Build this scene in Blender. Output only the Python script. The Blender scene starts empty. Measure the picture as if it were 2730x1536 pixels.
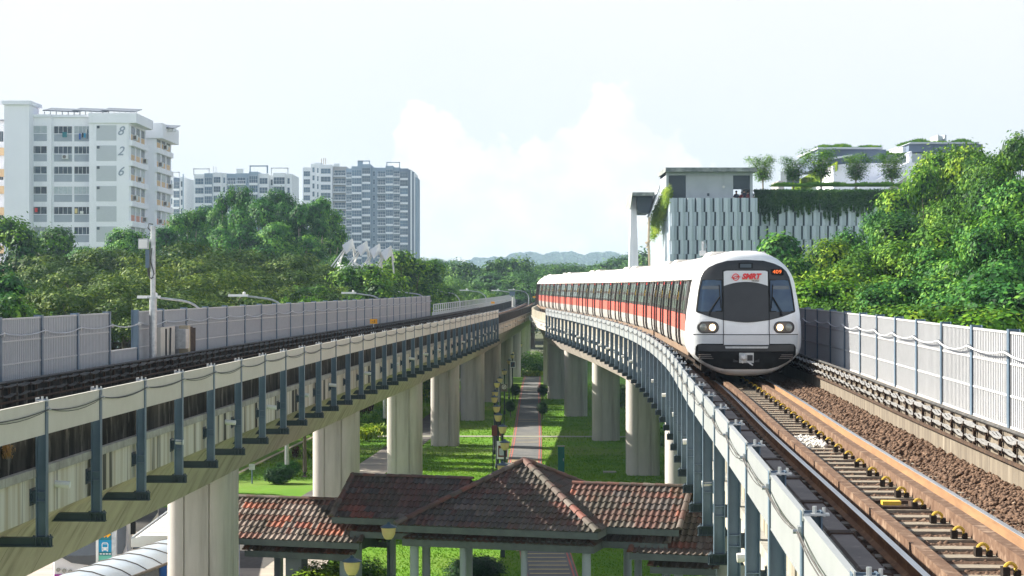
import bpy, math, random
import numpy as np
from mathutils import Vector, Matrix
random.seed(7)
rng = np.random.default_rng(7)
SC = bpy.context.scene
COL = SC.collection
# ------------------------------------------------------------------ camera, sky, sun, exposure
F = 5000.0; CX = 1365.0; HY = 762.0; CZ = 2.72; GZ = -7.23
cam_d = bpy.data.cameras.new('camera'); cam = bpy.data.objects.new('camera', cam_d); COL.objects.link(cam)
cam.location = (0, 0, CZ); cam.rotation_euler = (math.radians(90), 0, 0)
cam_d.sensor_width = 36.0; cam_d.lens = 36.0 * F / 2730.0
cam_d.shift_y = -6.0 / 2730.0
cam_d.clip_start = 0.2; cam_d.clip_end = 9000
SC.camera = cam
SUN_EL = math.radians(32); SUN_DIR = Vector((-0.94, 0.34, 0)).normalized()
to_sun = Vector((SUN_DIR.x * math.cos(SUN_EL), SUN_DIR.y * math.cos(SUN_EL), math.sin(SUN_EL)))
sun_d = bpy.data.lights.new('sun', 'SUN'); sun = bpy.data.objects.new('sun', sun_d); COL.objects.link(sun)
sun_d.energy = 5.0; sun_d.angle = math.radians(0.5); sun_d.color = (1.0, 0.93, 0.80)
sun.rotation_euler = to_sun.to_track_quat('Z', 'Y').to_euler()
SC.view_settings.view_transform = 'Standard'; SC.view_settings.look = 'None'
SC.view_settings.exposure = 1.34; SC.view_settings.gamma = 1.0; SC.view_settings.use_curve_mapping = False
SC.cycles.use_denoising = True
SC.cycles.max_bounces = 6; SC.cycles.diffuse_bounces = 3; SC.cycles.glossy_bounces = 2
SC.cycles.transmission_bounces = 3; SC.cycles.transparent_max_bounces = 6; SC.cycles.volume_bounces = 0
SC.cycles.caustics_reflective = False; SC.cycles.caustics_refractive = False
SC.cycles.sample_clamp_indirect = 4.0


def build_world():
    w = bpy.data.worlds.new("World"); SC.world = w; w.use_nodes = True
    nt = w.node_tree; N = nt.nodes; L = nt.links; N.clear()
    def n(t, **k):
        x = N.new(t)
        for a, b in k.items(): setattr(x, a, b)
        return x
    def val(sock, v):
        if isinstance(v, (int, float)): sock.default_value = v
        else: L.new(v, sock)
    def m(op, a, b=0.0, c=0.0, clamp=False):
        x = n('ShaderNodeMath', operation=op, use_clamp=clamp); val(x.inputs[0], a); val(x.inputs[1], b); val(x.inputs[2], c); return x.outputs[0]
    sky = n('ShaderNodeTexSky', sky_type='NISHITA'); sky.sun_disc = False
    sky.sun_elevation = SUN_EL; sky.sun_rotation = math.atan2(SUN_DIR.x, SUN_DIR.y)
    sky.air_density = 1.2; sky.dust_density = 2.0; sky.ozone_density = 1.5
    tc = n('ShaderNodeTexCoord'); sep = n('ShaderNodeSeparateXYZ'); L.new(tc.outputs['Generated'], sep.inputs[0])
    X, Y, Z = sep.outputs
    ya = m('MAXIMUM', m('ABSOLUTE', Y), 0.05)
    u = m('DIVIDE', X, ya); v = m('DIVIDE', Z, ya)
    nz = n('ShaderNodeTexNoise'); nz.inputs['Scale'].default_value = 34; nz.inputs['Detail'].default_value = 7; nz.inputs['Roughness'].default_value = 0.6
    cmb = n('ShaderNodeCombineXYZ'); L.new(u, cmb.inputs[0]); L.new(m('MULTIPLY', v, 1.25), cmb.inputs[1]); L.new(cmb.outputs[0], nz.inputs['Vector'])
    nb = n('ShaderNodeTexNoise'); nb.inputs['Scale'].default_value = 9; nb.inputs['Detail'].default_value = 4
    L.new(cmb.outputs[0], nb.inputs['Vector'])
    # cumulus bank: its height as a function of azimuth
    ramp = n('ShaderNodeValToRGB'); e = ramp.color_ramp
    pts = [(-0.16, .0), (-0.074, .0), (-0.067, .060), (-0.06, .085), (-0.048, .094), (-0.03, .088), (-0.014, .076), (0.003, .072), (0.02, .078), (0.036, .088), (0.046, .102), (0.062, .104), (0.074, .092), (0.088, .082), (0.1, .066), (0.12, .045), (0.2, .0)]
    lo, hi = -0.16, 0.2
    e.elements[0].position = 0; e.elements[0].color = (0, 0, 0, 1)
    e.elements[1].position = 1; e.elements[1].color = (0, 0, 0, 1)
    for a, h in pts[1:-1]:
        q = e.elements.new((a - lo) / (hi - lo)); q.color = (h * 8, h * 8, h * 8, 1)
    ns = n('ShaderNodeTexNoise'); ns.inputs['Scale'].default_value = 32; ns.inputs['Detail'].default_value = 6; ns.inputs['Roughness'].default_value = .55; L.new(cmb.outputs[0], ns.inputs['Vector'])
    vo = n('ShaderNodeTexVoronoi', feature='SMOOTH_F1'); vo.inputs['Scale'].default_value = 62; vo.inputs['Smoothness'].default_value = .25; vo.inputs['Detail'].default_value = 2.0; L.new(cmb.outputs[0], vo.inputs['Vector'])
    uu = m('ADD', u, m('MULTIPLY', m('SUBTRACT', nb.outputs['Fac'], 0.5), 0.03))
    L.new(m('DIVIDE', m('SUBTRACT', uu, lo), hi - lo, clamp=True), ramp.inputs[0])
    H = m('DIVIDE', ramp.outputs['Color'], 8.0)
    Hn = m('ADD', m('ADD', m('ADD', H, m('MULTIPLY', m('GREATER_THAN', H, .045), .008)), m('MULTIPLY', m('SUBTRACT', ns.outputs['Fac'], 0.46), 0.05)), m('MULTIPLY', m('SUBTRACT', 0.45, vo.outputs['Distance']), 0.016))
    edge = m('DIVIDE', m('SUBTRACT', Hn, v), 0.0045, clamp=True)
    front = m('GREATER_THAN', Y, 0.0)
    cloud = m('MULTIPLY', m('MULTIPLY', edge, front), m('ADD', 0.8, m('MULTIPLY', nb.outputs['Fac'], 0.5), clamp=True), clamp=True)
    # thin high veil
    n2 = n('ShaderNodeTexNoise'); n2.inputs['Scale'].default_value = 3.5; n2.inputs['Detail'].default_value = 5
    L.new(cmb.outputs[0], n2.inputs['Vector'])
    bgs = n('ShaderNodeBackground'); L.new(sky.outputs[0], bgs.inputs[0]); bgs.inputs[1].default_value = 0.06
    veilc = n('ShaderNodeMix', data_type='RGBA'); L.new(m('ADD', m('MULTIPLY', v, 5.0), m('MULTIPLY', m('SUBTRACT', n2.outputs['Fac'], .5), .9), clamp=True), veilc.inputs['Factor'])
    veilc.inputs[6].default_value = (0.75, 0.83, 0.905, 1); veilc.inputs[7].default_value = (0.925, 0.93, 0.945, 1)
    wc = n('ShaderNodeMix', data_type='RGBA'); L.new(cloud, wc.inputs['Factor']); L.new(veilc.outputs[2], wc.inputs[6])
    cc = n('ShaderNodeMix', data_type='RGBA'); cr = n('ShaderNodeMapRange'); L.new(ns.outputs['Fac'], cr.inputs[0]); cr.inputs[1].default_value = .4; cr.inputs[2].default_value = .6; L.new(cr.outputs[0], cc.inputs['Factor'])
    cc.inputs[6].default_value = (0.88, 0.90, 0.92, 1); cc.inputs[7].default_value = (1.0, 0.99, 0.98, 1)
    L.new(cc.outputs[2], wc.inputs[7])
    bgv = n('ShaderNodeBackground'); L.new(wc.outputs[2], bgv.inputs[0]); bf = n('ShaderNodeMapRange'); L.new(Y, bf.inputs[0]); bf.inputs[1].default_value = 0.0; bf.inputs[2].default_value = -0.6; bf.inputs[3].default_value = 0.44; bf.inputs[4].default_value = 0.78; L.new(bf.outputs[0], bgv.inputs[1])  # unseen sky behind the camera raised as added fill for shaded fronts
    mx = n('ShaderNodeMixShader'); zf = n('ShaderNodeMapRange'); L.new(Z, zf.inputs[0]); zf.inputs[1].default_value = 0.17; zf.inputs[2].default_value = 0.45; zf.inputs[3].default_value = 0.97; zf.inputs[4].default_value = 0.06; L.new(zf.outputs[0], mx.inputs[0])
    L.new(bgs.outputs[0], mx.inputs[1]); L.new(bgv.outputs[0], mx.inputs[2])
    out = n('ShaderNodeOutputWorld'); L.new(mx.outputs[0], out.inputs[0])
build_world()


# ------------------------------------------------------------------ helpers
def PX(x, y, D): return Vector(((x - CX) * D / F, D, CZ - (y - HY) * D / F))
def GD(y): return F * (CZ - GZ) / (y - HY)
def GP(x, y): D = GD(y); return Vector(((x - CX) * D / F, D, GZ))


class MB:
    def __init__(s): s.v = []; s.f = []; s.m = []; s.mi = 0; s.col = []
    def add(s, vs, fs):
        n = len(s.v); s.v += [tuple(v) for v in vs]
        for f in fs: s.f.append(tuple(n + i for i in f)); s.m.append(s.mi)
        return s
    def box(s, c, d, rz=0.0, M=None):
        hx, hy, hz = d[0] / 2, d[1] / 2, d[2] / 2
        vs = [Vector((x, y, z)) for x in (-hx, hx) for y in (-hy, hy) for z in (-hz, hz)]
        if rz: R = Matrix.Rotation(rz, 3, 'Z'); vs = [R @ v for v in vs]
        if M is not None: vs = [M @ v for v in vs]
        c = Vector(c); vs = [v + c for v in vs]
        return s.add(vs, [(0, 1, 3, 2), (4, 6, 7, 5), (0, 4, 5, 1), (2, 3, 7, 6), (0, 2, 6, 4), (1, 5, 7, 3)])
    def bb(s, x0, x1, y0, y1, z0, z1): return s.box(((x0 + x1) / 2, (y0 + y1) / 2, (z0 + z1) / 2), (abs(x1 - x0), abs(y1 - y0), abs(z1 - z0)))
    def beam(s, a, b, w, h=None):
        a = Vector(a); b = Vector(b); d = b - a; L = d.length
        if L < 1e-6: return s
        return s.box((a + b) / 2, (w, h or w, L), M=d.to_track_quat('Z', 'Y').to_matrix())
    def tube(s, pts, r, n=6, closed=False):
        pts = [Vector(p) for p in pts]; rs = r if isinstance(r, (list, tuple)) else [r] * len(pts)
        base = len(s.v); k = len(pts)
        for i, p in enumerate(pts):
            t = (pts[min(i + 1, k - 1)] - pts[max(i - 1, 0)])
            if t.length < 1e-9: t = Vector((0, 0, 1))
            t.normalize(); a = t.cross(Vector((0, 0, 1)))
            if a.length < 0.05: a = t.cross(Vector((1, 0, 0)))
            a.normalize(); b = t.cross(a)
            for j in range(n):
                q = 2 * math.pi * j / n; s.v.append(tuple(p + (a * math.cos(q) + b * math.sin(q)) * rs[i]))
        for i in range(k - 1):
            for j in range(n):
                j2 = (j + 1) % n; s.f.append((base + i * n + j, base + i * n + j2, base + (i + 1) * n + j2, base + (i + 1) * n + j)); s.m.append(s.mi)
        s.f.append(tuple(base + j for j in range(n))[::-1]); s.m.append(s.mi)
        s.f.append(tuple(base + (k - 1) * n + j for j in range(n))); s.m.append(s.mi)
        return s
    def lathe(s, prof, c=(0, 0, 0), n=16, rfun=None):
        base = len(s.v)
        for r, z in prof:
            for j in range(n):
                q = 2 * math.pi * j / n; s.v.append((c[0] + r * math.cos(q), c[1] + r * math.sin(q), c[2] + z))
        for i in range(len(prof) - 1):
            for j in range(n):
                j2 = (j + 1) % n; s.f.append((base + i * n + j, base + i * n + j2, base + (i + 1) * n + j2, base + (i + 1) * n + j)); s.m.append(s.mi)
        s.f.append(tuple(base + j for j in range(n))[::-1]); s.m.append(s.mi)
        s.f.append(tuple(base + (len(prof) - 1) * n + j for j in range(n))); s.m.append(s.mi)
        return s
    def prism(s, poly, z0, z1):
        n = len(poly); vs = [(p[0], p[1], z0) for p in poly] + [(p[0], p[1], z1) for p in poly]
        return s.add(vs, [tuple(range(n))[::-1], tuple(range(n, 2 * n))] + [(i, (i + 1) % n, n + (i + 1) % n, n + i) for i in range(n)])
    def xzprism(s, poly, y0, y1):
        n = len(poly); vs = [(p[0], y0, p[1]) for p in poly] + [(p[0], y1, p[1]) for p in poly]
        return s.add(vs, [tuple(range(n)), tuple(range(n, 2 * n))[::-1]] + [(i, n + i, n + (i + 1) % n, (i + 1) % n) for i in range(n)])
    def yzprism(s, poly, x0, x1):
        n = len(poly); vs = [(x0, p[0], p[1]) for p in poly] + [(x1, p[0], p[1]) for p in poly]
        return s.add(vs, [tuple(range(n))[::-1], tuple(range(n, 2 * n))] + [(i, (i + 1) % n, n + (i + 1) % n, n + i) for i in range(n)])
    def mesh(s, name):
        me = bpy.data.meshes.new(name); me.from_pydata(s.v, [], s.f); return me
    def obj(s, name, mats, parent=None, smooth=False, loc=None, rz=0.0):
        me = s.mesh(name)
        if not isinstance(mats, (list, tuple)): mats = [mats]
        for m in mats: me.materials.append(m)
        if len(mats) > 1: me.polygons.foreach_set('material_index', s.m)
        if smooth:
            me.polygons.foreach_set('use_smooth', [True] * len(me.polygons))
            try: me.set_sharp_from_angle(angle=math.radians(35))
            except Exception: pass
        me.update()
        o = bpy.data.objects.new(name, me); COL.objects.link(o)
        if parent is not None: o.parent = parent
        if loc is not None: o.location = loc
        if rz: o.rotation_euler = (0, 0, rz)
        return o


def tag(o, label, cat, group=None, kind=None):
    if label: o['label'] = label
    if cat: o['category'] = cat
    if group: o['group'] = group
    if kind: o['kind'] = kind
    return o
def thing(name, label, cat, loc=(0, 0, 0), rz=0.0, group=None):
    o = bpy.data.objects.new(name, None); COL.objects.link(o); o.location = loc; o.rotation_euler = (0, 0, rz)
    o.empty_display_size = 0.2
    return tag(o, label, cat, group)
def struct(o, label=None, cat=None): o['kind'] = 'structure'; return tag(o, label, cat)
def kids(o): return KID.get(o.name, [])
KID = {}
def reg(root):
    for o in bpy.data.objects:
        if o.parent is not None:
            l = KID.setdefault(o.parent.name, [])
            if o.name not in [q.name for q in l]: l.append(o)
def dup(root, loc=None, rz=None, scale=None, label=None, group=None, children=None):
    r = root.copy(); COL.objects.link(r)
    if loc is not None: r.location = loc
    if rz is not None: r.rotation_euler = (0, 0, rz)
    if scale is not None: r.scale = scale if isinstance(scale, (tuple, list)) else (scale,) * 3
    if label: r['label'] = label
    if group: r['group'] = group
    for ch in (children if children is not None else root.children):
        c = ch.copy(); COL.objects.link(c); c.parent = r
        for g in ch.children:
            d = g.copy(); COL.objects.link(d); d.parent = c
    return r


def mat(name, c1, c2=None, scale=4.0, rough=0.6, metal=0.0, bump=0.0, bscale=30.0, stretch=(1, 1, 1), lo=0.35, hi=0.65, c3=None, s3=1.0, st3=(1, 1, 1), lo3=0.5, hi3=0.7, detail=5, spec=0.22, emit=None, estr=0.0, coat=0.0, objrand=0.0, alpha=None, trans=0.0):
    M = bpy.data.materials.new(name); M.use_nodes = True
    nt = M.node_tree; N = nt.nodes; L = nt.links
    b = N['Principled BSDF']
    b.inputs['Roughness'].default_value = rough; b.inputs['Metallic'].default_value = metal
    b.inputs['Specular IOR Level'].default_value = spec
    if coat: b.inputs['Coat Weight'].default_value = coat
    if trans: b.inputs['Transmission Weight'].default_value = trans
    if emit: b.inputs['Emission Color'].default_value = (*emit, 1); b.inputs['Emission Strength'].default_value = estr
    tc = N.new('ShaderNodeTexCoord')
    def noise(sc, st, det=detail, rg=0.6):
        mp = N.new('ShaderNodeMapping'); L.new(tc.outputs['Object'], mp.inputs[0]); mp.inputs['Scale'].default_value = st
        z = N.new('ShaderNodeTexNoise'); z.inputs['Scale'].default_value = sc; z.inputs['Detail'].default_value = det; z.inputs['Roughness'].default_value = rg
        L.new(mp.outputs[0], z.inputs['Vector']); return z.outputs['Fac']
    def mr(f, a, c):
        r = N.new('ShaderNodeMapRange'); r.inputs[1].default_value = a; r.inputs[2].default_value = c; L.new(f, r.inputs[0]); return r.outputs[0]
    if c2 is None: c2 = tuple(x * 0.82 for x in c1)
    mx = N.new('ShaderNodeMix'); mx.data_type = 'RGBA'
    mx.inputs[6].default_value = (*c1, 1); mx.inputs[7].default_value = (*c2, 1)
    L.new(mr(noise(scale, stretch), lo, hi), mx.inputs['Factor'])
    col = mx.outputs[2]
    if c3 is not None:
        m2 = N.new('ShaderNodeMix'); m2.data_type = 'RGBA'; L.new(col, m2.inputs[6]); m2.inputs[7].default_value = (*c3, 1)
        L.new(mr(noise(s3, st3), lo3, hi3), m2.inputs['Factor']); col = m2.outputs[2]
    if objrand:
        oi = N.new('ShaderNodeObjectInfo'); hs = N.new('ShaderNodeHueSaturation'); L.new(col, hs.inputs['Color'])
        r = N.new('ShaderNodeMapRange'); L.new(oi.outputs['Random'], r.inputs[0]); r.inputs[3].default_value = 1 - objrand; r.inputs[4].default_value = 1 + objrand
        L.new(r.outputs[0], hs.inputs['Value']); col = hs.outputs[0]
    L.new(col, b.inputs['Base Color'])
    if bump:
        bp = N.new('ShaderNodeBump'); bp.inputs['Strength'].default_value = bump; bp.inputs['Distance'].default_value = 0.02
        L.new(noise(bscale, (1, 1, 1), 4), bp.inputs['Height']); L.new(bp.outputs[0], b.inputs['Normal'])
    return M


def leafmat(name, dark, mid, light, trans=0.3, rough=0.55):
    M = bpy.data.materials.new(name); M.use_nodes = True
    nt = M.node_tree; N = nt.nodes; L = nt.links; b = N['Principled BSDF']
    geo = N.new('ShaderNodeNewGeometry'); oi = N.new('ShaderNodeObjectInfo'); tc = N.new('ShaderNodeTexCoord')
    nz = N.new('ShaderNodeTexNoise'); nz.inputs['Scale'].default_value = 0.55; nz.inputs['Detail'].default_value = 3; L.new(tc.outputs['Object'], nz.inputs['Vector'])
    a = N.new('ShaderNodeMath'); a.operation = 'MULTIPLY_ADD'; L.new(geo.outputs['Random Per Island'], a.inputs[0]); a.inputs[1].default_value = 0.34
    nm = N.new('ShaderNodeMapRange'); L.new(nz.outputs['Fac'], nm.inputs[0]); nm.inputs[1].default_value = .3; nm.inputs[2].default_value = .7; nm.inputs[3].default_value = .22; nm.inputs[4].default_value = .66; L.new(nm.outputs[0], a.inputs[2])
    a2 = N.new('ShaderNodeMath'); a2.operation = 'MULTIPLY_ADD'; L.new(oi.outputs['Random'], a2.inputs[0]); a2.inputs[1].default_value = 0.26; L.new(a.outputs[0], a2.inputs[2])
    r = N.new('ShaderNodeValToRGB'); L.new(a2.outputs[0], r.inputs[0]); e = r.color_ramp.elements
    e[0].position = 0.45; e[0].color = (*dark, 1); e[1].position = 1.12; e[1].color = (*light, 1)
    q = e.new(0.8); q.color = (*mid, 1)
    e[2].position = 1.0
    L.new(r.outputs[0], b.inputs['Base Color']); b.inputs['Roughness'].default_value = rough; b.inputs['Specular IOR Level'].default_value = 0.1
    t = N.new('ShaderNodeBsdfTranslucent'); L.new(r.outputs[0], t.inputs[0])
    ms = N.new('ShaderNodeMixShader'); ms.inputs[0].default_value = trans
    L.new(b.outputs[0], ms.inputs[1]); L.new(t.outputs[0], ms.inputs[2]); L.new(ms.outputs[0], N['Material Output'].inputs[0])
    return M


M = {}
M['conc'] = mat('concrete', (.50, .46, .38), (.40, .37, .30), 1.3, rough=.85, bump=.2, bscale=25, stretch=(1, 1, .4), c3=(.33, .30, .24), s3=2.2, st3=(1, 1, .15), lo3=.5, hi3=.75)
M['col'] = mat('column_concrete', (.49, .465, .44), (.41, .39, .365), 1.6, rough=.85, bump=.15, bscale=20, stretch=(1, 1, .25), c3=(.29, .275, .255), s3=3, st3=(1, 1, .06), lo3=.52, hi3=.75)
M['fascia'] = mat('stained_fascia', (.58, .555, .51), (.41, .36, .29), 2.6, rough=.85, bump=.2, stretch=(1, 1.5, .05), lo=.42, hi=.62, c3=(.055, .053, .05), s3=1.1, st3=(1, 1.3, .04), lo3=.54, hi3=.60)
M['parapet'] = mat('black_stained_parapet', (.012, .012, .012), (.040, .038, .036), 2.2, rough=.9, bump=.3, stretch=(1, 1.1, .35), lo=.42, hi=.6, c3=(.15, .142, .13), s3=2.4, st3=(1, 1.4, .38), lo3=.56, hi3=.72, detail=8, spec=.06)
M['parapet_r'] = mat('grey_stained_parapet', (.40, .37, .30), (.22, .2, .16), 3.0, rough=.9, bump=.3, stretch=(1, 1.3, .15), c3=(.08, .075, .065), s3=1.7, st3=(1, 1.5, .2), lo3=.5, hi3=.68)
M['ledge'] = mat('ledge_concrete', (.38, .37, .34), (.26, .25, .23), 3, rough=.85, bump=.3)
M['soffit'] = mat('soffit_concrete', (.42, .38, .35), (.34, .305, .28), 1.2, rough=.88, bump=.1, stretch=(1, 1, .3), c3=(.21, .19, .17), s3=1.5, st3=(1, 1.4, .25), lo3=.5, hi3=.75)
M['steel'] = mat('painted_steel', (.13, .185, .25), (.11, .16, .22), 3, rough=.45, metal=.1, objrand=.12)
M['steel_d'] = mat('dark_steel', (.06, .085, .11), (.05, .07, .09), 3, rough=.5, metal=.1)
M['galv'] = mat('galvanised_steel', (.50, .52, .53), (.36, .38, .40), 9, rough=.4, metal=.6)
M['panel_l'] = mat('bounce_beige_panel', (.56, .535, .48), (.52, .495, .44), 2, rough=.45, objrand=.05)  # warm bounce light put into the shaded left copy of the panel colour
M['panel_r'] = mat('pale_screen_panel', (.295, .315, .33), (.27, .29, .305), 2, rough=.45, objrand=.05)
M['noise_p'] = mat('perforated_panel', (.41, .43, .455), (.36, .375, .40), 6, rough=.6, stretch=(1, 1, .3), objrand=.07, c3=(.30, .30, .31), s3=2.2, st3=(1, 1, .12), lo3=.56, hi3=.75)
M['noise_rib'] = mat('panel_rib', (.47, .48, .50), (.44, .45, .465), 6, rough=.5)
M['wire'] = mat('grey_cable', (.30, .30, .30), (.2, .2, .2), 5, rough=.5)
M['pipe'] = mat('pale_pipe', (.55, .57, .60), rough=.5)
M['cable'] = mat('dark_cable', (.10, .10, .105), (.06, .06, .06), 5, rough=.5, spec=.06)
M['cable_g'] = mat('dusty_cable', (.11, .105, .10), (.06, .06, .06), 5, rough=.6, spec=.06)
M['rack'] = mat('rusty_rack', (.11, .075, .055), (.06, .045, .04), 9, rough=.8, spec=.06)
M['rust'] = mat('rust_rail', (.26, .135, .07), (.15, .08, .05), 6, rough=.75, bump=.2, bscale=60, stretch=(1, .3, 1), c3=(.40, .24, .12), s3=3, lo3=.55, hi3=.8, spec=.06)
M['railside'] = mat('orange_rust_rail', (.34, .20, .105), (.24, .14, .08), 5, rough=.7, stretch=(1, .2, 1))
M['railtop'] = mat('polished_rail', (.55, .57, .60), (.45, .46, .48), 8, rough=.28, metal=.85, stretch=(1, .1, 1))
M['guard'] = mat('guard_beam', (.19, .125, .09), (.12, .075, .055), 9, rough=.85, bump=.3, bscale=60, c3=(.32, .23, .17), s3=5, lo3=.52, hi3=.7, spec=.06)
M['cover'] = mat('third_rail_cover', (.19, .15, .13), (.13, .10, .09), 3, rough=.5, stretch=(1, .4, 1), c3=(.3, .25, .22), s3=4, lo3=.6, hi3=.8, spec=.06)
M['sleeper'] = mat('weathered_sleeper', (.34, .30, .24), (.22, .18, .14), 7, rough=.9, bump=.4, bscale=50, stretch=(1, 3, 1))
M['bed'] = mat('ballast_bed', (.13, .085, .06), (.07, .045, .035), 22, rough=.95, bump=1.0, bscale=35, spec=.06)
M['stone'] = mat('ballast_stone', (.19, .125, .09), (.10, .065, .048), 9, rough=.95, c3=(.36, .27, .20), s3=17, lo3=.62, hi3=.72, spec=.06)
M['whitestone'] = mat('white_stone', (.75, .72, .66), (.55, .52, .47), 9, rough=.9)
M['yellow'] = mat('yellow_paint', (.75, .50, .06), (.62, .42, .07), 12, rough=.5)
M['orange'] = mat('orange_sign', (.90, .42, .02), (.85, .4, .02), 4, rough=.5)
M['black'] = mat('black', (.012, .012, .013), (.02, .02, .02), 5, rough=.6, spec=.06)
M['under'] = mat('underframe', (.05, .04, .035), (.03, .025, .022), 5, rough=.8, spec=.06)
M['white'] = mat('white_paint', (.80, .80, .79), (.74, .74, .73), 2, rough=.35, coat=.2)
M['cabwhite'] = mat('cab_white', (.84, .85, .86), (.78, .79, .80), 1.5, rough=.32, coat=.3, c3=(.60, .54, .46), s3=1.6, st3=(1, 1, .4), lo3=.58, hi3=.88)
M['roofwhite'] = mat('train_roof', (.74, .72, .69), (.66, .63, .59), 1.2, rough=.45, stretch=(1, .3, 1), c3=(.36, .25, .16), s3=1.6, st3=(1.8, .5, 1), lo3=.6, hi3=.76)
M['cabgrey'] = mat('cab_grey', (.58, .60, .62), (.52, .54, .56), 2, rough=.4)
M['tgrey'] = mat('train_grey', (.42, .405, .39), (.33, .315, .30), 3, rough=.5, stretch=(1, 2, .3), c3=(.24, .19, .15), s3=2.5, st3=(1, 1, .4), lo3=.55, hi3=.75)
M['tred'] = mat('train_red', (.62, .14, .11), (.54, .12, .095), 2.5, rough=.42, stretch=(1, 1.5, .3), objrand=.04)
M['tdark'] = mat('train_dark', (.05, .046, .047), (.085, .075, .072), 3, rough=.3, stretch=(1, 2, .25))
M['tbrown'] = mat('train_skirt', (.24, .17, .12), (.17, .12, .09), 3, rough=.8)
M['mask'] = mat('windscreen_surround', (.030, .031, .035), (.024, .025, .029), 2, rough=.35, spec=.35)
M['glass'] = mat('dark_glass', (.03, .045, .06), (.045, .065, .085), .8, rough=.08, spec=.8)
M['cabglass'] = mat('cab_glass', (.02, .05, .11), (.05, .09, .14), 1.2, rough=.08, spec=.35)
M['tglass'] = mat('carriage_glass', (.13, .16, .14), (.2, .24, .22), 1.5, rough=.1, spec=.8, stretch=(1, 1, .3))
M['lampon'] = mat('headlight_on', (1, .9, .7), rough=.3, emit=(1.0, .70, .34), estr=2.2)
M['lampoff'] = mat('headlight_glass', (.28, .29, .26), (.2, .22, .2), 8, rough=.15, spec=.8)
M['led'] = mat('led_text', (.9, .2, .05), rough=.5, emit=(1.0, .16, .03), estr=.5)
M['logo'] = mat('logo_red', (.72, .05, .05), (.70, .05, .05), 2, rough=.5)
M['doorpanel'] = mat('front_door_panel', (.66, .67, .68), (.62, .63, .64), 2, rough=.35)
M['grille'] = mat('grille', (.16, .14, .13), (.1, .09, .08), 2, rough=.6)
M['asphalt'] = mat('asphalt', (.115, .11, .108), (.09, .087, .085), 4, rough=.95, bump=.2, bscale=80, c3=(.16, .15, .14), s3=.6)
M['road'] = mat('road_concrete', (.47, .42, .36), (.40, .36, .31), .6, rough=.9, bump=.1, stretch=(1, 3, 1), c3=(.33, .30, .27), s3=.9, st3=(.3, 3, 1))
M['kerb'] = mat('kerb_concrete', (.55, .46, .32), (.46, .39, .28), 2, rough=.85)
M['path'] = mat('footpath', (.155, .16, .165), (.13, .135, .14), 3, rough=.92, bump=.1, c3=(.21, .205, .195), s3=.5)
M['slab'] = mat('drain_slab', (.33, .33, .27), (.28, .28, .24), 3, rough=.9)
M['pathpink'] = mat('red_edge_paint', (.50, .13, .10), (.4, .12, .09), 6, rough=.8)
M['markyel'] = mat('faded_yellow_marking', (.58, .46, .22), (.48, .38, .20), 8, rough=.8)
M['markwhite'] = mat('white_marking', (.75, .75, .72), (.68, .68, .65), 8, rough=.7)
M['bwall'] = mat('white_render', (.84, .855, .92), (.81, .825, .89), .6, rough=.8, c3=(.64, .67, .73), s3=.8, st3=(1, 1, .12), lo3=.56, hi3=.82)
M['bgrey'] = mat('blue_grey_render', (.36, .40, .47), (.33, .37, .44), .8, rough=.8)
M['brick'] = mat('pale_brick', (.52, .55, .59), (.48, .51, .56), 6, rough=.85, stretch=(.4, .4, 3))
M['bglass'] = mat('window_glass', (.02, .035, .055), (.07, .10, .13), 1.3, rough=.25, spec=.3, lo=.45, hi=.7, objrand=.5)
M['bframe'] = mat('window_frame', (.60, .62, .64), (.56, .58, .6), 2, rough=.5)
M['borange'] = mat('orange_panel', (.66, .47, .28), (.62, .44, .26), 2, rough=.8, objrand=.08)
M['bpink'] = mat('pink_panel', (.62, .32, .24), (.58, .3, .22), 2, rough=.8)
M['bnum'] = mat('grey_number', (.30, .35, .43), (.28, .33, .41), 2, rough=.8)
M['twhite'] = mat('tower_white', (.74, .77, .80), (.70, .73, .76), .1, rough=.8)
M['tgreyb'] = mat('tower_grey', (.25, .325, .41), (.225, .30, .38), .1, rough=.8)
M['tdarkb'] = mat('tower_dark', (.13, .17, .24), (.115, .15, .215), .1, rough=.7)
M['tbeige'] = mat('tower_beige', (.38, .36, .35), (.34, .33, .32), .1, rough=.8)
M['twin'] = mat('tower_window', (.025, .06, .105), (.07, .13, .19), .25, rough=.3, spec=.2, lo=.4, hi=.7, objrand=.4)
M['curtain'] = mat('curtained_window', (.38, .43, .46), (.28, .33, .36), 3, rough=.3, objrand=.3)
M['clad'] = mat('pale_cladding', (.58, .65, .71), (.52, .59, .65), .8, rough=.55, stretch=(1, 1, .2), objrand=.05)
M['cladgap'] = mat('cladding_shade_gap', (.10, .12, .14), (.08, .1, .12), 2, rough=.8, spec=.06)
M['louvre'] = mat('louvre_grey', (.085, .105, .13), (.07, .09, .11), 1, rough=.7, stretch=(.2, .2, 30))
M['cwall'] = mat('fair_faced_concrete', (.46, .50, .54), (.38, .42, .455), .5, rough=.8, c3=(.31, .35, .385), s3=1.5, st3=(1, 1, .2), lo3=.6, hi3=.85)
M['cslab'] = mat('mossy_slab', (.34, .36, .35), (.14, .16, .16), 1.6, rough=.9, stretch=(1, 1, .6))
M['tile'] = None
M['fasc_board'] = mat('grey_eave_board', (.13, .15, .145), (.10, .115, .115), 3, rough=.7)
M['pav_col'] = mat('pavilion_column', (.36, .40, .43), (.32, .36, .39), 2, rough=.7)
M['poledark'] = mat('dark_green_pole', (.015, .03, .028), (.012, .024, .022), 3, rough=.5)
M['shade'] = mat('cream_lantern', (.66, .54, .26), (.60, .48, .22), 9, rough=.4)
M['cap'] = mat('lantern_cap', (.05, .09, .12), (.04, .07, .1), 3, rough=.45)
M['green'] = mat('green_box', (.01, .13, .11), (.01, .11, .09), 2, rough=.5)
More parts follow.
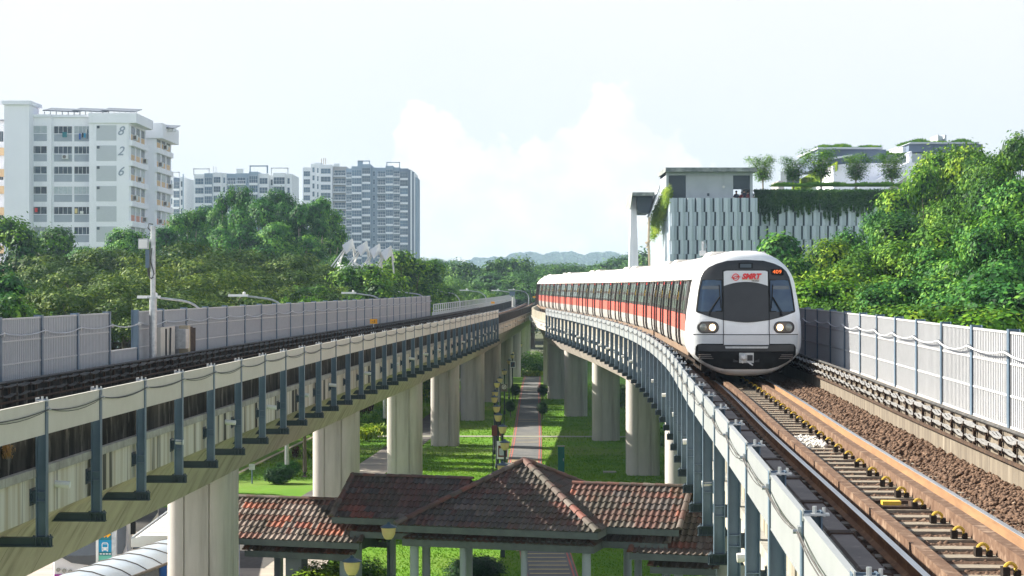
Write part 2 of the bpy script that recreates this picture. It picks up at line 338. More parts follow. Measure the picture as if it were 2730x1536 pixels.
M['maroon'] = mat('maroon_sign', (.16, .04, .035), (.13, .035, .03), 2, rough=.6)
M['signwhite'] = mat('sign_white', (.70, .71, .70), (.66, .67, .66), 3, rough=.6)
M['signblue'] = mat('sign_blue', (.01, .26, .46), (.01, .24, .43), 2, rough=.4)
M['signteal'] = mat('sign_teal', (.02, .18, .22), (.02, .16, .2), 2, rough=.4)
M['signmint'] = mat('sign_mint', (.15, .48, .38), (.13, .44, .35), 2, rough=.4)
M['busblue'] = mat('bus_blue', (.01, .09, .36), (.01, .08, .33), 2, rough=.35)
M['buswhite'] = mat('bus_white', (.76, .75, .73), (.72, .71, .69), 1, rough=.35)
M['buspurple'] = mat('bus_purple', (.34, .03, .30), (.31, .03, .27), 2, rough=.35)
M['poly'] = mat('polycarbonate_sheet', (.52, .58, .64), (.40, .48, .58), .7, rough=.3, coat=.3)
M['bark'] = mat('bark', (.15, .125, .095), (.09, .075, .06), 5, rough=.95, bump=.4, bscale=12, stretch=(1, 1, .3))
M['bark_p'] = mat('pale_bark', (.34, .31, .26), (.24, .21, .18), 5, rough=.95, stretch=(1, 1, .3))
M['solar'] = mat('solar_panel', (.05, .065, .09), (.04, .05, .07), 2, rough=.2)
M['skin'] = mat('skin', (.42, .25, .17), rough=.6)
M['cl1'] = mat('dark_clothing', (.03, .035, .06), rough=.8)
M['cl2'] = mat('red_clothing', (.18, .03, .04), rough=.8)
M['hair'] = mat('hair', (.015, .012, .012), rough=.7)
M['hill'] = leafmat('hill_forest', (.03, .07, .03), (.05, .11, .035), (.09, .16, .05), 0.0)
M['lf_tall'] = leafmat('tall_tree_leaves', (.014, .07, .02), (.06, .20, .035), (.19, .38, .05), .18)
M['lf_rain'] = leafmat('rain_tree_leaves', (.018, .05, .012), (.065, .125, .016), (.17, .235, .028), .15)
M['lf_mid'] = leafmat('green_leaves', (.02, .075, .016), (.085, .21, .022), (.24, .40, .04), .2)
M['lf_right'] = leafmat('hillside_leaves', (.018, .065, .012), (.085, .20, .018), (.29, .42, .03), .2)
M['lf_lime'] = leafmat('lime_leaves', (.04, .12, .014), (.10, .25, .016), (.24, .38, .025), .2)
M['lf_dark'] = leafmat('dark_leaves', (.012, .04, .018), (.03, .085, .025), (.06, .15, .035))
M['lf_yel'] = leafmat('yellow_green_leaves', (.10, .20, .018), (.22, .34, .02), (.38, .44, .03), .2)
M['lf_red'] = leafmat('dark_red_leaves', (.03, .012, .01), (.07, .02, .018), (.12, .04, .03))
M['lf_far'] = leafmat('far_leaves', (.03, .09, .025), (.08, .19, .035), (.17, .31, .05), .1)
M['creeper'] = leafmat('hanging_creeper', (.015, .055, .015), (.045, .13, .02), (.12, .22, .035))
M['grassblade'] = leafmat('grass_blades', (.075, .19, .012), (.12, .27, .014), (.20, .34, .025), 0.25)


def grassmat():
    m = mat('lawn', (.085, .21, .012), (.115, .255, .014), .35, rough=.95, bump=.8, bscale=18, c3=(.17, .23, .045), s3=.12, lo3=.45, hi3=.7)
    return m
M['grass'] = grassmat()


def tilemat():
    m = bpy.data.materials.new('clay_tile'); m.use_nodes = True; nt = m.node_tree; N = nt.nodes; L = nt.links; b = N['Principled BSDF']
    at = N.new('ShaderNodeAttribute'); at.attribute_name = 'Col'
    tc = N.new('ShaderNodeTexCoord'); nz = N.new('ShaderNodeTexNoise'); nz.inputs['Scale'].default_value = 3; nz.inputs['Detail'].default_value = 6
    L.new(tc.outputs['Object'], nz.inputs['Vector'])
    r = N.new('ShaderNodeMapRange'); nz.inputs['Scale'].default_value = 1.5; r.inputs[1].default_value = .42; r.inputs[2].default_value = .62; r.inputs[4].default_value = .8; L.new(nz.outputs['Fac'], r.inputs[0])
    mx = N.new('ShaderNodeMix'); mx.data_type = 'RGBA'; L.new(at.outputs['Color'], mx.inputs[6]); mx.inputs[7].default_value = (.055, .05, .035, 1); L.new(r.outputs[0], mx.inputs['Factor'])
    L.new(mx.outputs[2], b.inputs['Base Color']); b.inputs['Roughness'].default_value = .7
    return m
M['tile'] = tilemat()


# alignments ------------------------------------------------------------
def spline(pts):
    xs = np.array([p[0] for p in pts], float); ys = np.array([p[1] for p in pts], float)
    d = np.gradient(ys, xs)
    def f(t):
        t = min(max(t, xs[0]), xs[-1]); i = int(min(max(np.searchsorted(xs, t) - 1, 0), len(xs) - 2))
        h = xs[i + 1] - xs[i]; q = (t - xs[i]) / h
        return float((2*q**3-3*q*q+1)*ys[i] + (q**3-2*q*q+q)*h*d[i] + (-2*q**3+3*q*q)*ys[i+1] + (q**3-q*q)*h*d[i+1])
    return f
RX = spline([(-20, 2.6), (0, 3.7), (10, 4.22), (20, 4.78), (34, 5.5), (52, 6.5), (74.5, 7.15), (97, 6.95), (120, 6.1), (142, 4.95), (163, 4.05), (185, 3.95), (205, 4.6), (230, 5.5), (260, 6.6), (358, 9.0), (500, 11.0), (900, 14)])
LX = spline([(-20, -10.6), (0, -10.4), (15, -9.95), (28.5, -9.33), (45, -8.55), (60, -7.8), (76, -6.8), (102, -5.1), (132, -3.3), (165, -1.65), (194, -.35), (250, 1.6), (358, 4.0), (500, 6.0), (900, 9.0)])
class Line:
    def __init__(s, fx, y0, y1, off, step=0.25):
        ys = np.arange(y0, y1 + step, step); P = []
        for y in ys:
            x = fx(y); sl = (fx(y + .5) - fx(y - .5)); t = Vector((sl, 1)).normalized()
            P.append((x + t.y * off, y - t.x * off))
        s.P = np.array(P); seg = np.hypot(*np.diff(s.P, axis=0).T); s.A = np.concatenate([[0], np.cumsum(seg)]); s.L = float(s.A[-1])
    def at(s, a): return Vector((float(np.interp(a, s.A, s.P[:, 0])), float(np.interp(a, s.A, s.P[:, 1])), 0))
    def rz(s, a): d = s.at(a + .3) - s.at(a - .3); return math.atan2(-d.x, d.y)
    def pts(s, step, z=0, a0=0, a1=None):
        a1 = a1 if a1 is not None else s.L; n = max(2, int((a1 - a0) / step) + 1)
        return [s.at(a) + Vector((0, 0, z)) for a in np.linspace(a0, a1, n)]
def frame(fx, y):
    sl = fx(y + .5) - fx(y - .5); t = Vector((sl, 1, 0)).normalized(); return Vector((fx(y), y, 0)), t, Vector((t.y, -t.x, 0))
def sweep(mb, fx, ys, prof, closed=True):
    rings = []
    for y in ys:
        c, t, n = frame(fx, y); rings.append([c + n * o + Vector((0, 0, z)) for o, z in prof])
    k = len(prof); vs = [v for r in rings for v in r]; fs = []
    for i in range(len(rings) - 1):
        for j in range(k if closed else k - 1):
            j2 = (j + 1) % k; fs.append((i * k + j, i * k + j2, (i + 1) * k + j2, (i + 1) * k + j))
    if closed: fs.append(tuple(range(k))[::-1]); fs.append(tuple((len(rings) - 1) * k + j for j in range(k)))
    mb.add(vs, fs)
def recalc(o):
    import bmesh
    b = bmesh.new(); b.from_mesh(o.data); bmesh.ops.recalc_face_normals(b, faces=b.faces); b.to_mesh(o.data); b.free(); return o
def text(body, size, matl, parent, name, loc, rot=(math.pi / 2, 0, 0), shear=0.0, extr=0.004, bold=0.0, align='CENTER', sx=1.0):
    cu = bpy.data.curves.new(name, 'FONT'); cu.body = body; cu.size = size; cu.shear = shear; cu.extrude = extr; cu.offset = bold; cu.align_x = align; cu.align_y = 'CENTER'; cu.resolution_u = 3
    t = bpy.data.objects.new('tmp', cu); COL.objects.link(t); bpy.context.view_layer.update()
    me = bpy.data.meshes.new_from_object(t.evaluated_get(bpy.context.evaluated_depsgraph_get())); me.name = name
    bpy.data.objects.remove(t)
    me.materials.clear(); me.materials.append(matl)
    o = bpy.data.objects.new(name, me); COL.objects.link(o); o.parent = parent; o.location = loc; o.rotation_euler = rot; o.scale = (sx, 1, 1)
    return o
# ------------------------------------------------------------------ viaducts
def add_joints(m, spacing, width=0.012, dark=0.35):
    nt = m.node_tree; N = nt.nodes; L = nt.links; b = N['Principled BSDF']; src = b.inputs['Base Color'].links[0].from_socket
    tc = N.new('ShaderNodeTexCoord'); sp = N.new('ShaderNodeSeparateXYZ'); L.new(tc.outputs['Object'], sp.inputs[0])
    d = N.new('ShaderNodeMath'); d.operation = 'DIVIDE'; L.new(sp.outputs[1], d.inputs[0]); d.inputs[1].default_value = spacing
    fr = N.new('ShaderNodeMath'); fr.operation = 'FRACT'; L.new(d.outputs[0], fr.inputs[0])
    lt = N.new('ShaderNodeMath'); lt.operation = 'LESS_THAN'; L.new(fr.outputs[0], lt.inputs[0]); lt.inputs[1].default_value = width
    mu = N.new('ShaderNodeMath'); mu.operation = 'MULTIPLY'; L.new(lt.outputs[0], mu.inputs[0]); mu.inputs[1].default_value = 1 - dark
    mx = N.new('ShaderNodeMix'); mx.data_type = 'RGBA'; L.new(src, mx.inputs[6]); mx.inputs[7].default_value = (.06, .055, .045, 1); L.new(mu.outputs[0], mx.inputs['Factor'])
    L.new(mx.outputs[2], b.inputs['Base Color'])
add_joints(M['soffit'], 2.7); add_joints(M['fascia'], 2.7, .008); add_joints(M['ledge'], 1.35, .012); add_joints(M['parapet'], 2.7, .008, .5)

M['upstand'] = mat('brown_stained_upstand', (.22, .19, .15), (.13, .11, .09), 3, rough=.9, stretch=(1, 1.5, .25), c3=(.36, .32, .26), s3=3.1, st3=(1, 2, .2), lo3=.6, hi3=.75)
PIER_L = [29, 50.4, 74, 96, 117, 139, 161, 183, 205, 227, 250]
PIER_R = [32, 54.5, 77, 99, 121, 143.5, 165.5, 188, 210, 232]
def viaduct(fx, sg, piers, label, parmat, y_end=420):
    root = thing('railway_viaduct', label, 'viaduct', group='twin elevated railway viaducts')
    ys_all = [-14] + piers + list(range(piers[-1] + 25, y_end, 25)) + [y_end]
    ps = [(o * sg, z) for o, z in [(1.99, -.80), (1.78, -.93), (1.5, -1.14), (1.28, -1.45), (1.05, -1.85), (.84, -2.25), (-.84, -2.25), (-1.05, -1.85), (-1.3, -1.45), (-1.7, -1.05), (-2.95, -.75), (-2.95, .42), (-2.12, .42), (-2.12, .62), (-1.95, .62), (-1.95, -.24), (1.7, -.24), (1.7, -.80)]]
    for a, b in zip(ys_all[:-1], ys_all[1:]):
        mb = MB(); n = max(2, int((b - a) / (2.75 if a < 200 else 8)))
        sweep(mb, fx, np.linspace(a + .02, b - .02, n + 1), ps); recalc(mb.obj('girder', M['soffit'], root))
    def long(name, prof, m, step=2.5):
        mb = MB(); sweep(mb, fx, np.arange(-14, y_end + .1, step), [(o * sg, z) for o, z in prof]); return recalc(mb.obj(name, m, root))
    long('fascia', [(2.02, -.84), (2.02, -.19), (1.7, -.19), (1.7, -.78)], M['fascia'])
    long('ledge', [(2.10, -.19), (2.10, -.06), (1.72, -.06), (1.72, -.19)], M['ledge'])
    long('parapet', [(2.00, -.06), (2.00, .55), (1.82, .55), (1.82, -.06)], parmat)
    long('upstand_wall', [(-1.94, -.2), (-1.94, .625), (-2.13, .625), (-2.13, .41)], M['parapet'] if sg > 0 else M['upstand'])  # left inner wall coloured black to stand for the shaded viaduct interior
    ln = Line(fx, -10, 200, sg * 2.1); a = 2.0; k = 0
    while a < ln.L and k < 60:
        mb = MB(); mb.tube([(-.1 * sg, 0, 0), (.16 * sg, 0, -.02)], .055, 8); mb.obj('drain_pipe', M['signwhite'], root, True, ln.at(a) + Vector((0, 0, -.42)), ln.rz(a)); a += random.choice([5.4, 8.1]); k += 1
    return root
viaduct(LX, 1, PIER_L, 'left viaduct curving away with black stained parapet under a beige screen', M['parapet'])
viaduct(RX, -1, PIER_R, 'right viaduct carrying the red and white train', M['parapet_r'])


def pier_mesh():
    # rounded rectangle plan with vertical grooves
    P = []; hw, hd, r = .86, .86, .42
    def groove(p, q, t):
        a = Vector(p); b = Vector(q); d = (b - a).normalized(); nrm = Vector((d.y, -d.x)); c = a.lerp(b, t)
        return [tuple(c - d * .022), tuple(c - d * .016 - nrm * .04), tuple(c + d * .016 - nrm * .04), tuple(c + d * .022)]
    cs = [((hw - r), -(hd - r), -90), ((hw - r), (hd - r), 0), (-(hw - r), (hd - r), 90), (-(hw - r), -(hd - r), 180)]
    arcs = []
    for cx, cy, a0 in cs: arcs.append([(cx + r * math.cos(math.radians(a0 + t)), cy + r * math.sin(math.radians(a0 + t))) for t in (0, 15, 30, 45, 60, 75, 90)])
    for i in range(4):
        P += arcs[i]; q = arcs[(i + 1) % 4][0]; p = arcs[i][-1]
        P += groove(p, q, .12) + groove(p, q, .88)
    mb = MB(); h = -2.24 - GZ; n = len(P)
    zs = [-.3, .0, h * .34, h * .34 + .02, h * .67, h * .67 + .02, h]
    for z in zs: mb.v += [(x, y, z) for x, y in P]
    for k in range(len(zs) - 1):
        for i in range(n): mb.f.append((k * n + i, k * n + (i + 1) % n, (k + 1) * n + (i + 1) % n, (k + 1) * n + i)); mb.m.append(0)
    mb.f.append(tuple((len(zs) - 1) * n + j for j in range(n))); mb.m.append(0)
    return mb
_pier = pier_mesh().obj('viaduct_pier', M['col'], smooth=True); PM = _pier.data; bpy.data.objects.remove(_pier)
PL_L = ['concrete pier under the left viaduct, its top cut off by the lower left girder', 'widest grooved pier under the left viaduct, rising beside the curved shelter roof', 'pier of the left viaduct standing just behind the left tiled roofs', 'left viaduct pier with its foot hidden behind the dark wing of the tiled roof', 'left viaduct pier standing on the striped lawn beside the asphalt side path', 'left viaduct pier, the fifth one visible going back', 'left viaduct pier beside the upper row of lantern posts', 'left viaduct pier in shade beyond the round topiary bushes', 'far left viaduct pier next to the end of the footpath', 'far shaded left viaduct pier near the road end', 'farthest left viaduct pier in the shade']
PL_R = ['nearest pier under the right viaduct, behind the close screen posts', 'right viaduct pier hidden behind the steel posts near the right low tiled roof', 'right viaduct pier seen through the steel posts above the right tiled roof', 'right viaduct pier with a shadow across it, standing on dark lawn beside the green box', 'right viaduct pier half lit at its top, behind the front shaded one', 'right viaduct pier behind the topiary bushes right of the path', 'right viaduct pier in full shade at the far end of the lawn', 'right viaduct pier where the two viaducts meet', 'far pier beneath the bend of the right viaduct', 'farthest right viaduct pier beyond the yellow hedge']
for fx, ys, lb in ((LX, PIER_L, PL_L), (RX, PIER_R, PL_R)):
    for y, l in zip(ys, lb):
        c, t, n = frame(fx, y); o = bpy.data.objects.new('viaduct_pier', PM); COL.objects.link(o)
        o.location = (c.x, c.y, GZ); o.rotation_euler = (0, 0, math.atan2(-t.x, t.y)); tag(o, l, 'pier', 'concrete viaduct piers')

# ------------------------------------------------------------------ screens and noise barriers
def arc_px(ln, x):
    best = min(np.arange(0, ln.L, .05), key=lambda a: abs((ln.at(a).x / max(ln.at(a).y, .1)) * F + CX - x)); return float(best)
def ibeam(mb, z0, z1, dx=.16, wy=.13, t=.014, x0=0.0):
    mb.bb(x0 - dx / 2, x0 - dx / 2 + t, -wy / 2, wy / 2, z0, z1); mb.bb(x0 + dx / 2 - t, x0 + dx / 2, -wy / 2, wy / 2, z0, z1)
    mb.bb(x0 - dx / 2 + t, x0 + dx / 2 - t, -.006, .006, z0, z1)
BAY = 3.1
def screen(fx, sg, y0, y1, xref, label, pmat):
    root = thing('trackside_screen', label, 'screen', group='low screens on the inner viaduct edges')
    ln = Line(fx, y0, y1, sg * 2.17); aref = arc_px(ln, xref); a = aref - BAY * int(aref / BAY)
    pm = MB(); ibeam(pm, -1.10, 1.0)
    for z in (-.42, -.56): pm.bb(-.066, .066, -.06, .06, z - .006, z + .006)
    post = pm.obj('post', M['steel'], root)
    mb = MB(); s = -sg
    mb.bb(.08 * s, .22 * s, -.05, -.035, -.58, -.40); mb.bb(.08 * s, .22 * s, .035, .05, -.58, -.40); mb.bb(.14 * s, .155 * s, -.15, .15, -.62, -.36)
    for z in (-.43, -.55): mb.tube([(.12 * s, -.09, z), (.24 * s, -.09, z)], .02, 6)
    wall = mb.obj('wall_bracket', M['steel_d'], post)
    mb = MB(); mb.bb(-.14 * sg, -.14 * sg, 0, 0, 0, 0); mb = MB()
    x_in = -sg * .80; x_out = sg * .16
    mb.bb(x_in, x_out, -.06, .06, -1.125, -1.11); mb.bb(x_in, x_out, -.06, .06, -1.255, -1.24); mb.bb(x_in, x_out, -.006, .006, -1.24, -1.125)
    for xx in (-.08, 0, .08, .14): mb.bb(xx * sg - .005, xx * sg + .005, -.058, .058, -1.24, -1.125)
    mb.bb(-.14, .14, -.085, .085, -1.11, -1.095)
    for xx in (-.11, .11):
        for yy in (-.065, .065): mb.tube([(xx, yy, -1.15), (xx, yy, -1.07)], .012, 5)
    arm = mb.obj('bottom_arm', M['steel_d'], post)
    mb = MB(); mb.box((x_in, 0, -1.14), (.10, .30, .22), M=Matrix.Rotation(sg * .7, 3, 'Y')); plate = mb.obj('arm_plate', M['rack'], post)
    mb = MB(); mb.bb(-.075, .13, -.10, -.005, .97, .985); mb.bb(-.075, -.065, -.10, .08, .93, 1.02); mb.tube([(.02, -.05, .96), (.02, -.05, 1.04)], .018, 6); mb.tube([(.09, -.05, .96), (.09, -.05, 1.03)], .014, 6)
    cap = mb.obj('top_clamp', M['galv'], post)
    mb = MB(); mb.bb(sg * .08, sg * .105, -.05, .05, .80, .88); mb.tube([(sg * .1, 0, .84), (sg * .14, 0, .84)], .02, 6); clip = mb.obj('cable_clip', M['galv'], post)
    tm = MB(); tm.bb(sg * .035, sg * .062, .012, BAY - .012, .47, .955); tm.bb(sg * .02, sg * .07, .012, BAY - .012, .955, .97)
    tm.bb(sg * .03, sg * .066, .012, BAY - .012, .462, .47)
    panel = tm.obj('panel', pmat, root)
    posts = []; first = True; aa = a
    while aa < ln.L:
        posts.append(aa); aa += BAY
    for i, aa in enumerate(posts):
        c = post if i == 0 else post.copy()
        if i:
            COL.objects.link(c)
            for g in (wall, arm, plate, cap, clip): d = g.copy(); COL.objects.link(d); d.parent = c
        c.location = ln.at(aa); c.rotation_euler = (0, 0, ln.rz(aa))
        if i < len(posts) - 1:
            p = panel if i == 0 else panel.copy()
            if i: COL.objects.link(p)
            q = ln.at(posts[i + 1]) - ln.at(aa); p.location = ln.at(aa); p.rotation_euler = (0, 0, math.atan2(-q.x, q.y))
    for w_ in range(2):
        pts = []
        for i in range(len(posts) - 1):
            for k in range(6):
                t = k / 6.; A = posts[i] + BAY * t; c, n = ln.at(A), 0; rz = ln.rz(A)
                off = sg * (.10 + .012 * w_); pts.append(c + Vector((math.cos(rz) * off, math.sin(rz) * off, .84 - (.06 + .025 * w_) * 4 * t * (1 - t) * (.75 + .5 * (math.sin(i * 1.7 + w_) * .5 + .5)))))
        mb = MB(); mb.tube(pts, .006 if w_ else .008, 4); mb.obj('cable', M['cable_g'], root, True)
    return ln, posts
screen(LX, 1, 14, 134, 113, 'low beige panel screen on dark steel posts along the left viaduct', M['panel_l'])
screen(RX, -1, 6, 147, 2163, 'pale grey panel screen on steel posts curving below the train', M['panel_r'])

def barrier(fx, off, y0, y1, xref, inner, label, gap_px=None, zb=.42, zt=1.98):
    root = thing('noise_barrier', label, 'noise barrier', group='tall ribbed noise barriers on the outer viaduct edges')
    ln = Line(fx, y0, y1, off); aref = arc_px(ln, xref); a = aref - BAY * int(aref / BAY)
    mb = MB(); ibeam(mb, zb, zt + .04, dx=.20, wy=.15); post = mb.obj('post', M['steel'], root)
    mb = MB(); mb.bb(inner * .08, inner * .17, -.05, .05, zt - .40, zt - .30); mb.bb(inner * .10, inner * .13, -.10, .10, zt - .36, zt - .34); clampo = mb.obj('pipe_clamp', M['galv'], post)
    def pan(z0, z1, name='panel'):
        mb = MB(); mb.bb(inner * .02, inner * .05, .02, BAY - .02, z0, z1); mb.mi = 1
        n = 22
        for k in range(n):
            y = .08 + (BAY - .16) * k / (n - 1); mb.bb(inner * .05, inner * .066, y - .022, y + .022, z0 + .03, z1 - .02)
        nseg = max(1, int(round((z1 - z0) / .52)))
        for k in range(nseg + 1):
            z = z0 + (z1 - z0) * k / nseg; z = min(max(z, z0 + .018), z1 - .018); mb.bb(inner * .051, inner * .075, .03, BAY - .03, z - .018, z + .018)
        return mb.obj(name, [M['noise_p'], M['noise_rib']], root)
    panel = pan(zb, zt); low = None
    posts = []; aa = a
    while aa < ln.L: posts.append(aa); aa += BAY
    used = False
    for i, aa in enumerate(posts):
        c = post if i == 0 else post.copy()
        if i:
            COL.objects.link(c); d = clampo.copy(); COL.objects.link(d); d.parent = c
        c.location = ln.at(aa); c.rotation_euler = (0, 0, ln.rz(aa))
        if i < len(posts) - 1:
            q = ln.at(posts[i + 1]) - ln.at(aa); mid = ln.at(aa + BAY / 2); px = mid.x / mid.y * F + CX
            if gap_px and gap_px[0] < px < gap_px[1]:
                p = pan(zb, zb + .52, 'low_panel')
            else:
                p = panel if not used else panel.copy()
                if used: COL.objects.link(p)
                used = True
            p.location = ln.at(aa); p.rotation_euler = (0, 0, math.atan2(-q.x, q.y))
    pts = []
    for i in range(len(posts) - 1):
        for k in range(5):
            t = k / 5.; A = posts[i] + BAY * t; rz = ln.rz(A); o_ = inner * .16; c = ln.at(A)
            pts.append(c + Vector((math.cos(rz) * o_, math.sin(rz) * o_, zt - .33 - .09 * 4 * t * (1 - t) * (.7 + .5 * (math.sin(i * 2.3) * .5 + .5)))))
    mb = MB(); mb.tube(pts, .017, 5); mb.obj('pipe', M['pipe'], root, True)
    return ln, posts
barrier(LX, -2.8, 16, 137, 285, 1, 'grey ribbed noise barrier in shade along the left viaduct, one bay lower', gap_px=(288, 352))
barrier(RX, 2.8, 12, 150, 2260, -1, 'sunlit pale noise barrier along the far right of the train')

def racks(fx, side, y0, y1, label, m_cable, step=.95):
    root = thing('cable_rack', label, 'cable rack')
    ln = Line(fx, y0, y1, side * 1.90); n = int(ln.L / step)
    def brk(mb, c, R):
        mb.box(c + R @ Vector((0, 0, .44)), (.05, .05, .40), M=R)
        for z in (.60, .42): mb.box(c + R @ Vector((-side * .09, 0, z - .03)), (.18, .025, .025), M=R); mb.box(c + R @ Vector((-side * .17, 0, z)), (.018, .025, .06), M=R)
    I3 = Matrix.Identity(3); pb = MB(); brk(pb, Vector((0, 0, 0)), I3); p0 = pb.obj('rack_bracket', M['rack'], root); rest = MB()
    for i in range(n):
        a = i * step; c = ln.at(a); rz = ln.rz(a)
        if i < 98:
            o = p0 if i == 0 else p0.copy()
            if i: COL.objects.link(o)
            o.location = c; o.rotation_euler = (0, 0, rz)
        else: brk(rest, c, Matrix.Rotation(rz, 3, 'Z'))
    if rest.v: rest.obj('far_brackets', M['rack'], root)['kind'] = 'stuff'
    for j, (o, z) in enumerate([(.05, .61), (.10, .612), (.15, .61), (.07, .425), (.13, .425)]):
        pts = []
        for i in range(n - 1):
            for k in range(3):
                t = k / 3.; A = (i + t) * step; c = ln.at(A); rz = ln.rz(A); oo = -side * o
                pts.append(c + Vector((math.cos(rz) * oo, math.sin(rz) * oo, z - 4 * t * (1 - t) * (.035 + .02 * math.sin(i * 1.3 + j)))))
        b = MB(); b.tube(pts, .019, 5); b.obj('cable', m_cable, root, True)
    b = MB(); pts = ln.pts(2.0, .25); pts = [p + Vector((-side * .04, 0, 0)) for p in pts]; b.tube(pts, .03, 5); b.obj('rail_pipe', M['rack'], root, True)
    b = MB(); pts = ln.pts(2.0, .665); pts = [p + Vector((side * .02, 0, 0)) for p in pts]; b.tube(pts, .035, 4); b.obj('top_pipe', M['cable_g'], root, True)
    return root
racks(LX, -1, 18, 175, 'rusty cable racks with drooping cables below the left noise barrier', M['cable_g'])
racks(RX, 1, 12, 80, 'cable racks with sagging cables on the upstand right of the train', M['wire'])

# railing of the left viaduct beyond its barrier
def railing(ln, zb, zt, label, step=1.5, m=None):
    root = thing('parapet_railing', label, 'railing'); m = m or M['galv']
    for z in (zt, (zt + zb) / 2):
        mb = MB(); mb.tube(ln.pts(3, z), .035, 5); mb.obj('rail', m, root, True)
    pm = MB(); pm.bb(-.04, .04, -.04, .04, zb, zt); pm.bb(-.12, .0, -.05, .05, zb, zb + .35); p0 = pm.obj('post', m, root); a = 0; k = 0
    while a < ln.L and k < 100:
        c = p0 if k == 0 else p0.copy()
        if k: COL.objects.link(c)
        c.location = ln.at(a); c.rotation_euler = (0, 0, ln.rz(a)); a += step; k += 1
railing(Line(LX, 137.5, 320, -2.75), .42, 1.35, 'low grey railing beyond the end of the left noise barrier', 1.85)

# ------------------------------------------------------------------ tracks
def railprof(o, s=1):
    return [(o - .075, -.165), (o + .075, -.165), (o + .02, -.13), (o + .012, -.045), (o + .037, -.035), (o + .037, -.002), (o - .037, -.002), (o - .037, -.035), (o - .012, -.045), (o - .02, -.13)]
def track(fx, y0, y1, label, detail):
    root = thing('railway_track', label, 'railway track', group='single tracks on the viaducts')
    ys = np.arange(y0, y1, 1.5)
    for s in (-1, 1):
        o = s * .755
        mb = MB(); sweep(mb, fx, ys, railprof(o)); r = recalc(mb.obj('rail', M['railside'] if s > 0 else M['rust'], root))
        mb = MB(); sweep(mb, fx, ys, [(o - .036, -.002), (o + .036, -.002), (o + .030, .004), (o - .030, .004)]); recalc(mb.obj('rail_head', M['railtop'], r))
        mb = MB(); sweep(mb, fx, ys, [(s * .40, -.17), (s * .54, -.17), (s * .54, -.012), (s * .40, -.012)]); recalc(mb.obj('guard_beam', M['guard'], root))
    ln = Line(fx, y0, y1, 0)
    mb = MB(); mb.bb(-1.22, 1.22, -.12, .12, -.35, -.172); sl = mb.obj('sleeper', M['sleeper'], root); a = .3; k = 0
    sp = .7 if detail else 1.4
    while a < ln.L and k < 98:
        c = sl if k == 0 else sl.copy()
        if k: COL.objects.link(c)
        c.location = ln.at(a) + Vector((0, 0, random.uniform(-.008, .004))); c.rotation_euler = (0, 0, ln.rz(a) + random.uniform(-.012, .012)); a += sp; k += 1
    if detail:
        mb = MB(); pts = [(math.cos(t) * .075, 0, math.sin(t) * .085 - .10) for t in np.linspace(-.5, math.pi + .1, 10)]; mb.tube(pts, .024, 6); mb.tube([(.06, -.05, -.1), (.075, .06, -.1)], .02, 5)
        cl = mb.obj('rail_clip', M['yellow'], root, True); bm_ = MB(); bm_.bb(-.11, -.02, -.07, .07, -.18, -.06); bm_.bb(.05, .12, -.06, .06, -.18, -.10); base = bm_.obj('clip_base', M['under'], cl)
        a = .3; k = 0; lc = Line(fx, y0, y1, .235)
        while a < ln.L and k < 34:
            cl.scale = (.8, .8, .8); c = cl if k == 0 else cl.copy()
            if k: COL.objects.link(c); d = base.copy(); COL.objects.link(d); d.parent = c
            c.location = lc.at(a) + Vector((.02, 0, -.03)); c.rotation_euler = (0, 0, lc.rz(a) + random.uniform(-.15, .15)); a += 1.4; k += 1
        c, t, n = frame(fx, 24.6); rz = math.atan2(-t.x, t.y)
        mb = MB(); mb.bb(-.12, .12, -.09, .09, .0, .05); bal = mb.obj('track_beacon', M['yellow'], root, loc=c - n * .05 + Vector((0, 0, -.15)), rz=rz)
        mb = MB()
        for yy in (-.33, .33): mb.bb(-.32, .32, yy - .04, yy + .04, -.04, .02)
        for xx in (-.30, .30): mb.bb(xx - .03, xx + .03, -.33, .33, -.04, .02)
        mb.obj('beacon_frame', M['rack'], bal)
        mb = MB(); sweep(mb, fx, ys, [(-1.30, -.2), (-1.12, -.2), (-1.12, -.08), (-1.30, -.08)]); recalc(mb.obj('conductor_rail', M['rust'], root))
    return root
track(RX, 10, 200, 'ballasted track with rusty guard beams and yellow clips in front of the train', True)
track(LX, 12, 420, 'dark track in the shade of the left noise barrier', False)
def ballast(fx, y0, y1, zz, name):
    mb = MB(); sweep(mb, fx, np.arange(y0, y1, 3), [(-1.80, zz - .04), (-1.2, zz + .02), (0, zz), (1.2, zz + .02), (1.94, zz + .06)], closed=False); o = recalc(mb.obj(name, M['bed'])); struct(o); return o
ballast(RX, -10, 210, -.21, 'ballast_bed'); ballast(LX, -10, 420, -.21, 'ballast_bed')

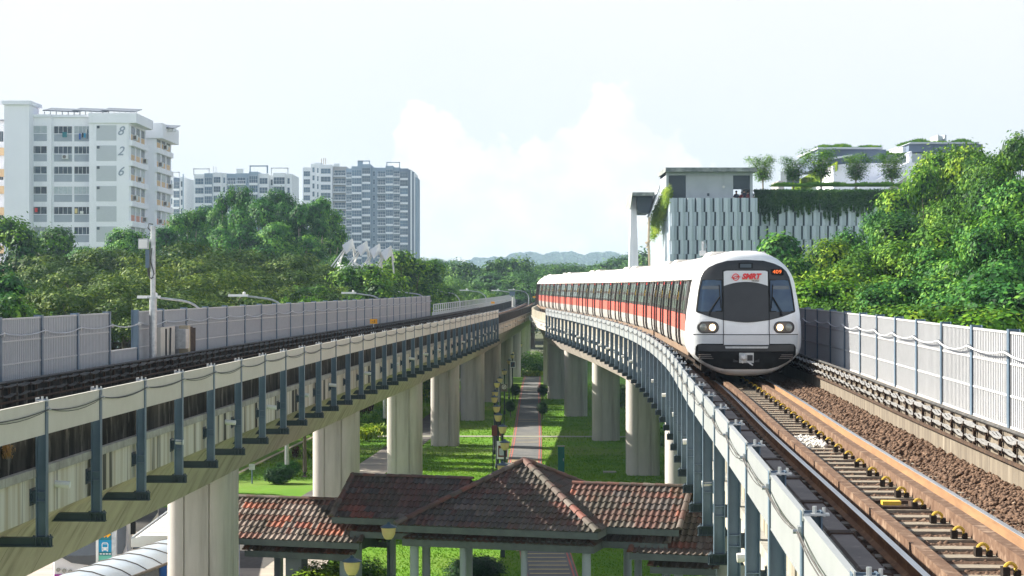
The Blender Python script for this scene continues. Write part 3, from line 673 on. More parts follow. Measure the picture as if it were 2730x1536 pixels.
def stones():
    # loose stones of the ballast, dense near the camera
    base = np.array([(1, 0, 0), (-1, 0, 0), (0, 1, 0), (0, -1, 0), (0, 0, 1), (0, 0, -1)], float); tri = np.array([(0, 2, 4), (2, 1, 4), (1, 3, 4), (3, 0, 4), (2, 0, 5), (1, 2, 5), (3, 1, 5), (0, 3, 5)])
    def make(n, y0, y1, olo, ohi, s0, s1, name, m, pw=1.0, zbase=-.20, zj=.03, label=None):
        u = rng.random(n); y = y0 + (y1 - y0) * u ** pw; o = rng.uniform(olo, ohi, n)
        keep = np.ones(n, bool)
        for s in (-1, 1): keep &= ~((o * s > .60) & (o * s < .90)) ; keep &= ~((o * s > .36) & (o * s < .60))
        y = y[keep]; o = o[keep]; n = len(y)
        X = np.array([RX(q) for q in y]) + o
        z = zbase + rng.uniform(-zj * .5, zj, n) + np.where(np.abs(o) > 1.25, .05, 0) - np.where(np.abs(o) < .40, .045, 0) + np.where(o > 1.5, .05, 0)
        sc = rng.uniform(s0, s1, (n, 1, 1)) * rng.uniform(.55, 1.25, (n, 6, 1)) * np.array([1, 1, .75])
        V = base[None] * sc; th = rng.uniform(0, 6.28, n); c, s = np.cos(th), np.sin(th)
        Rm = np.zeros((n, 3, 3)); Rm[:, 0, 0] = c; Rm[:, 0, 1] = -s; Rm[:, 1, 0] = s; Rm[:, 1, 1] = c; Rm[:, 2, 2] = 1
        tl = rng.uniform(-.6, .6, n); Rx = np.zeros((n, 3, 3)); Rx[:, 0, 0] = 1; Rx[:, 1, 1] = np.cos(tl); Rx[:, 1, 2] = -np.sin(tl); Rx[:, 2, 1] = np.sin(tl); Rx[:, 2, 2] = np.cos(tl)
        V = V @ Rm @ Rx + np.stack([X, y, z], 1)[:, None]
        T = tri[None] + (np.arange(n) * 6)[:, None, None]
        return rawmesh(name, V.reshape(-1, 3), T.reshape(-1, 3), m)
    o = make(30000, 12, 30, -1.75, 1.92, .032, .062, 'ballast_stones', M['stone'], 1.1); tag(o, 'brown loose ballast stones around the sleepers', 'ballast', kind='stuff')
    o = make(16000, 30, 56, -1.75, 1.92, .04, .075, 'ballast_stones', M['stone']); tag(o, 'brown ballast stones in front of the train', 'ballast', kind='stuff')
    o = make(420, 33.6, 35.6, -.30, .18, .04, .07, 'white_ballast_stones', M['whitestone'], zbase=-.15, zj=.06); tag(o, 'patch of white painted stones between the sleepers', 'stones', kind='stuff')
def rawmesh(name, V, Fc, m, smooth=False):
    me = bpy.data.meshes.new(name); V = np.ascontiguousarray(V, np.float32); Fc = np.ascontiguousarray(Fc, np.int32); nf, k = Fc.shape
    me.vertices.add(len(V)); me.vertices.foreach_set('co', V.ravel()); me.loops.add(nf * k); me.loops.foreach_set('vertex_index', Fc.ravel())
    me.polygons.add(nf); me.polygons.foreach_set('loop_start', np.arange(0, nf * k, k, dtype=np.int32)); me.polygons.foreach_set('loop_total', np.full(nf, k, np.int32))
    me.update(calc_edges=True); me.materials.append(m)
    o = bpy.data.objects.new(name, me); COL.objects.link(o); return o
stones()
# third-rail protective cover beside the right track
def third_rail():
    root = thing('third_rail_cover', 'brown grey box cover of the third rail beside the near left rail', 'third rail cover')
    ln = Line(RX, 8, 60, -1.46); a = 0
    i = 0
    while a < ln.L - 2.6:
        mb = MB(); L_ = 2.56; prof = [(-.13, .10), (.13, .10), (.13, .25), (.10, .29), (-.10, .29), (-.13, .25)]
        mb.xzprism([(x, z) for x, z in prof], 0, L_); q = ln.at(a + 2.6) - ln.at(a); o = recalc(mb.obj('cover_section', M['cover'], root)); o.location = ln.at(a); o.rotation_euler = (0, 0, math.atan2(-q.x, q.y))
        mb = MB(); mb.xzprism([(-.145, .09), (.145, .09), (.145, .265), (.11, .305), (-.11, .305), (-.145, .265)], -.12, .10); mb.bb(-.12, -.04, -.08, .06, -.25, .1); recalc(mb.obj('joint_strap', M['rack'], o))
        a += 2.6; i += 1
    for k in range(70):
        aa = k * .7 + .2
        if aa > ln.L: break
    mb = MB()
    for k in range(int(ln.L / .35)):
        aa = k * .35; c = ln.at(aa); R = Matrix.Rotation(ln.rz(aa), 3, 'Z')
        pts = [c + R @ Vector((.27 + math.cos(t) * .05, math.sin(t) * .03, -.06 + math.sin(t) * .06)) for t in np.linspace(0, math.pi * 1.7, 7)]; mb.tube(pts, .016, 4)
    mb.obj('insulator_row', M['cable'], root, True)['kind'] = 'stuff'
third_rail()
# yellow distance signs
def dsign(px, py, D, txt, label):
    p = PX(px, py, D); o = thing('distance_sign', label, 'sign', (p.x, p.y, p.z), group='yellow trackside signs')
    mb = MB(); mb.bb(-.19, .19, -.01, .01, -.12, .12); mb.obj('plate', M['orange'], o)
    if txt: text(txt, .22, M['black'], o, 'number', (0.02, -.016, 0))
    mb = MB(); mb.bb(-.02, .02, .012, .06, -.3, -.02); mb.obj('bracket', M['galv'], o)
dsign(996, 857, 95, '-1', 'yellow sign reading -1 at the foot of the left noise barrier')
dsign(1314, 807, 200, '', 'small yellow sign on the far railing of the left viaduct')
dsign(1424, 792, 262, '', 'farthest tiny yellow sign beside the tail of the train')
# mast with antenna box
def mast():
    p = PX(408, 960, 55); r = thing('signal_mast', 'tall steel mast with beige antenna box in front of the left noise barrier', 'mast', (p.x, p.y, .42))
    mb = MB(); mb.tube([(0, 0, 0), (0, 0, 1.95)], .11, 12); mb.obj('lower_pole', M['galv'], r, True)
    mb = MB(); mb.tube([(0, 0, 1.95), (0, 0, 4.05)], .075, 12); mb.bb(-.16, .14, -.07, .07, 1.93, 1.98); mb.obj('upper_pole', M['galv'], r, True)
    mb = MB(); mb.bb(-.42, -.13, -.08, .08, 3.38, 3.68); mb.mi = 1; mb.bb(-.39, -.16, -.10, -.08, 3.41, 3.65); mb.mi = 0; mb.bb(-.13, -.02, -.03, .03, 3.60, 3.68); mb.obj('antenna_box', [M['galv'], M['signwhite']], r)
    mb = MB(); mb.bb(-.21, -.10, -.07, .07, 2.82, 3.36); mb.obj('equipment_case', M['steel'], r)
    mb = MB(); mb.tube([(0, 0, 4.1), (-.12, 0, 4.12), (-.15, 0, 4.0), (-.03, 0, 3.86)], .018, 5); mb.tube([(-.02, -.08, 3.4), (-.05, -.1, 3.0), (.05, -.1, 2.65), (-.02, -.1, 2.5), (-.13, -.05, 2.6), (-.15, -.05, 2.85)], .018, 5); mb.tube([(-.11, -.06, 2.84), (-.08, -.07, 2.5), (.03, -.09, 2.55)], .018, 5); mb.obj('cable', M['cable'], r, True)
    mb = MB(); mb.bb(-.2, .2, -.15, .15, 0, .06); mb.obj('base_plate', M['black'], r)
mast()
def cabinets():
    ln = Line(LX, 40, 90, -2.6); a = arc_px(ln, 440); c = ln.at(a)
    r = thing('trackside_cabinet', 'weathered steel cabinets and torn pipes against the left noise barrier', 'cabinet', c + Vector((0, 0, .42)), ln.rz(a))
    mb = MB(); mb.bb(-.05, .08, -.9, .95, 0, 1.05); mb.obj('access_door', M['panel_l'], r)
    mb = MB(); mb.tube([(.1, -.3, .02), (.1, -.3, 1.0)], .03, 5); mb.tube([(.1, .2, .02), (.12, .2, 1.02)], .03, 5); mb.obj('door_pipe', M['cable'], r, True)
    mb = MB(); mb.bb(.02, .38, 1.1, 1.6, .35, .95); mb.obj('junction_box', M['galv'], r)
    mb = MB(); mb.bb(.02, .30, 1.75, 2.1, .0, 1.05); mb.obj('cable_duct', M['kerb'], r)
    mb = MB(); mb.bb(.02, .24, 2.4, 2.7, .1, 1.0); mb.bb(.02, .2, 2.9, 3.3, .0, .95); mb.obj('dark_duct', M['rack'], r)
    mb = MB()
    for k in range(7): mb.tube([(.25, 1.7 + .15 * k, .2), (.35, 1.9 + .2 * k, -.02), (.35, 2.3 + .25 * k, .0)], .02, 5)
    mb.obj('loose_cable', M['wire'], r, True)
cabinets()
# ------------------------------------------------------------------ train
OUT = [(0.0, 3.70), (.35, 3.69), (.62, 3.62), (.90, 3.49), (1.14, 3.30), (1.30, 3.10), (1.40, 2.86), (1.45, 2.55), (1.51, 2.2), (1.56, 1.8), (1.59, 1.4), (1.59, 1.12), (1.56, .90), (1.46, .74), (1.26, .58), (1.02, .42), (.78, .30), (.5, .235), (.2, .21), (0.0, .205)]
ZC = 1.9
_ang = [math.atan2(z - ZC, x) for x, z in OUT]; _rad = [math.hypot(x, z - ZC) for x, z in OUT]
_ai = np.array(_ang[::-1]); _ri = np.array(_rad[::-1])
def rout(a): return float(np.interp(a, _ai, _ri))
def extra(s): return float(np.interp(s, [0, .8, .88, .93, .965, .99, 1.0], [0, 0, .015, .05, .11, .22, .34]))
def yface(x, z):
    a = math.atan2(z - ZC, abs(x)); s = math.hypot(x, z - ZC) / rout(a)
    return .30 * (abs(x) / 1.6) ** 2.2 + .15 * max(0, z - 1.7) + .06 * max(0, z - 2.9) ** 2 + .12 * max(0, .9 - z) + extra(min(s, 1))
def xline(rows, z):
    rows = sorted(rows); zs = [r[0] for r in rows]
    return float(np.interp(z, zs, [r[1] for r in rows])), float(np.interp(z, zs, [r[2] for r in rows]))
def patch(rows, m, parent, name, off=.012, nz=26, nx=24, smooth=True, thick=True):
    zs = sorted(set([r[0] for r in rows]) | set(np.linspace(min(r[0] for r in rows), max(r[0] for r in rows), nz)))
    mb = MB(); V = []
    for z in zs:
        a, b = xline(rows, z)
        for k in range(nx + 1): x = a + (b - a) * k / nx; V.append((x, yface(x, z) - off, z))
    W = nx + 1; fs = []
    for i in range(len(zs) - 1):
        for k in range(nx): fs.append((i * W + k, i * W + k + 1, (i + 1) * W + k + 1, (i + 1) * W + k))
    mb.add(V, fs); return mb.obj(name, m, parent, smooth)
def build_train():
    A = Line(RX, 50, 240, 0)
    a0 = float(np.interp(52.0, A.P[:, 1], A.A))
    p = A.at(a0); q = A.at(a0 + 18)
    root = thing('metro_train', 'white metro train with red band and dark windows arriving on the right viaduct', 'train', p, 0)
    def place(o, a, L_=22.2):
        u = A.at(a); v = A.at(a + L_); d = v - u; o.location = u - p; o.rotation_euler = (0, 0, math.atan2(-d.x, d.y))
    # ---- cab
    mb = MB(); NA = 72; S = [.25, .5, .7, .8, .86, .9, .93, .95, .965, .98, .99, 1.0]
    A_ = np.linspace(-math.pi / 2, math.pi / 2, NA // 2 + 1); angs = list(A_) + [math.pi - a for a in A_[::-1][1:-1]]
    mb.v.append((0, yface(0, ZC), ZC)); n = len(angs)
    for s in S:
        for a in angs:
            aa = a if a <= math.pi / 2 else math.pi - a
            r = rout(aa) * s; x = math.cos(a) * r; z = ZC + math.sin(a) * r; mb.v.append((x, yface(abs(x) if s < 1 else abs(x) * .9999, z), z))
    for yb in (.8, 1.7):
        for a in angs:
            aa = a if a <= math.pi / 2 else math.pi - a
            r = rout(aa); x = math.cos(a) * r; z = ZC + math.sin(a) * r
            zz = max(z, .78) if yb > 1 else max(z, .45); mb.v.append((x, yb, zz))
    for j in range(n): mb.f.append((0, 1 + j, 1 + (j + 1) % n)); mb.m.append(0)
    for i in range(len(S) + 1):
        for j in range(n): mb.f.append((1 + i * n + j, 1 + (i + 1) * n + j, 1 + (i + 1) * n + (j + 1) % n, 1 + i * n + (j + 1) % n)); mb.m.append(0)
    cab = recalc(mb.obj('cab_front', M['cabwhite'], root, True)); 
    try: cab.data.shade_smooth()
    except Exception: pass
    place(cab, a0)
    blk = [(3.44, -.06, .06), (3.42, -.50, .50), (3.34, -.80, .80), (3.24, -1.02, 1.02), (3.12, -1.15, 1.15), (2.95, -1.235, 1.235), (2.6, -1.31, 1.31), (2.3, -1.35, 1.35), (2.02, -1.385, 1.385), (1.985, -1.37, 1.37), (1.86, -1.02, 1.02), (1.77, -.66, .66), (1.72, -.3, .3), (1.70, -.05, .05)]
    patch(blk, M['mask'], cab, 'windscreen_surround', .012)
    patch([(1.36, -1.585, 1.585), (.95, -1.56, 1.56)], M['cabgrey'], cab, 'lower_panel', .006)
    patch([(1.375, -1.58, 1.58), (1.355, -1.58, 1.58)], M['black'], cab, 'seam', .012, nz=2)
    patch([(1.11, -1.22, 1.22), (1.09, -1.34, 1.34), (1.02, -1.39, 1.39), (.80, -1.40, 1.40), (.72, -1.33, 1.33), (.58, -1.13, 1.13), (.47, -.88, .88), (.40, -.60, .60)], M['black'], cab, 'recess_shade_patch', .016)  # flat black patch standing in for the shade inside the coupler opening
    patch([(.37, -.72, .72), (.30, -.66, .66), (.23, -.4, .4)], M['cabgrey'], cab, 'bottom_lip', .01)
    patch([(1.08, -1.33, 1.33), (.90, -1.33, 1.33)], M['mask'], cab, 'bumper_bar', .06)
    # centre door
    arc = lambda x: 2.83 - .115 * (x / .61) ** 2
    V = []; nx = 20; nz = 10; mb = MB()
    for i in range(nz + 1):
        for k in range(nx + 1):
            x = -.61 + 1.22 * k / nx; t = i / nz; top = 3.14 - .03 * max(0, (abs(x) - .52) / .09) ** 2; z = arc(x) * (1 - t) + top * t; V.append((x, yface(x, z) - .022, z))
    mb.add(V, [(i * (nx + 1) + k, i * (nx + 1) + k + 1, (i + 1) * (nx + 1) + k + 1, (i + 1) * (nx + 1) + k) for i in range(nz) for k in range(nx)])
    mb.obj('door_top_panel', M['doorpanel'], cab, True)
    patch([(2.70, -.605, .605), (1.78, -.62, .62)], M['mask'], cab, 'door_window', .02)
    patch([(1.345, -.63, .63), (1.02, -.625, .625)], M['doorpanel'], cab, 'door_lower_panel', .02)
    patch([(1.04, -.60, .60), (.985, -.58, .58)], M['galv'], cab, 'door_step', .10)
    mb = MB()
    for x in (-.635, .635):
        for z0 in np.arange(1.36, 3.10, .12): mb.beam((x, yface(x, z0) - .018, z0), (x, yface(x, z0 + .12) - .018, z0 + .12), .016)
        for z0 in np.arange(1.0, 1.34, .12): mb.beam((x, yface(x, z0) - .018, z0), (x, yface(x, z0 + .12) - .018, z0 + .12), .016)
    for k in range(20):
        x = -.62 + .062 * k; mb.beam((x, yface(x, 3.155) - .018, 3.155), (x + .062, yface(x + .062, 3.155) - .018, 3.155), .014)
    mb.obj('door_seal', M['black'], cab)
    for s in (-1, 1):
        rows = [(2.88, .67, 1.20), (2.6, .67, 1.275), (2.3, .68, 1.315), (2.03, .69, 1.35), (2.0, .71, 1.33)]
        patch([(z, a if s > 0 else -b, b if s > 0 else -a) for z, a, b in rows], M['cabglass'], cab, 'side_windscreen', .024, nz=8)
        # pale bulkhead seen through the lower glass
        patch([(2.72, .74 * s if s > 0 else -1.2, 1.2 if s > 0 else -.74 * 1), (2.62, .74 if s > 0 else -1.22, 1.22 if s > 0 else -.74)], M['signteal'] if False else M['glass'], cab, 'sun_blind', .028, nz=2)
        mb = MB()
        for z0, z1, xx in ((2.88, 2.0, .665),):
            mb.beam((s * xx, yface(xx, z0) - .03, z0), (s * xx, yface(xx, z1) - .03, z1), .02)
        pts = [(1.20, 2.88), (1.275, 2.6), (1.315, 2.3), (1.35, 2.02)]
        for (x0, z0), (x1, z1) in zip(pts[:-1], pts[1:]): mb.beam((s * x0, yface(x0, z0) - .03, z0), (s * x1, yface(x1, z1) - .03, z1), .02)
        mb.beam((s * .665, yface(.665, 2.88) - .03, 2.88), (s * 1.2, yface(1.2, 2.88) - .03, 2.88), .02); mb.beam((s * .665, yface(.665, 2.01) - .03, 2.01), (s * 1.35, yface(1.35, 2.01) - .03, 2.01), .02)
        mb.obj('windscreen_seal', M['black'], cab)
        # headlight capsule
        cx = s * 1.055; cz = 1.565; hl = MB(); r = .145; Lh = .13; ring = []
        ol = [(cx + Lh * (1 if math.cos(t) > 0 else -1) + r * math.cos(t), cz + r * math.sin(t)) for t in np.linspace(0, 2 * math.pi, 29)[:-1]]
        ol2 = [(cx + Lh * (1 if math.cos(t) > 0 else -1) + (r + .022) * math.cos(t), cz + (r + .022) * math.sin(t)) for t in np.linspace(0, 2 * math.pi, 29)[:-1]]
        k = len(ol); vs = [(x, yface(x, z) - .02, z) for x, z in ol2] + [(x, yface(x, z) - .035, z) for x, z in ol] + [(x, yface(x, z) + .005, z) for x, z in ol]
        hl.add(vs, [(i, (i + 1) % k, k + (i + 1) % k, k + i) for i in range(k)] + [(k + i, k + (i + 1) % k, 2 * k + (i + 1) % k, 2 * k + i) for i in range(k)])
        h = hl.obj('headlight', M['mask'], cab, True)
        fb = MB(); fb.add([(x, yface(x, z) - .014, z) for x, z in ol], [tuple(range(k))]); fb.obj('lens_back', M['grille'], h)
        for xx, mm, nm in ((cx - s * .125, M['lampon'], 'lit_lamp'), (cx + s * .125, M['lampoff'], 'lamp')):
            lb = MB(); yy = yface(xx, cz) - .02; lb.v.append((xx, yy - .03, cz)); nn = 18
            for rr, dy in ((.06, -.025), (.092 if nm == 'lit_lamp' else .105, 0)):
                for t in range(nn): lb.v.append((xx + rr * math.cos(2 * math.pi * t / nn), yy + dy, cz + rr * math.sin(2 * math.pi * t / nn)))
            for t in range(nn):
                lb.f.append((0, 1 + t, 1 + (t + 1) % nn)); lb.f.append((1 + t, 1 + nn + t, 1 + nn + (t + 1) % nn, 1 + (t + 1) % nn)); lb.m += [0, 0]
            lo = lb.obj(nm, mm, h, True)
        # wiper
        wp = MB(); px_ = .98 if s > 0 else 1.02
        P0 = (s * px_, yface(px_, 1.95) - .06, 1.95); P1 = (s * .72, yface(.72, 2.42) - .07, 2.42)
        wp.tube([P0, P1], .014, 5); wp.tube([(P0[0] + s * .02, P0[1], P0[2] + .03), (P1[0] + s * .03, P1[1], P1[2] - .02)], .009, 4)
        wp.tube([(s * .745, yface(.745, 2.75) - .05, 2.75), (s * .70, yface(.70, 2.10) - .05, 2.10)], .013, 4); wp.tube([(P0[0], P0[1] - .02, 1.92), (P0[0], P0[1] + .04, 1.92)], .03, 8)
        wp.obj('wiper', M['black'], cab, True)
        sb = MB()
        for z in (.69, .74, .79): sb.bb(s * .88, s * 1.30, .10, .30, z, z + .022)
        sb.bb(s * .88, s * 1.30, .25, .3, .66, .82); sb.obj('footstep', M['grille'], cab)
    # coupler
    c = MB(); c.bb(-.20, .20, -.02, .3, .58, .86); cp = c.obj('coupler', M['galv'], cab)
    c = MB(); c.bb(-.36, -.22, .02, .3, .60, .84); c.bb(.22, .36, .02, .3, .60, .84); c.bb(.02, .17, -.03, .1, .64, .80); c.obj('coupler_housing', M['mask'], cp)
    c = MB(); c.lathe([(.085, 0), (.085, .12), (.05, .2)], (0, 0, 0), 12); hd = c.obj('coupler_head', M['signwhite'], cp, True); hd.rotation_euler = (math.radians(90), 0, 0); hd.location = (-.09, -.02, .74)
    c = MB(); c.tube([(.02, -.05, .62), (.16, -.14, .52)], .02, 6); c.tube([(-.12, -.05, .62), (-.12, -.16, .60)], .03, 6); c.obj('coupler_lever', M['signwhite'], cp)
    # displays, logo
    c = MB(); c.bb(-.20, .20, yface(0, 3.28) - .03, yface(0, 3.28) + .06, 3.20, 3.355); d = c.obj('destination_display', M['black'], cab)
    c = MB(); c.bb(-.155, .155, yface(0, 3.28) - .034, yface(0, 3.28) - .03, 3.225, 3.33); c.obj('display_glass', M['louvre'], d)
    c = MB(); yd = yface(.88, 3.08); c.bb(.70, 1.05, yd - .05, yd + .05, 3.02, 3.19); d = c.obj('number_display', M['black'], cab)
    text('409', .145, M['led'], d, 'lit_number', (.875, yd - .056, 3.105), bold=0, sx=1.15)
    yl = yface(.1, 2.95) - .034; tilt = math.pi / 2 - .15
    lg = text('SMRT', .205, M['logo'], cab, 'logo_lettering', (.14, yl + .003, 2.975), rot=(tilt, 0, 0), shear=.28, bold=.011, sx=1.0)
    text('TRAINS', .06, M['grille'], lg, 'small_lettering', (.12, -.122, 0), rot=(0, 0, 0), bold=.0005)
    c = MB(); c.bb(-.255, .25, -.090, -.083, -.002, .002); c.obj('yellow_line', M['yellow'], lg)
    ringm = MB(); R_ = .088
    def arcpts(r, a, b, n, cx=0, cz=0): return [(cx + r * math.cos(t), 0, cz + r * math.sin(t)) for t in np.linspace(a, b, n)]
    ringm.tube(arcpts(R_, 0, 2 * math.pi, 28), .0125, 5)
    ringm.tube([(-.125, 0, -.012), (-.05, 0, -.012), (-.02, 0, .022), (.03, 0, .028), (.085, 0, .028)], .0115, 5)
    ringm.tube([(.125, 0, .006), (.05, 0, .006), (.02, 0, -.03), (-.03, 0, -.036), (-.085, 0, -.036)], .0115, 5)
    em = ringm.obj('round_emblem', M['logo'], cab, True); em.location = (-.28, yl, 2.96); em.scale = (1, .25, 1)
    # ---- carriages
    SP = [(1.50, .92), (1.56, 1.0), (1.59, 1.2), (1.595, 1.42), (1.59, 1.9), (1.555, 2.35), (1.47, 2.9)]
    RF = [(1.49, 2.89), (1.49, 2.94), (1.42, 3.06), (1.28, 3.26), (1.08, 3.44), (.82, 3.57), (.5, 3.65), (0, 3.68)]
    def wz(z): return float(np.interp(z, [q[1] for q in SP], [q[0] for q in SP]))
    def shell(y0, y1, first):
        mb = MB()
        for s in (-1, 1):
            for k in range(len(SP) - 1):
                (a, za), (b, zb) = SP[k], SP[k + 1]
                mb.mi = 0 if zb <= 1.43 else (1 if zb <= 1.91 else 2)
                mb.add([(s * a, y0, za), (s * a, y1, za), (s * b, y1, zb), (s * b, y0, zb)], [(0, 1, 2, 3)])
        mb.mi = 2
        for y in (y0, y1): mb.add([(s * a, y, z) for s, q in ((1, SP), (-1, SP[::-1])) for a, z in q], [tuple(range(14))])
        return recalc(mb.obj('carriage', [M['tgrey'], M['tred'], M['tdark']], root))
    def roof(y0, y1, par):
        mb = MB(); prof = RF + [(-x, z) for x, z in RF[::-1][1:]]
        ys = [y0, y0 + .12, y1 - .12, y1]; sc = [.965, 1, 1, .965]; n = len(prof)
        for y, s in zip(ys, sc): mb.v += [(x * s, y, 2.85 + (z - 2.85) * s) for x, z in prof]
        for i in range(3):
            for j in range(n - 1): mb.f.append((i * n + j, i * n + j + 1, (i + 1) * n + j + 1, (i + 1) * n + j)); mb.m.append(0)
        mb.f.append(tuple(range(n))); mb.f.append(tuple(3 * n + j for j in range(n))[::-1]); mb.m += [0, 0]
        return recalc(mb.obj('roof', M['roofwhite'], par, True))
    def vbar(mb, s, y, w, t, z0=.93, z1=2.9):
        zs = [z for z in (.93, 1.0, 1.2, 1.42, 1.9, 2.35, 2.9) if z0 <= z <= z1]
        for za, zb in zip(zs[:-1], zs[1:]):
            a, b = wz(za), wz(zb); vs = [(s * a, y - w / 2, za), (s * a, y + w / 2, za), (s * (a + t), y + w / 2, za), (s * (a + t), y - w / 2, za), (s * b, y - w / 2, zb), (s * b, y + w / 2, zb), (s * (b + t), y + w / 2, zb), (s * (b + t), y - w / 2, zb)]
            mb.add(vs, [(0, 1, 2, 3), (4, 7, 6, 5), (0, 4, 5, 1), (1, 5, 6, 2), (2, 6, 7, 3), (3, 7, 4, 0)])
    def pane(mb, s, y0, y1, z0, z1, t=.012):
        a, b = wz(z0) + t, wz(z1) + t; mb.add([(s * a, y0, z0), (s * a, y1, z0), (s * b, y1, z1), (s * b, y0, z1)], [(0, 1, 2, 3)])
    def details(par, L_, y_start, doors):
        edges = []
        for s in (-1, 1):
            for yd in doors:
                mb = MB(); mb.mi = 0; vbar(mb, s, yd - .78, .10, .055); vbar(mb, s, yd + .78, .10, .055)
                vbar(mb, s, yd, .03, .02); mb.mi = 1; pane(mb, s, yd - .62, yd - .12, 2.02, 2.72); pane(mb, s, yd + .12, yd + .62, 2.02, 2.72)
                mb.mi = 2; pane(mb, s, yd + .5, yd + .62, 2.76, 2.85, .02); pane(mb, s, yd + .30, yd + .42, 2.76, 2.85, .02)
                mb.mi = 3; pane(mb, s, yd + .66, yd + .72, 2.3, 2.55, .02)
                mb.obj('door', [M['tdark'], M['tglass'], M['logo'], M['yellow']], par)
            prev = y_start
            for yd in list(doors) + [L_ + .6]:
                a = prev + .95 if prev != y_start else y_start + .5; b = yd - .95
                if b - a > .8:
                    mb = MB(); pane(mb, s, a + .1, b - .1, 2.02, 2.78); mb.mi = 1; vbar(mb, s, (a + b) / 2, .05, .02, 1.9, 2.9)
                    mb.obj('window', [M['tglass'], M['tdark']], par)
                prev = yd
            mb = MB(); mb.bb(s * 1.38, s * 1.50, y_start, L_, .72, .93); mb.obj('side_sill', M['tbrown'], par)
            mb = MB(); mb.bb(s * 1.49, s * 1.505, y_start, L_, 2.865, 2.90); mb.obj('gutter', M['grille'], par)
        mb = MB(); mb.bb(-1.3, 1.3, y_start + .1, L_ - .1, .50, .90)
        for yc in (3.2, L_ - 3.0):
            mb.bb(-1.15, 1.15, yc - 1.7, yc + 1.7, .28, .62)
        rnd = random.Random(3)
        for k in range(11):
            yy = y_start + 5.2 + k * 1.05
            for s in (-1, 1): mb.bb(s * .6, s * (1.15 + .2 * rnd.random()), yy, yy + .75, .22 + .2 * rnd.random(), .6)
        mb.obj('underframe_gear', M['under'], par)
        for yc in (3.2, L_ - 3.0):
            for dy in (-1.05, 1.05):
                mb = MB()
                for s in (-1, 1): mb.tube([(s * .70, yc + dy, .42), (s * .84, yc + dy, .42)], .42, 16); mb.bb(s * .9, s * 1.12, yc + dy - .22, yc + dy + .22, .24, .55)
                mb.tube([(-.7, yc + dy, .42), (.7, yc + dy, .42)], .08, 6); mb.obj('wheelset', M['rack'], par, True)
        for yc in (y_start + 1.9, L_ - 1.8):
            mb = MB(); mb.add([(x, y, z) for x, z in ((-.95, 3.48), (-.75, 3.71), (.75, 3.71), (.95, 3.48)) for y in (yc - 1.2, yc + 1.2)], [(0, 2, 3, 1), (2, 4, 5, 3), (4, 6, 7, 5), (0, 1, 7, 6), (0, 6, 4, 2), (1, 3, 5, 7)]); recalc(mb.obj('roof_unit', M['roofwhite'], par))
    L_ = 22.2
    c1 = shell(1.7, L_, True); place(c1, a0); r1 = roof(1.55, L_, c1); details(c1, L_, 1.7, [3.9 + .9, 9.6, 14.4, 19.2])
    mb = MB(); mb.bb(-.10, .10, -.1, .1, 3.70, 3.86); mb.tube([(0, 0, 3.84), (0, 0, 4.16)], .04, 8); mb.tube([(0, 0, 4.16), (.10, 0, 4.1), (.12, 0, 3.98), (.04, 0, 3.88)], .012, 4)
    an = mb.obj('roof_antenna', M['galv'], c1); an.location = (-.55, 9.0, .0)
    c2 = shell(.25, L_ - .1, False); place(c2, a0 + 22.75); roof(.2, L_ - .05, c2); details(c2, L_ - .1, .25, [3.0, 8.2, 13.4, 18.7])
    for k in range(2, 6):
        c = c2.copy(); COL.objects.link(c); place(c, a0 + 22.75 * k)
        for g in list(c2.children): d = g.copy(); COL.objects.link(d); d.parent = c
    for k in range(1, 6):
        mb = MB(); mb.bb(-1.15, 1.15, -.45, .45, .95, 3.2); g = mb.obj('gangway', M['black'], root); place(g, a0 + 22.75 * k - .1)
build_train()


# ------------------------------------------------------------------ tiled pavilion
TILES = [(.27, .125, .095), (.40, .135, .095), (.23, .165, .14), (.33, .26, .225), (.16, .13, .12), (.23, .11, .085), (.50, .165, .10)]
def tiled_slope(name, parent, P0, eu, ev, nrm, width, length, ul=None, ur=None, tw=.186, th=.285, rs=1, wts=None, bright=.36):
    # P0 eave start; eu along the eave; ev up the slope; ul/ur clip functions of v
    rr = random.Random(rs); V = []; Fc = []; Cc = []
    nu = int(width / tw) + 1; nv = int(math.ceil(length / th)); K = 6
    roll = lambda t: .038 * (max(0, math.sin(t * 2 * math.pi)) ** .8) - .008 * max(0, -math.sin(t * 2 * math.pi))
    last = TILES[0]
    for j in range(nv):
        v0 = j * th; v1 = min(v0 + th * 1.12, length)
        for i in range(nu):
            u0 = i * tw; a = ul((v0 + v1) / 2) if ul else 0; b = ur((v0 + v1) / 2) if ur else width
            if u0 + tw < a or u0 > b: continue
            if i == 0 or rr.random() > .68: last = rr.choices(TILES, wts or (4, 2, 4, 2, 3, 3, .6))[0]
            col = last; dk = rr.uniform(.75, 1.15); col = tuple(c * dk * bright for c in col); jit = rr.uniform(-.004, .004)  # bright puts viaduct shade and moss into tile colour; sunlit left roof stays lighter
            base = len(V)
            for v, lift in ((v0, .046), (v1, .012)):
                for k in range(K + 1):
                    u = min(max(u0 + tw * k / K, ul(v) if ul else 0), ur(v) if ur else width)
                    V.append(P0 + eu * u + ev * v + nrm * (roll(k / K) + lift + jit))
            for k in range(K + 1): u = min(max(u0 + tw * k / K, ul(v0) if ul else 0), ur(v0) if ur else width); V.append(P0 + eu * u + ev * v0 + nrm * (roll(k / K) + .022))
            for k in range(K): Fc.append((base + k, base + k + 1, base + K + 1 + k + 1, base + K + 1 + k)); Fc.append((base + 2 * K + 2 + k, base + 2 * K + 3 + k, base + k + 1, base + k))
            Cc += [col] * (3 * K + 3)
    mb = MB(); mb.add(V, Fc); o = mb.obj(name, M['tile'], parent)
    at = o.data.color_attributes.new('Col', 'FLOAT_COLOR', 'POINT')
    at.data.foreach_set('color', np.array([(*c, 1) for c in Cc], np.float32).ravel())
    return o
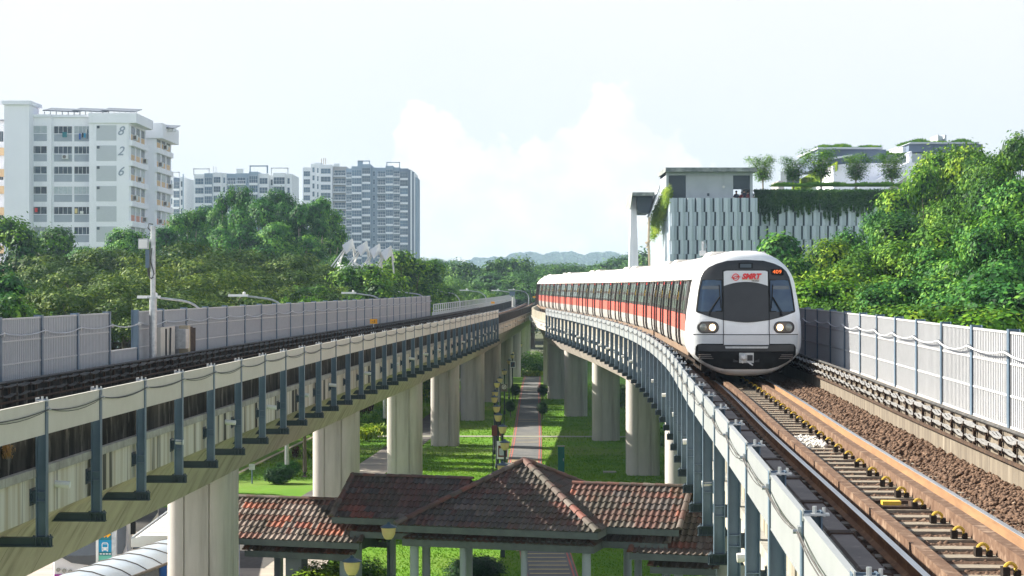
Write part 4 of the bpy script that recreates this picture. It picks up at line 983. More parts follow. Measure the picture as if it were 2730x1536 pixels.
def ridge(name, parent, a, b, r=.085, n=None, rs=1):
    a = Vector(a); b = Vector(b); d = b - a; L_ = d.length; n = n or max(2, int(L_ / .36)); mb = MB(); rr = random.Random(rs); cols = []
    t = d.normalized(); side = t.cross(Vector((0, 0, 1))).normalized(); up = side.cross(t)
    for i in range(n):
        p = a + t * (L_ * i / n); q = a + t * (L_ * (i + 1.12) / n); base = len(mb.v); col = tuple(.48 * c for c in rr.choice(TILES[:4] + [TILES[5]])); K = 6
        for pt, rad in ((p, r * 1.12), (q, r * .92)):
            for k in range(K + 1): th = math.pi * k / K; mb.v.append(tuple(pt + side * math.cos(th) * rad + up * (math.sin(th) * rad * .9)))
        for k in range(K): mb.f.append((base + k, base + k + 1, base + K + 2 + k, base + K + 1 + k)); mb.m.append(0)
        mb.f.append(tuple(base + k for k in range(K + 1))); mb.m.append(0); cols += [col] * (2 * K + 2)
    o = mb.obj(name, M['tile'], parent); at = o.data.color_attributes.new('Col', 'FLOAT_COLOR', 'POINT'); at.data.foreach_set('color', np.array([(*c, 1) for c in cols], np.float32).ravel()); return o
def gable(parent, x0, x1, yc, hw, ze, zr, name='gable_roof', rs=1, wts=None, tier=True, ends=(True, True), bright=.40):
    # ridge along x
    for s in (-1, 1):
        P0 = Vector((x0 if s < 0 else x1, yc + s * hw, ze)); eu = Vector((1, 0, 0)) if s < 0 else Vector((-1, 0, 0)); ev = Vector((0, -s * hw, zr - ze)); L_ = ev.length; ev.normalize(); nr = eu.cross(ev)
        if nr.z < 0: nr = -nr
        o = tiled_slope(name, parent, P0, eu, ev, nr, x1 - x0, L_, rs=rs + s, wts=wts, bright=bright)
        mb = MB(); mb.bb(x0, x1, yc + s * hw - .03, yc + s * hw + .01, ze - .17, ze + .012); mb.obj('eave_board', M['fasc_board'], o)
    ridge('ridge_tiles', parent, (x0 - .03, yc, zr + .02), (x1 + .03, yc, zr + .02), rs=rs)
    mb = MB(); mb.yzprism([(yc - hw + .05, ze - .03), (yc + hw - .05, ze - .03), (yc, zr - .03)], x0 + .25, x1 - .25); mb.obj('roof_core', M['fasc_board'], parent)
    for i, x in enumerate((x0, x1)):
        if ends[i]:
            for s in (-1, 1): ridge('verge_tiles', parent, (x, yc + s * hw * 1.01, ze + .03), (x, yc, zr + .03), r=.085, rs=rs + 5 + i)
def pavilion():
    R = math.radians(-16.5); O = Vector((.37, 56.7, 0))
    root = thing('tiled_pavilion', 'walkway pavilion with dark red clay tiled hip and gable roofs in two tiers', 'pavilion', O, R)
    h = 3.03; ze, za = -4.27, -2.62
    for tier, (hh, e, dz) in enumerate(((h, ze, 0), (h - .16, ze - .42, -.42))):
        apex = Vector((0, 0, za + dz - (0 if tier == 0 else .0)))
        for k in range(4):
            Rk = Matrix.Rotation(k * math.pi / 2, 3, 'Z'); P0 = Rk @ Vector((-hh, -hh, 0)) + Vector((0, 0, e)); eu = Rk @ Vector((1, 0, 0)); ev = Rk @ Vector((0, hh, (za + dz) - e)); L_ = ev.length
            ev = ev.normalized(); nr = eu.cross(ev); W = 2 * hh
            Lc = L_ if tier == 0 else .9
            o = tiled_slope('hip_roof_slope' if tier == 0 else 'lower_roof_slope', root, P0, eu, ev, nr, W, Lc, ul=lambda v, W=W, L_=L_: v / L_ * W / 2, ur=lambda v, W=W, L_=L_: W - v / L_ * W / 2, rs=20 + k, wts=(4, .8, 4, 1.2, 5, 3, .15))
            mb = MB(); c = Rk @ Vector((0, -hh + .01, 0)) + Vector((0, 0, e - .085)); mb.box(c, (2 * hh, .04, .19), M=Rk); mb.obj('eave_board', M['fasc_board'], o)
            if tier == 0: ridge('hip_ridge_tiles', root, P0 + Vector((0, 0, .04)), apex + Vector((0, 0, .06)), r=.11, rs=40 + k)
        if tier == 0:
            mb = MB(); mb.add([(-hh + .1, -hh + .1, e - .03), (hh - .1, -hh + .1, e - .03), (hh - .1, hh - .1, e - .03), (-hh + .1, hh - .1, e - .03), (0, 0, za - .06)], [(0, 1, 4), (1, 2, 4), (2, 3, 4), (3, 0, 4), (3, 2, 1, 0)]); mb.obj('roof_core', M['fasc_board'], root)
        else:
            mb = MB(); mb.bb(-hh + .08, hh - .08, -hh + .08, hh - .08, e - .02, e + .10); mb.obj('lower_roof_core', M['fasc_board'], root)
    # wings
    W1 = (4, 1.2, 4, 1.6, 4, 3, .3); W2 = (3, 2, 3, 5, 1, 2, 3)
    gable(root, 1.6, 5.15, -.25, 1.72, -4.24, -3.20, rs=3, bright=.50, wts=(4, 2.2, 3, 2.5, 3, 3, 1.2), ends=(False, True))
    gable(root, 2.2, 4.8, -.25, 1.62, -4.66, -3.72, name='lower_roof_slope', rs=5, wts=W1, ends=(False, True))
    gable(root, -5.45, -1.6, -.25, 1.72, -4.24, -3.16, rs=7, wts=(4, 1.2, 2, 1.2, 5, 3, .1), ends=(True, False))
    gable(root, -4.9, -2.2, -.25, 1.62, -4.66, -3.72, name='lower_roof_slope', rs=9, wts=W1, ends=(True, False))
    gable(root, -9.25, -4.5, -.45, 1.66, -4.98, -3.92, rs=11, bright=.75, wts=W2, ends=(True, True))
    gable(root, -8.3, -4.8, -.45, 1.5, -5.36, -4.5, name='lower_roof_slope', rs=13, wts=W2, ends=(True, True))
    gable(root, 3.75, 6.3, -.45, 1.66, -4.93, -3.92, rs=15, wts=W2, ends=(True, True))
    gable(root, 4.3, 6.2, -.45, 1.45, -5.33, -4.5, name='lower_roof_slope', rs=17, wts=W2, ends=(True, True))
    for x, y, r in ((-2.6, -2.6, .13), (2.6, -2.6, .13), (-2.6, 2.6, .13), (2.6, 2.6, .13), (-1.1, -2.6, .1), (-3.2, .2, .13), (.75, -2.6, .1), (3.3, 1.0, .12), (4.2, .8, .13)):
        mb = MB(); mb.lathe([(r * 1.15, -.1), (r * 1.15, .1), (r, .12), (r, -4.6 - GZ)], (0, 0, 0), 12); mb.obj('column', M['pav_col'], root, True, (x, y, GZ))
    for x, y in ((-7.0, -1.0), (-5.1, -1.3)):
        mb = MB(); mb.bb(-.26, .26, -.26, .26, -.1, -5.3 - GZ + .2); p = mb.obj('wide_column', M['pav_col'], root, loc=(x, y, GZ))
        mb = MB()
        for i in range(3):
            for j in range(3): mb.bb(-.19 + i * .13, -.08 + i * .13, -.275, -.26, .55 + j * .16, .68 + j * .16)
        mb.obj('glass_block', M['glass'], p)
    for x, y in ((-8.3, .6), (5.0, -1.3), (6.0, -1.3), (-4.6, .9)):
        mb = MB(); mb.bb(-.11, .11, -.11, .11, -.1, -5.2 - GZ); mb.obj('square_column', M['pav_col'], root, loc=(x, y, GZ))
pavilion()


# ------------------------------------------------------------------ lanterns
def lantern(loc, label, lean=0):
    r = thing('park_lantern', label, 'lantern', loc, 0, 'cream lantern posts beside the footpath')
    mb = MB(); mb.lathe([(.09, 0), (.09, .25), (.055, .3), (.045, 3.0), (.07, 3.02), (.07, 3.06)], (0, 0, 0), 10); mb.obj('pole', M['poledark'], r, True)
    mb = MB(); mb.lathe([(.09, 3.06), (.13, 3.10), (.175, 3.2), (.2, 3.36), (.2, 3.38)], (0, 0, 0), 16); mb.obj('lamp_shade', M['shade'], r, True)
    mb = MB(); mb.lathe([(.235, 3.38), (.235, 3.395), (.06, 3.47), (.05, 3.5), (.015, 3.53)], (0, 0, 0), 16); mb.obj('cap', M['cap'], r, True)
    return r
LT = [(938, 1506, 'near lantern at the bottom edge, left of the columns of the tiled pavilion'), (1036, 1414, 'lantern overlapping the left corner of the central hip roof'), (1340, 1246, 'lantern just left of the roof apex beside the white notice board'), (1346, 1185, 'lantern whose shade covers the top of the white notice board'), (1340, 1142, 'lantern right of the maroon board'), (1328, 1111, 'lantern third up from the white notice board, on the thick dark pole'), (1324, 1088, 'lantern directly above the one on the thick dark pole'), (1318, 1063, 'leftmost lantern of the row, below the round black sign'), (1320, 1048, 'lantern just behind the leftmost one of the row'), (1325, 1024, 'lantern left of the round black sign'), (1333, 1012, 'lantern above the round black sign'), (1345, 991, 'lantern between the two left topiary bushes and the piers'), (1357, 964, 'lantern left of the far square sign'), (1365, 940, 'lantern above the far square sign'), (1366, 949, 'lantern hidden half behind the one above the far square sign'), (1388, 919, 'farthest lantern in front of the dark far pier'), ]
lp = None
for x, y, l in LT:
    D = (CZ - (GZ + 3.30)) * F / (y - HY); p = PX(x, y, D)
    if lp is None: lp = lantern((p.x, p.y, GZ), l)
    else: dup(lp, (p.x, p.y, GZ), random.uniform(0, 1), None, l)

# signs by the path
def board(px, py, D, w, h, label, kind):
    p = PX(px, py, D); r = thing('notice_board' if kind in 'wm' else 'park_sign', label, 'notice board' if kind in 'wm' else 'sign', (p.x, p.y, GZ)); zc = p.z - GZ
    mb = MB(); mb.bb(-w / 2, w / 2, -.03, .03, zc - h / 2, zc + h / 2); mb.obj('panel', {'w': M['signwhite'], 'm': M['maroon'], 's': M['grille'], 'f': M['signwhite']}[kind], r)
    mb = MB()
    if kind == 'w':
        mb.bb(-w * .38, w * .38, -.04, -.03, zc - h * .38, zc + h * .25); mb.obj('poster', M['maroon'], r); mb = MB(); mb.bb(-w * .28, w * .28, -.045, -.04, zc - h * .3, zc + h * .1)
        for i in range(5): mb.bb(-w * .3 + i * w * .13, -w * .25 + i * w * .13, -.05, -.045, zc - h * .25, zc + h * (.02 + .03 * (i % 3)))
        mb.obj('picture', M['cwall'], r)
    if kind == 's':
        mb.tube([(math.cos(t) * w * .3, -.04, zc + .06 + math.sin(t) * w * .3) for t in np.linspace(0, 6.28, 20)], .02, 4); mb.beam((-w * .2, -.04, zc - .04), (w * .2, -.04, zc + .16), .03); mb.bb(-w * .15, w * .15, -.04, -.03, zc + .02, zc + .09); mb.obj('symbol', M['signwhite'], r)
    if kind == 'f':
        mb.bb(-w * .4, w * .4, -.04, -.03, zc - h * .4, zc + h * .4); mb.obj('picture', M['cap'], r); mb = MB(); mb.beam((-w * .2, -.045, zc - h * .25), (w * .2, -.045, zc + h * .2), .05); mb.obj('symbol', M['maroon'], r)
    mb = MB()
    for s in ((-1, 1) if kind in 'wm' else (0,)): mb.tube([(s * w * .38, .03, -.05), (s * w * .38, .03, zc + h * .3)], .035, 6)
    mb.obj('leg', M['poledark'], r)
board(1340, 1200, 84, .52, .80, 'white framed notice board with a maroon poster left of the path', 'w')
board(1349, 1257, 76, .50, .70, 'nearer white notice board partly hidden by the apex of the hip roof', 'w')
board(1325, 1148, 98, .55, .55, 'dark maroon board behind the thick dark lantern pole', 'm')
board(1344, 1034, 125, .44, .50, 'square dark sign with a round white symbol above the lanterns', 's')
board(1367, 972, 150, .42, .50, 'far square sign with a slanting symbol in front of a pier', 'f')
# green box
p = GP(1496, 1264); r = thing('green_utility_box', 'narrow dark green utility box on the shaded lawn right of the path', 'utility box', p)
mb = MB(); mb.bb(-.17, .17, -.15, .15, .12, 1.46); mb.obj('body', M['green'], r); mb = MB(); mb.bb(-.2, .2, -.18, .18, 1.46, 1.50); mb.obj('lid', M['slab'], r); mb = MB(); mb.bb(-.17, .17, -.17, .17, 0, .12); mb.obj('plinth', M['black'], r); mb = MB(); mb.bb(.1, .13, -.165, -.15, .7, .85); mb.obj('handle', M['galv'], r)
def simple_post(px, py, h, label):
    p = GP(px, py); r = thing('small_sign_post', label, 'post', p); mb = MB(); mb.tube([(0, 0, 0), (0, 0, h)], .04, 6); mb.obj('pole', M['steel'], r); mb = MB(); mb.bb(-.15, .15, -.05, -.03, h - .3, h); mb.obj('plate', M['galv'], r)
simple_post(672, 1290, 1.0, 'short grey post on the left lawn beside the widest pier')

# ------------------------------------------------------------------ buses, shelter, totem
def bus(loc, rz, label, body, lower, L_=11.0, w=2.45, H=3.0, roofm=None):
    r = thing('parked_bus', label, 'bus', loc, rz)
    def sec(y, s=1.0): return [(-w / 2 * s, .35), (-w / 2 * s, 2.6), (-w / 2 * s + .12, H - .08), (-w / 2 * s + .4, H), (w / 2 * s - .4, H), (w / 2 * s - .12, H - .08), (w / 2 * s, 2.6), (w / 2 * s, .35)]
    mb = MB(); rings = [(0.0, .94), (.12, .98), (.4, 1.0), (L_ - .2, 1), (L_, .97)]
    for y, s in rings: mb.v += [(x, y + (.25 * max(0, z - 1.2) / 1.8 if y < .3 else 0), z) for x, z in sec(y, s)]
    for i in range(len(rings) - 1):
        for j in range(8): mb.f.append((i * 8 + j, i * 8 + (j + 1) % 8, (i + 1) * 8 + (j + 1) % 8, (i + 1) * 8 + j)); mb.m.append(0)
    mb.f.append(tuple(range(8))); mb.f.append(tuple(32 + j for j in range(8))[::-1]); mb.m += [0, 0]
    recalc(mb.obj('body', body, r, True))
    # windscreen: wide curved dark glass
    mb = MB(); pts = [(-1.12, 1.55), (-1.0, 1.25), (-.6, 1.02), (0, .93), (.6, 1.02), (1.0, 1.25), (1.12, 1.55), (1.13, 2.3), (1.08, 2.75), (-1.08, 2.75), (-1.13, 2.3)]
    mb.add([(x, .25 * max(0, z - 1.2) / 1.8 - .012, z) for x, z in pts], [tuple(range(len(pts)))]); mb.obj('windscreen', M['glass'], r)
    mb = MB(); mb.bb(-w * .465, w * .465, -.02, .02, .36, .66); mb.bb(-w / 2 - .008, -w / 2 + .01, .3, L_ - .1, .36, .95); mb.bb(w / 2 - .01, w / 2 + .008, .3, L_ - .1, .36, .95); mb.obj('lower_band', lower, r)
    for s in (-1, 1):
        mb = MB()
        for k in range(3): mb.lathe([(.07, 0), (.07, .03)], (0, 0, 0), 10) if False else mb.tube([(s * (1.02 - .19 * k), -.03, .80 - .03 * k), (s * (1.02 - .19 * k), .05, .80 - .03 * k)], .065, 10)
        mb.obj('headlight', M['lampoff'], r)
        mb = MB(); mb.bb(s * (w / 2 - .01), s * (w / 2 + .012), .7, L_ - .5, 1.35, 2.35); mb.obj('side_window', M['glass'], r)
        mb = MB(); mb.tube([(s * 1.1, 0.1, 2.6), (s * 1.35, -.2, 2.6), (s * 1.38, -.22, 2.3)], .03, 5); mb.bb(s * 1.30, s * 1.46, -.28, -.18, 1.95, 2.35); mb.obj('mirror', M['black'], r)
        for yy in (2.4, L_ - 3.0):
            mb = MB(); mb.tube([(s * (w / 2 - .3), yy, .48), (s * (w / 2 + .005), yy, .48)], .48, 16); mb.obj('wheel', M['under'], r, True)
    if roofm:
        mb = MB(); mb.bb(-w / 2 + .2, w / 2 - .2, .5, L_ - .3, H, H + .05)
        for k in range(6): mb.bb(-w / 2 + .22, w / 2 - .22, 1 + k * 1.6, 1.03 + k * 1.6, H + .05, H + .07)
        mb.obj('roof_panel', roofm, r)
    return r
bus((-13.6, 60.5, GZ), .10, 'white bus with purple lower band, its dark curved windscreen behind the bus stop totem', M['buswhite'], M['buspurple'])
def box_van():
    r = thing('white_roofed_van', 'blue van with white roof and orange indicator beside the widest pier', 'van', (-10.0, 55.2, GZ), .02, None)
    w = 2.4; L_ = 6.6; H = 2.60
    mb = MB(); mb.bb(-w / 2 + .04, w / 2 - .04, .05, L_, .35, H - .34); mb.obj('body', M['busblue'], r)
    mb = MB(); mb.xzprism([(-w / 2, H - .34), (w / 2, H - .34), (w / 2, H - .10), (w / 2 - .3, H), (-w / 2 + .3, H), (-w / 2, H - .10)], -.03, L_ + .05); rf = recalc(mb.obj('roof', M['buswhite'], r))
    mb = MB()
    for k in range(5): mb.bb(-w / 2 + .3, w / 2 - .3, .6 + 1.25 * k, .63 + 1.25 * k, H, H + .015)
    mb.tube([(-w / 2 + .03, 0, H - .06), (-w / 2 + .03, L_, H - .06)], .035, 6); mb.obj('roof_seam', M['cwall'], rf)
    mb = MB(); mb.bb(-w / 2 + .04, -w / 2 + .82, -.02, .1, H - 1.5, H - .36); mb.obj('dark_window', M['glass'], r)
    mb = MB(); mb.bb(-w / 2 + .12, -w / 2 + .62, -.10, .0, H - .62, H - .46); mb.obj('indicator', M['orange'], r)
    mb = MB(); mb.tube([(-w / 2 + .1, -.06, H - 1.05), (-w / 2 + .1, .0, H - 1.05)], .08, 12); mb.obj('lamp', M['signwhite'], r)
    mb = MB(); mb.tube([(-w / 2 + .1, -.12, H - .35), (-w / 2 + .0, -.2, H - .6), (-w / 2 + .02, -.2, H - .9)], .03, 5); mb.obj('mirror_arm', M['black'], r)
    for s in (-1, 1):
        mb = MB(); mb.bb(s * (w / 2 - .05), s * (w / 2 - .028), .6, L_ - .4, 1.35, 2.4); mb.obj('side_window', M['glass'], r)
        for yy in (2.2, L_ - 2.6): mb = MB(); mb.tube([(s * (w / 2 - .3), yy, .48), (s * (w / 2 - .02), yy, .48)], .48, 16); mb.obj('wheel', M['under'], r, True)
box_van()
def totem():
    p = PX(281, 1432, 53.5); r = thing('bus_stop_totem', 'tall bus stop totem with blue bus symbol and orange emblem on grey posts', 'bus stop sign', (p.x, p.y, GZ))
    H = 3.0
    for s, w in ((-1, .09), (1, .12)): mb = MB(); mb.bb(s * .225 - .03, s * .225 - .03 + w * (1 if s > 0 else .8), -.08, .08, 0, H + .03 * (s > 0)); mb.obj('post', M['galv'] if s > 0 else M['signwhite'], r)
    z = H
    for hh, m, nm in ((.30, 'signteal', 'top_panel'), (.34, 'signblue', 'bus_panel'), (.10, 'signteal', 'name_panel'), (.14, 'signmint', 'route_panel'), (.10, 'signteal', 'dark_panel'), (.5, 'signmint', 'lower_panel')):
        mb = MB(); mb.bb(-.21, .20, -.05, .05, z - hh + .004, z); o = mb.obj(nm, M[m], r)
        if nm == 'top_panel':
            for dx in (-.09, .0, .09): b = MB(); b.xzprism([(dx - .08, z - .14), (dx + .02, z - .07), (dx + .08, z - .14), (dx - .02, z - .23)], -.06, -.05); b.obj('orange_emblem', M['orange'], o)
        if nm == 'bus_panel':
            b = MB(); zc = z - .19; b.xzprism([(-.09, zc - .10), (.09, zc - .10), (.095, zc + .08), (.06, zc + .125), (-.06, zc + .125), (-.095, zc + .08)], -.058, -.05); b.bb(-.085, -.05, -.058, -.05, zc - .13, zc - .10); b.bb(.05, .085, -.058, -.05, zc - .13, zc - .10); g = b.obj('bus_symbol', M['signwhite'], o)
            b = MB(); b.bb(-.07, .07, -.062, -.058, zc - .01, zc + .075); b.bb(-.075, -.045, -.062, -.058, zc - .075, zc - .05); b.bb(.045, .075, -.062, -.058, zc - .075, zc - .05); b.bb(-.05, .05, -.062, -.058, zc + .09, zc + .105); b.obj('symbol_cutout', M['signblue'], o)
        if nm == 'name_panel':
            b = MB()
            for k in range(4): b.bb(-.15 + k * .085, -.09 + k * .085, -.054, -.05, z - .07, z - .035)
            b.obj('lettering', M['signwhite'], o)
        z -= hh
totem()
def shelter():
    r = thing('curved_shelter', 'curved translucent shelter roof with thin ribs beside the widest pier', 'shelter roof')
    A = Vector((-12.05, 43, 0)); B = Vector((-9.75, 54.3, 0)); t = (B - A).normalized(); n = Vector((t.y, -t.x, 0)); zc = -4.60
    prof = [(-1.15, -.62), (-1.0, -.42), (-.75, -.22), (-.45, -.07), (-.1, 0), (.25, -.03), (.6, -.13), (.9, -.28)]
    mb = MB(); k = len(prof)
    for P in (A, B): mb.v += [tuple(P + n * o + Vector((0, 0, zc + z))) for o, z in prof]
    for P in (A, B): mb.v += [tuple(P + n * o + Vector((0, 0, zc + z - .04))) for o, z in prof]
    for j in range(k - 1): mb.f += [(j, j + 1, k + j + 1, k + j), (2 * k + j, 3 * k + j, 3 * k + j + 1, 2 * k + j + 1)]; mb.m += [0, 0]
    mb.f += [(0, k, 3 * k, 2 * k), (k - 1, 3 * k - 1, 4 * k - 1, 2 * k - 1)]; mb.m += [0, 0]
    mb.obj('roof_sheet', M['poly'], r, True)
    L_ = (B - A).length
    for i in range(12):
        P = A + t * (L_ * i / 11); b = MB(); b.tube([P + n * o + Vector((0, 0, zc + z + .012)) for o, z in prof], .018, 5); b.obj('rib', M['grille'], r, True)
    for o in (-1.15, .9):
        zz = -.62 if o < 0 else -.28; b = MB(); b.tube([A + n * o + Vector((0, 0, zc + zz)), B + n * o + Vector((0, 0, zc + zz))], .04, 6); b.obj('gutter', M['grille'], r)
    for i in range(4):
        P = A + t * (.5 + (L_ - 1.2) * i / 3) + n * .1; b = MB(); b.tube([P + Vector((0, 0, GZ)), P + Vector((0, 0, zc - .1))], .07, 8); b.obj('post', M['galv'], r)
shelter()
def small_shelter():
    r = thing('small_bus_shelter', 'small glazed shelter corner between the widest pier and the tiled roof', 'shelter', (-7.35, 53.5, GZ), .5)
    mb = MB(); mb.add([(-.9, -.9, 2.15), (.9, -.9, 2.15), (.9, .9, 2.65), (-.9, .9, 2.65), (-.9, -.9, 2.23), (.9, -.9, 2.23), (.9, .9, 2.73), (-.9, .9, 2.73)], [(0, 3, 2, 1), (4, 5, 6, 7), (0, 1, 5, 4), (1, 2, 6, 5), (2, 3, 7, 6), (3, 0, 4, 7)]); mb.obj('roof', M['road'], r)
    for s in (-1, 1): mb = MB(); mb.bb(s * .8 - .07, s * .8 + .07, -.78, -.64, 0, 2.15); mb.obj('post', M['tbrown'], r)
    mb = MB(); mb.bb(-.73, .73, -.73, -.71, .3, 1.95); mb.obj('glass_screen', M['signmint'], r)

# ------------------------------------------------------------------ ground
def ground():
    mb = MB(); N_ = 40
    xs = list(np.linspace(-3500, -60, 12)) + list(np.linspace(-50, 40, 19)) + list(np.linspace(60, 3500, 12)); ys = list(np.linspace(-60, 300, 30)) + list(np.linspace(340, 7000, 20))
    for y in ys:
        for x in xs: mb.v.append((x, y, GZ))
    W = len(xs)
    for i in range(len(ys) - 1):
        for j in range(W - 1): mb.f.append((i * W + j, i * W + j + 1, (i + 1) * W + j + 1, (i + 1) * W + j)); mb.m.append(0)
    o = mb.obj('grass_ground', M['grass'], None); struct(o)
ground()
def strip(name, pts, w, m, z, parent=None, w2=None):
    mb = MB(); n = len(pts)
    for i, p in enumerate(pts):
        a = Vector(pts[max(i - 1, 0)]); b = Vector(pts[min(i + 1, n - 1)]); t = (b - a).normalized(); q = Vector((t.y, -t.x)); p = Vector(p); ww = w if w2 is None else w + (w2 - w) * i / (n - 1)
        mb.v += [(p.x - q.x * ww / 2, p.y - q.y * ww / 2, z), (p.x + q.x * ww / 2, p.y + q.y * ww / 2, z)]
    for i in range(n - 1): mb.f.append((2 * i, 2 * i + 1, 2 * i + 3, 2 * i + 2)); mb.m.append(0)
    o = mb.obj(name, m, parent); struct(o); return o
PC = spline([(30, 1.7), (65, 1.31), (106, .72), (112, .83), (150, 1.35), (190, 1.95), (222, 2.6)])
ppts = [(PC(y), y) for y in np.arange(30, 221, 3)]
strip('footpath', ppts, 1.9, M['path'], GZ + .02)
for s in (-1, 1): strip('path_edge_marking', [(x + s * .80, y) for x, y in ppts], .06, M['pathpink'], GZ + .025); strip('path_edge_marking', [(x + s * .93, y) for x, y in ppts], .03, M['pathpink'], GZ + .025)
mb = MB(); k = 0
for y in list(np.arange(58, 69.4, .95)) + list(np.arange(99, 107, 1.0)) + [119, 121.5, 137, 139, 160, 163, 178, 180]:
    mb.add([(PC(y) - .7, y, GZ + .026), (PC(y) + .7, y, GZ + .026), (PC(y) + .7, y + .16, GZ + .026), (PC(y) - .7, y + .16, GZ + .026)], [(0, 1, 2, 3)])
struct(mb.obj('path_stripe_marking', M['markyel']))
mb = MB(); mb.add([(PC(100) - .75, 99, GZ + .0235), (PC(100) + .75, 99, GZ + .0235), (PC(107) + .75, 107.5, GZ + .0235), (PC(107) - .75, 107.5, GZ + .0235)], [(0, 1, 2, 3)]); struct(mb.obj('path_yellow_panel', mat('worn_yellow_panel', (.42, .32, .16), (.25, .2, .15), 3, rough=.9, lo=.4, hi=.6)))
tx = text('SLOW', 1.25, M['markyel'], None, 'slow_marking', (PC(70.2), 70.6, GZ + .028), rot=(0, 0, math.pi), extr=.001, bold=.01, sx=.62); tx['kind'] = 'structure'
strip('drain_cover_path', [(-12, 123.7), (0, 123.7), (8, 123.2)], 1.0, M['slab'], GZ + .03)
sp = spline([(60, -10.2), (75, -9.3), (88, -8.9), (97, -8.0), (120, -6.5), (150, -5.1), (200, -2.6)])
strip('side_footpath', [(sp(y), y) for y in np.arange(66, 200, 4)], 2.2, M['asphalt'], GZ + .02)
# paler stretch laid over the side path
strip('side_footpath', [(sp(y), y) for y in np.arange(94, 117, 4)], 2.15, M['road'], GZ + .024)
def rect(name, x0, x1, y0, y1, m, z): mb = MB(); mb.add([(x0, y0, z), (x1, y0, z), (x1, y1, z), (x0, y1, z)], [(0, 1, 2, 3)]); o = mb.obj(name, m); struct(o); return o
rect('interchange_pavement', -60, -6.6, 20, 83, M['road'], GZ + .016)
rect('road', -60, -9.6, 76, 84, M['asphalt'], GZ + .021)
rect('lawn_island', -10.0, -6.2, 52.5, 57.5, M['grass'], GZ + .03); rect('kerb_line', -10.0, -6.0, 50.4, 50.8, M['slab'], GZ + .05); rect('lawn_island', -10.0, -6.0, 49.4, 50.3, M['grass'], GZ + .04)
LR = spline([(84, -17.6), (100, -17.0), (117, -16.0), (150, -13.5), (190, -11.0), (250, -8), (330, -5), (500, 0), (800, 6)])
rp = [(LR(y), y) for y in np.arange(84, 800, 8)]
strip('expressway', [(x - 7, y) for x, y in rp], 14, M['road'], GZ + .018)
for off, w in ((-.2, .28), (2.4, .22)): strip('kerb', [(x + off + .3, y) for x, y in rp if y < 400], w, M['kerb'], GZ + .12)
strip('lane_marking', [(x - 4, y) for x, y in rp], .15, M['markwhite'], GZ + .024)
GM = mat('town_ground', (.13, .14, .10), (.10, .12, .07), .05, rough=.95)
rect('town_ground', -3400, -55, -50, 6500, GM, GZ + .008); rect('town_ground', -54.9, 3400, 265, 6500, GM, GZ + .008); rect('slope_ground', 40, 3400, -50, 264.9, GM, GZ + .008)
rect('far_cross_road', -40, 60, 250, 262, M['road'], GZ + .022)
mb = MB(); mb.bb(-6, 7.5, 243.0, 243.2, GZ + .5, GZ + .9); mb.bb(-6, 7.5, 232.0, 232.2, GZ + .55, GZ + .85)
for i in range(8): mb.bb(-6 + i * 1.9, -5.9 + i * 1.9, 243.0, 243.1, GZ, GZ + .5)
tag(mb.obj('crash_barrier', M['signwhite']), 'pale crash barrier seen low between the two viaducts', 'crash barrier')
mb = MB(); mb.bb(-.35, .35, -.35, .35, 0, .06); q = GP(1640, 1279); tag(mb.obj('manhole_slab', M['slab'], None, loc=(5.2, 99.9, GZ)), 'pale concrete slab in the lawn beside the shadowed right pier', 'slab')

# grass blades near the visible lawn
def blades(n, x0, x1, y0, y1, h, name):
    x = rng.uniform(x0, x1, n); y = rng.uniform(y0, y1, n)
    pc = np.array([PC(q) for q in y]); sc = np.array([sp(q) for q in y]); keep = (np.abs(x - pc) > 1.0) & ((np.abs(x - sc) > 1.15) | (y < 66)) & ~((y > 123.0) & (y < 124.3)) & ~((y < 84) & (x < -6.6))
    lx = np.array([LX(q) for q in y]); rx = np.array([RX(q) for q in y])
    x = x[keep]; y = y[keep]; n = len(x); th = rng.uniform(0, 3.14, n); hh = rng.uniform(.4, 1, n) * h; w = hh * .9
    dx = np.cos(th) * w / 2; dy = np.sin(th) * w / 2; lean = rng.normal(0, .4, (n, 2)) * hh[:, None]
    V = np.zeros((n, 3, 3)); V[:, 0] = np.stack([x - dx, y - dy, np.full(n, GZ)], 1); V[:, 1] = np.stack([x + dx, y + dy, np.full(n, GZ)], 1); V[:, 2] = np.stack([x + lean[:, 0], y + lean[:, 1], GZ + hh], 1)
    o = rawmesh(name, V.reshape(-1, 3), np.arange(3 * n).reshape(-1, 3), M['grassblade']); tag(o, 'short bright green grass of the lawn under the viaducts', 'grass', kind='stuff')
blades(90000, -7, 10, 60, 110, .07, 'lawn_grass'); blades(50000, -14, 10, 96, 190, .10, 'lawn_grass')

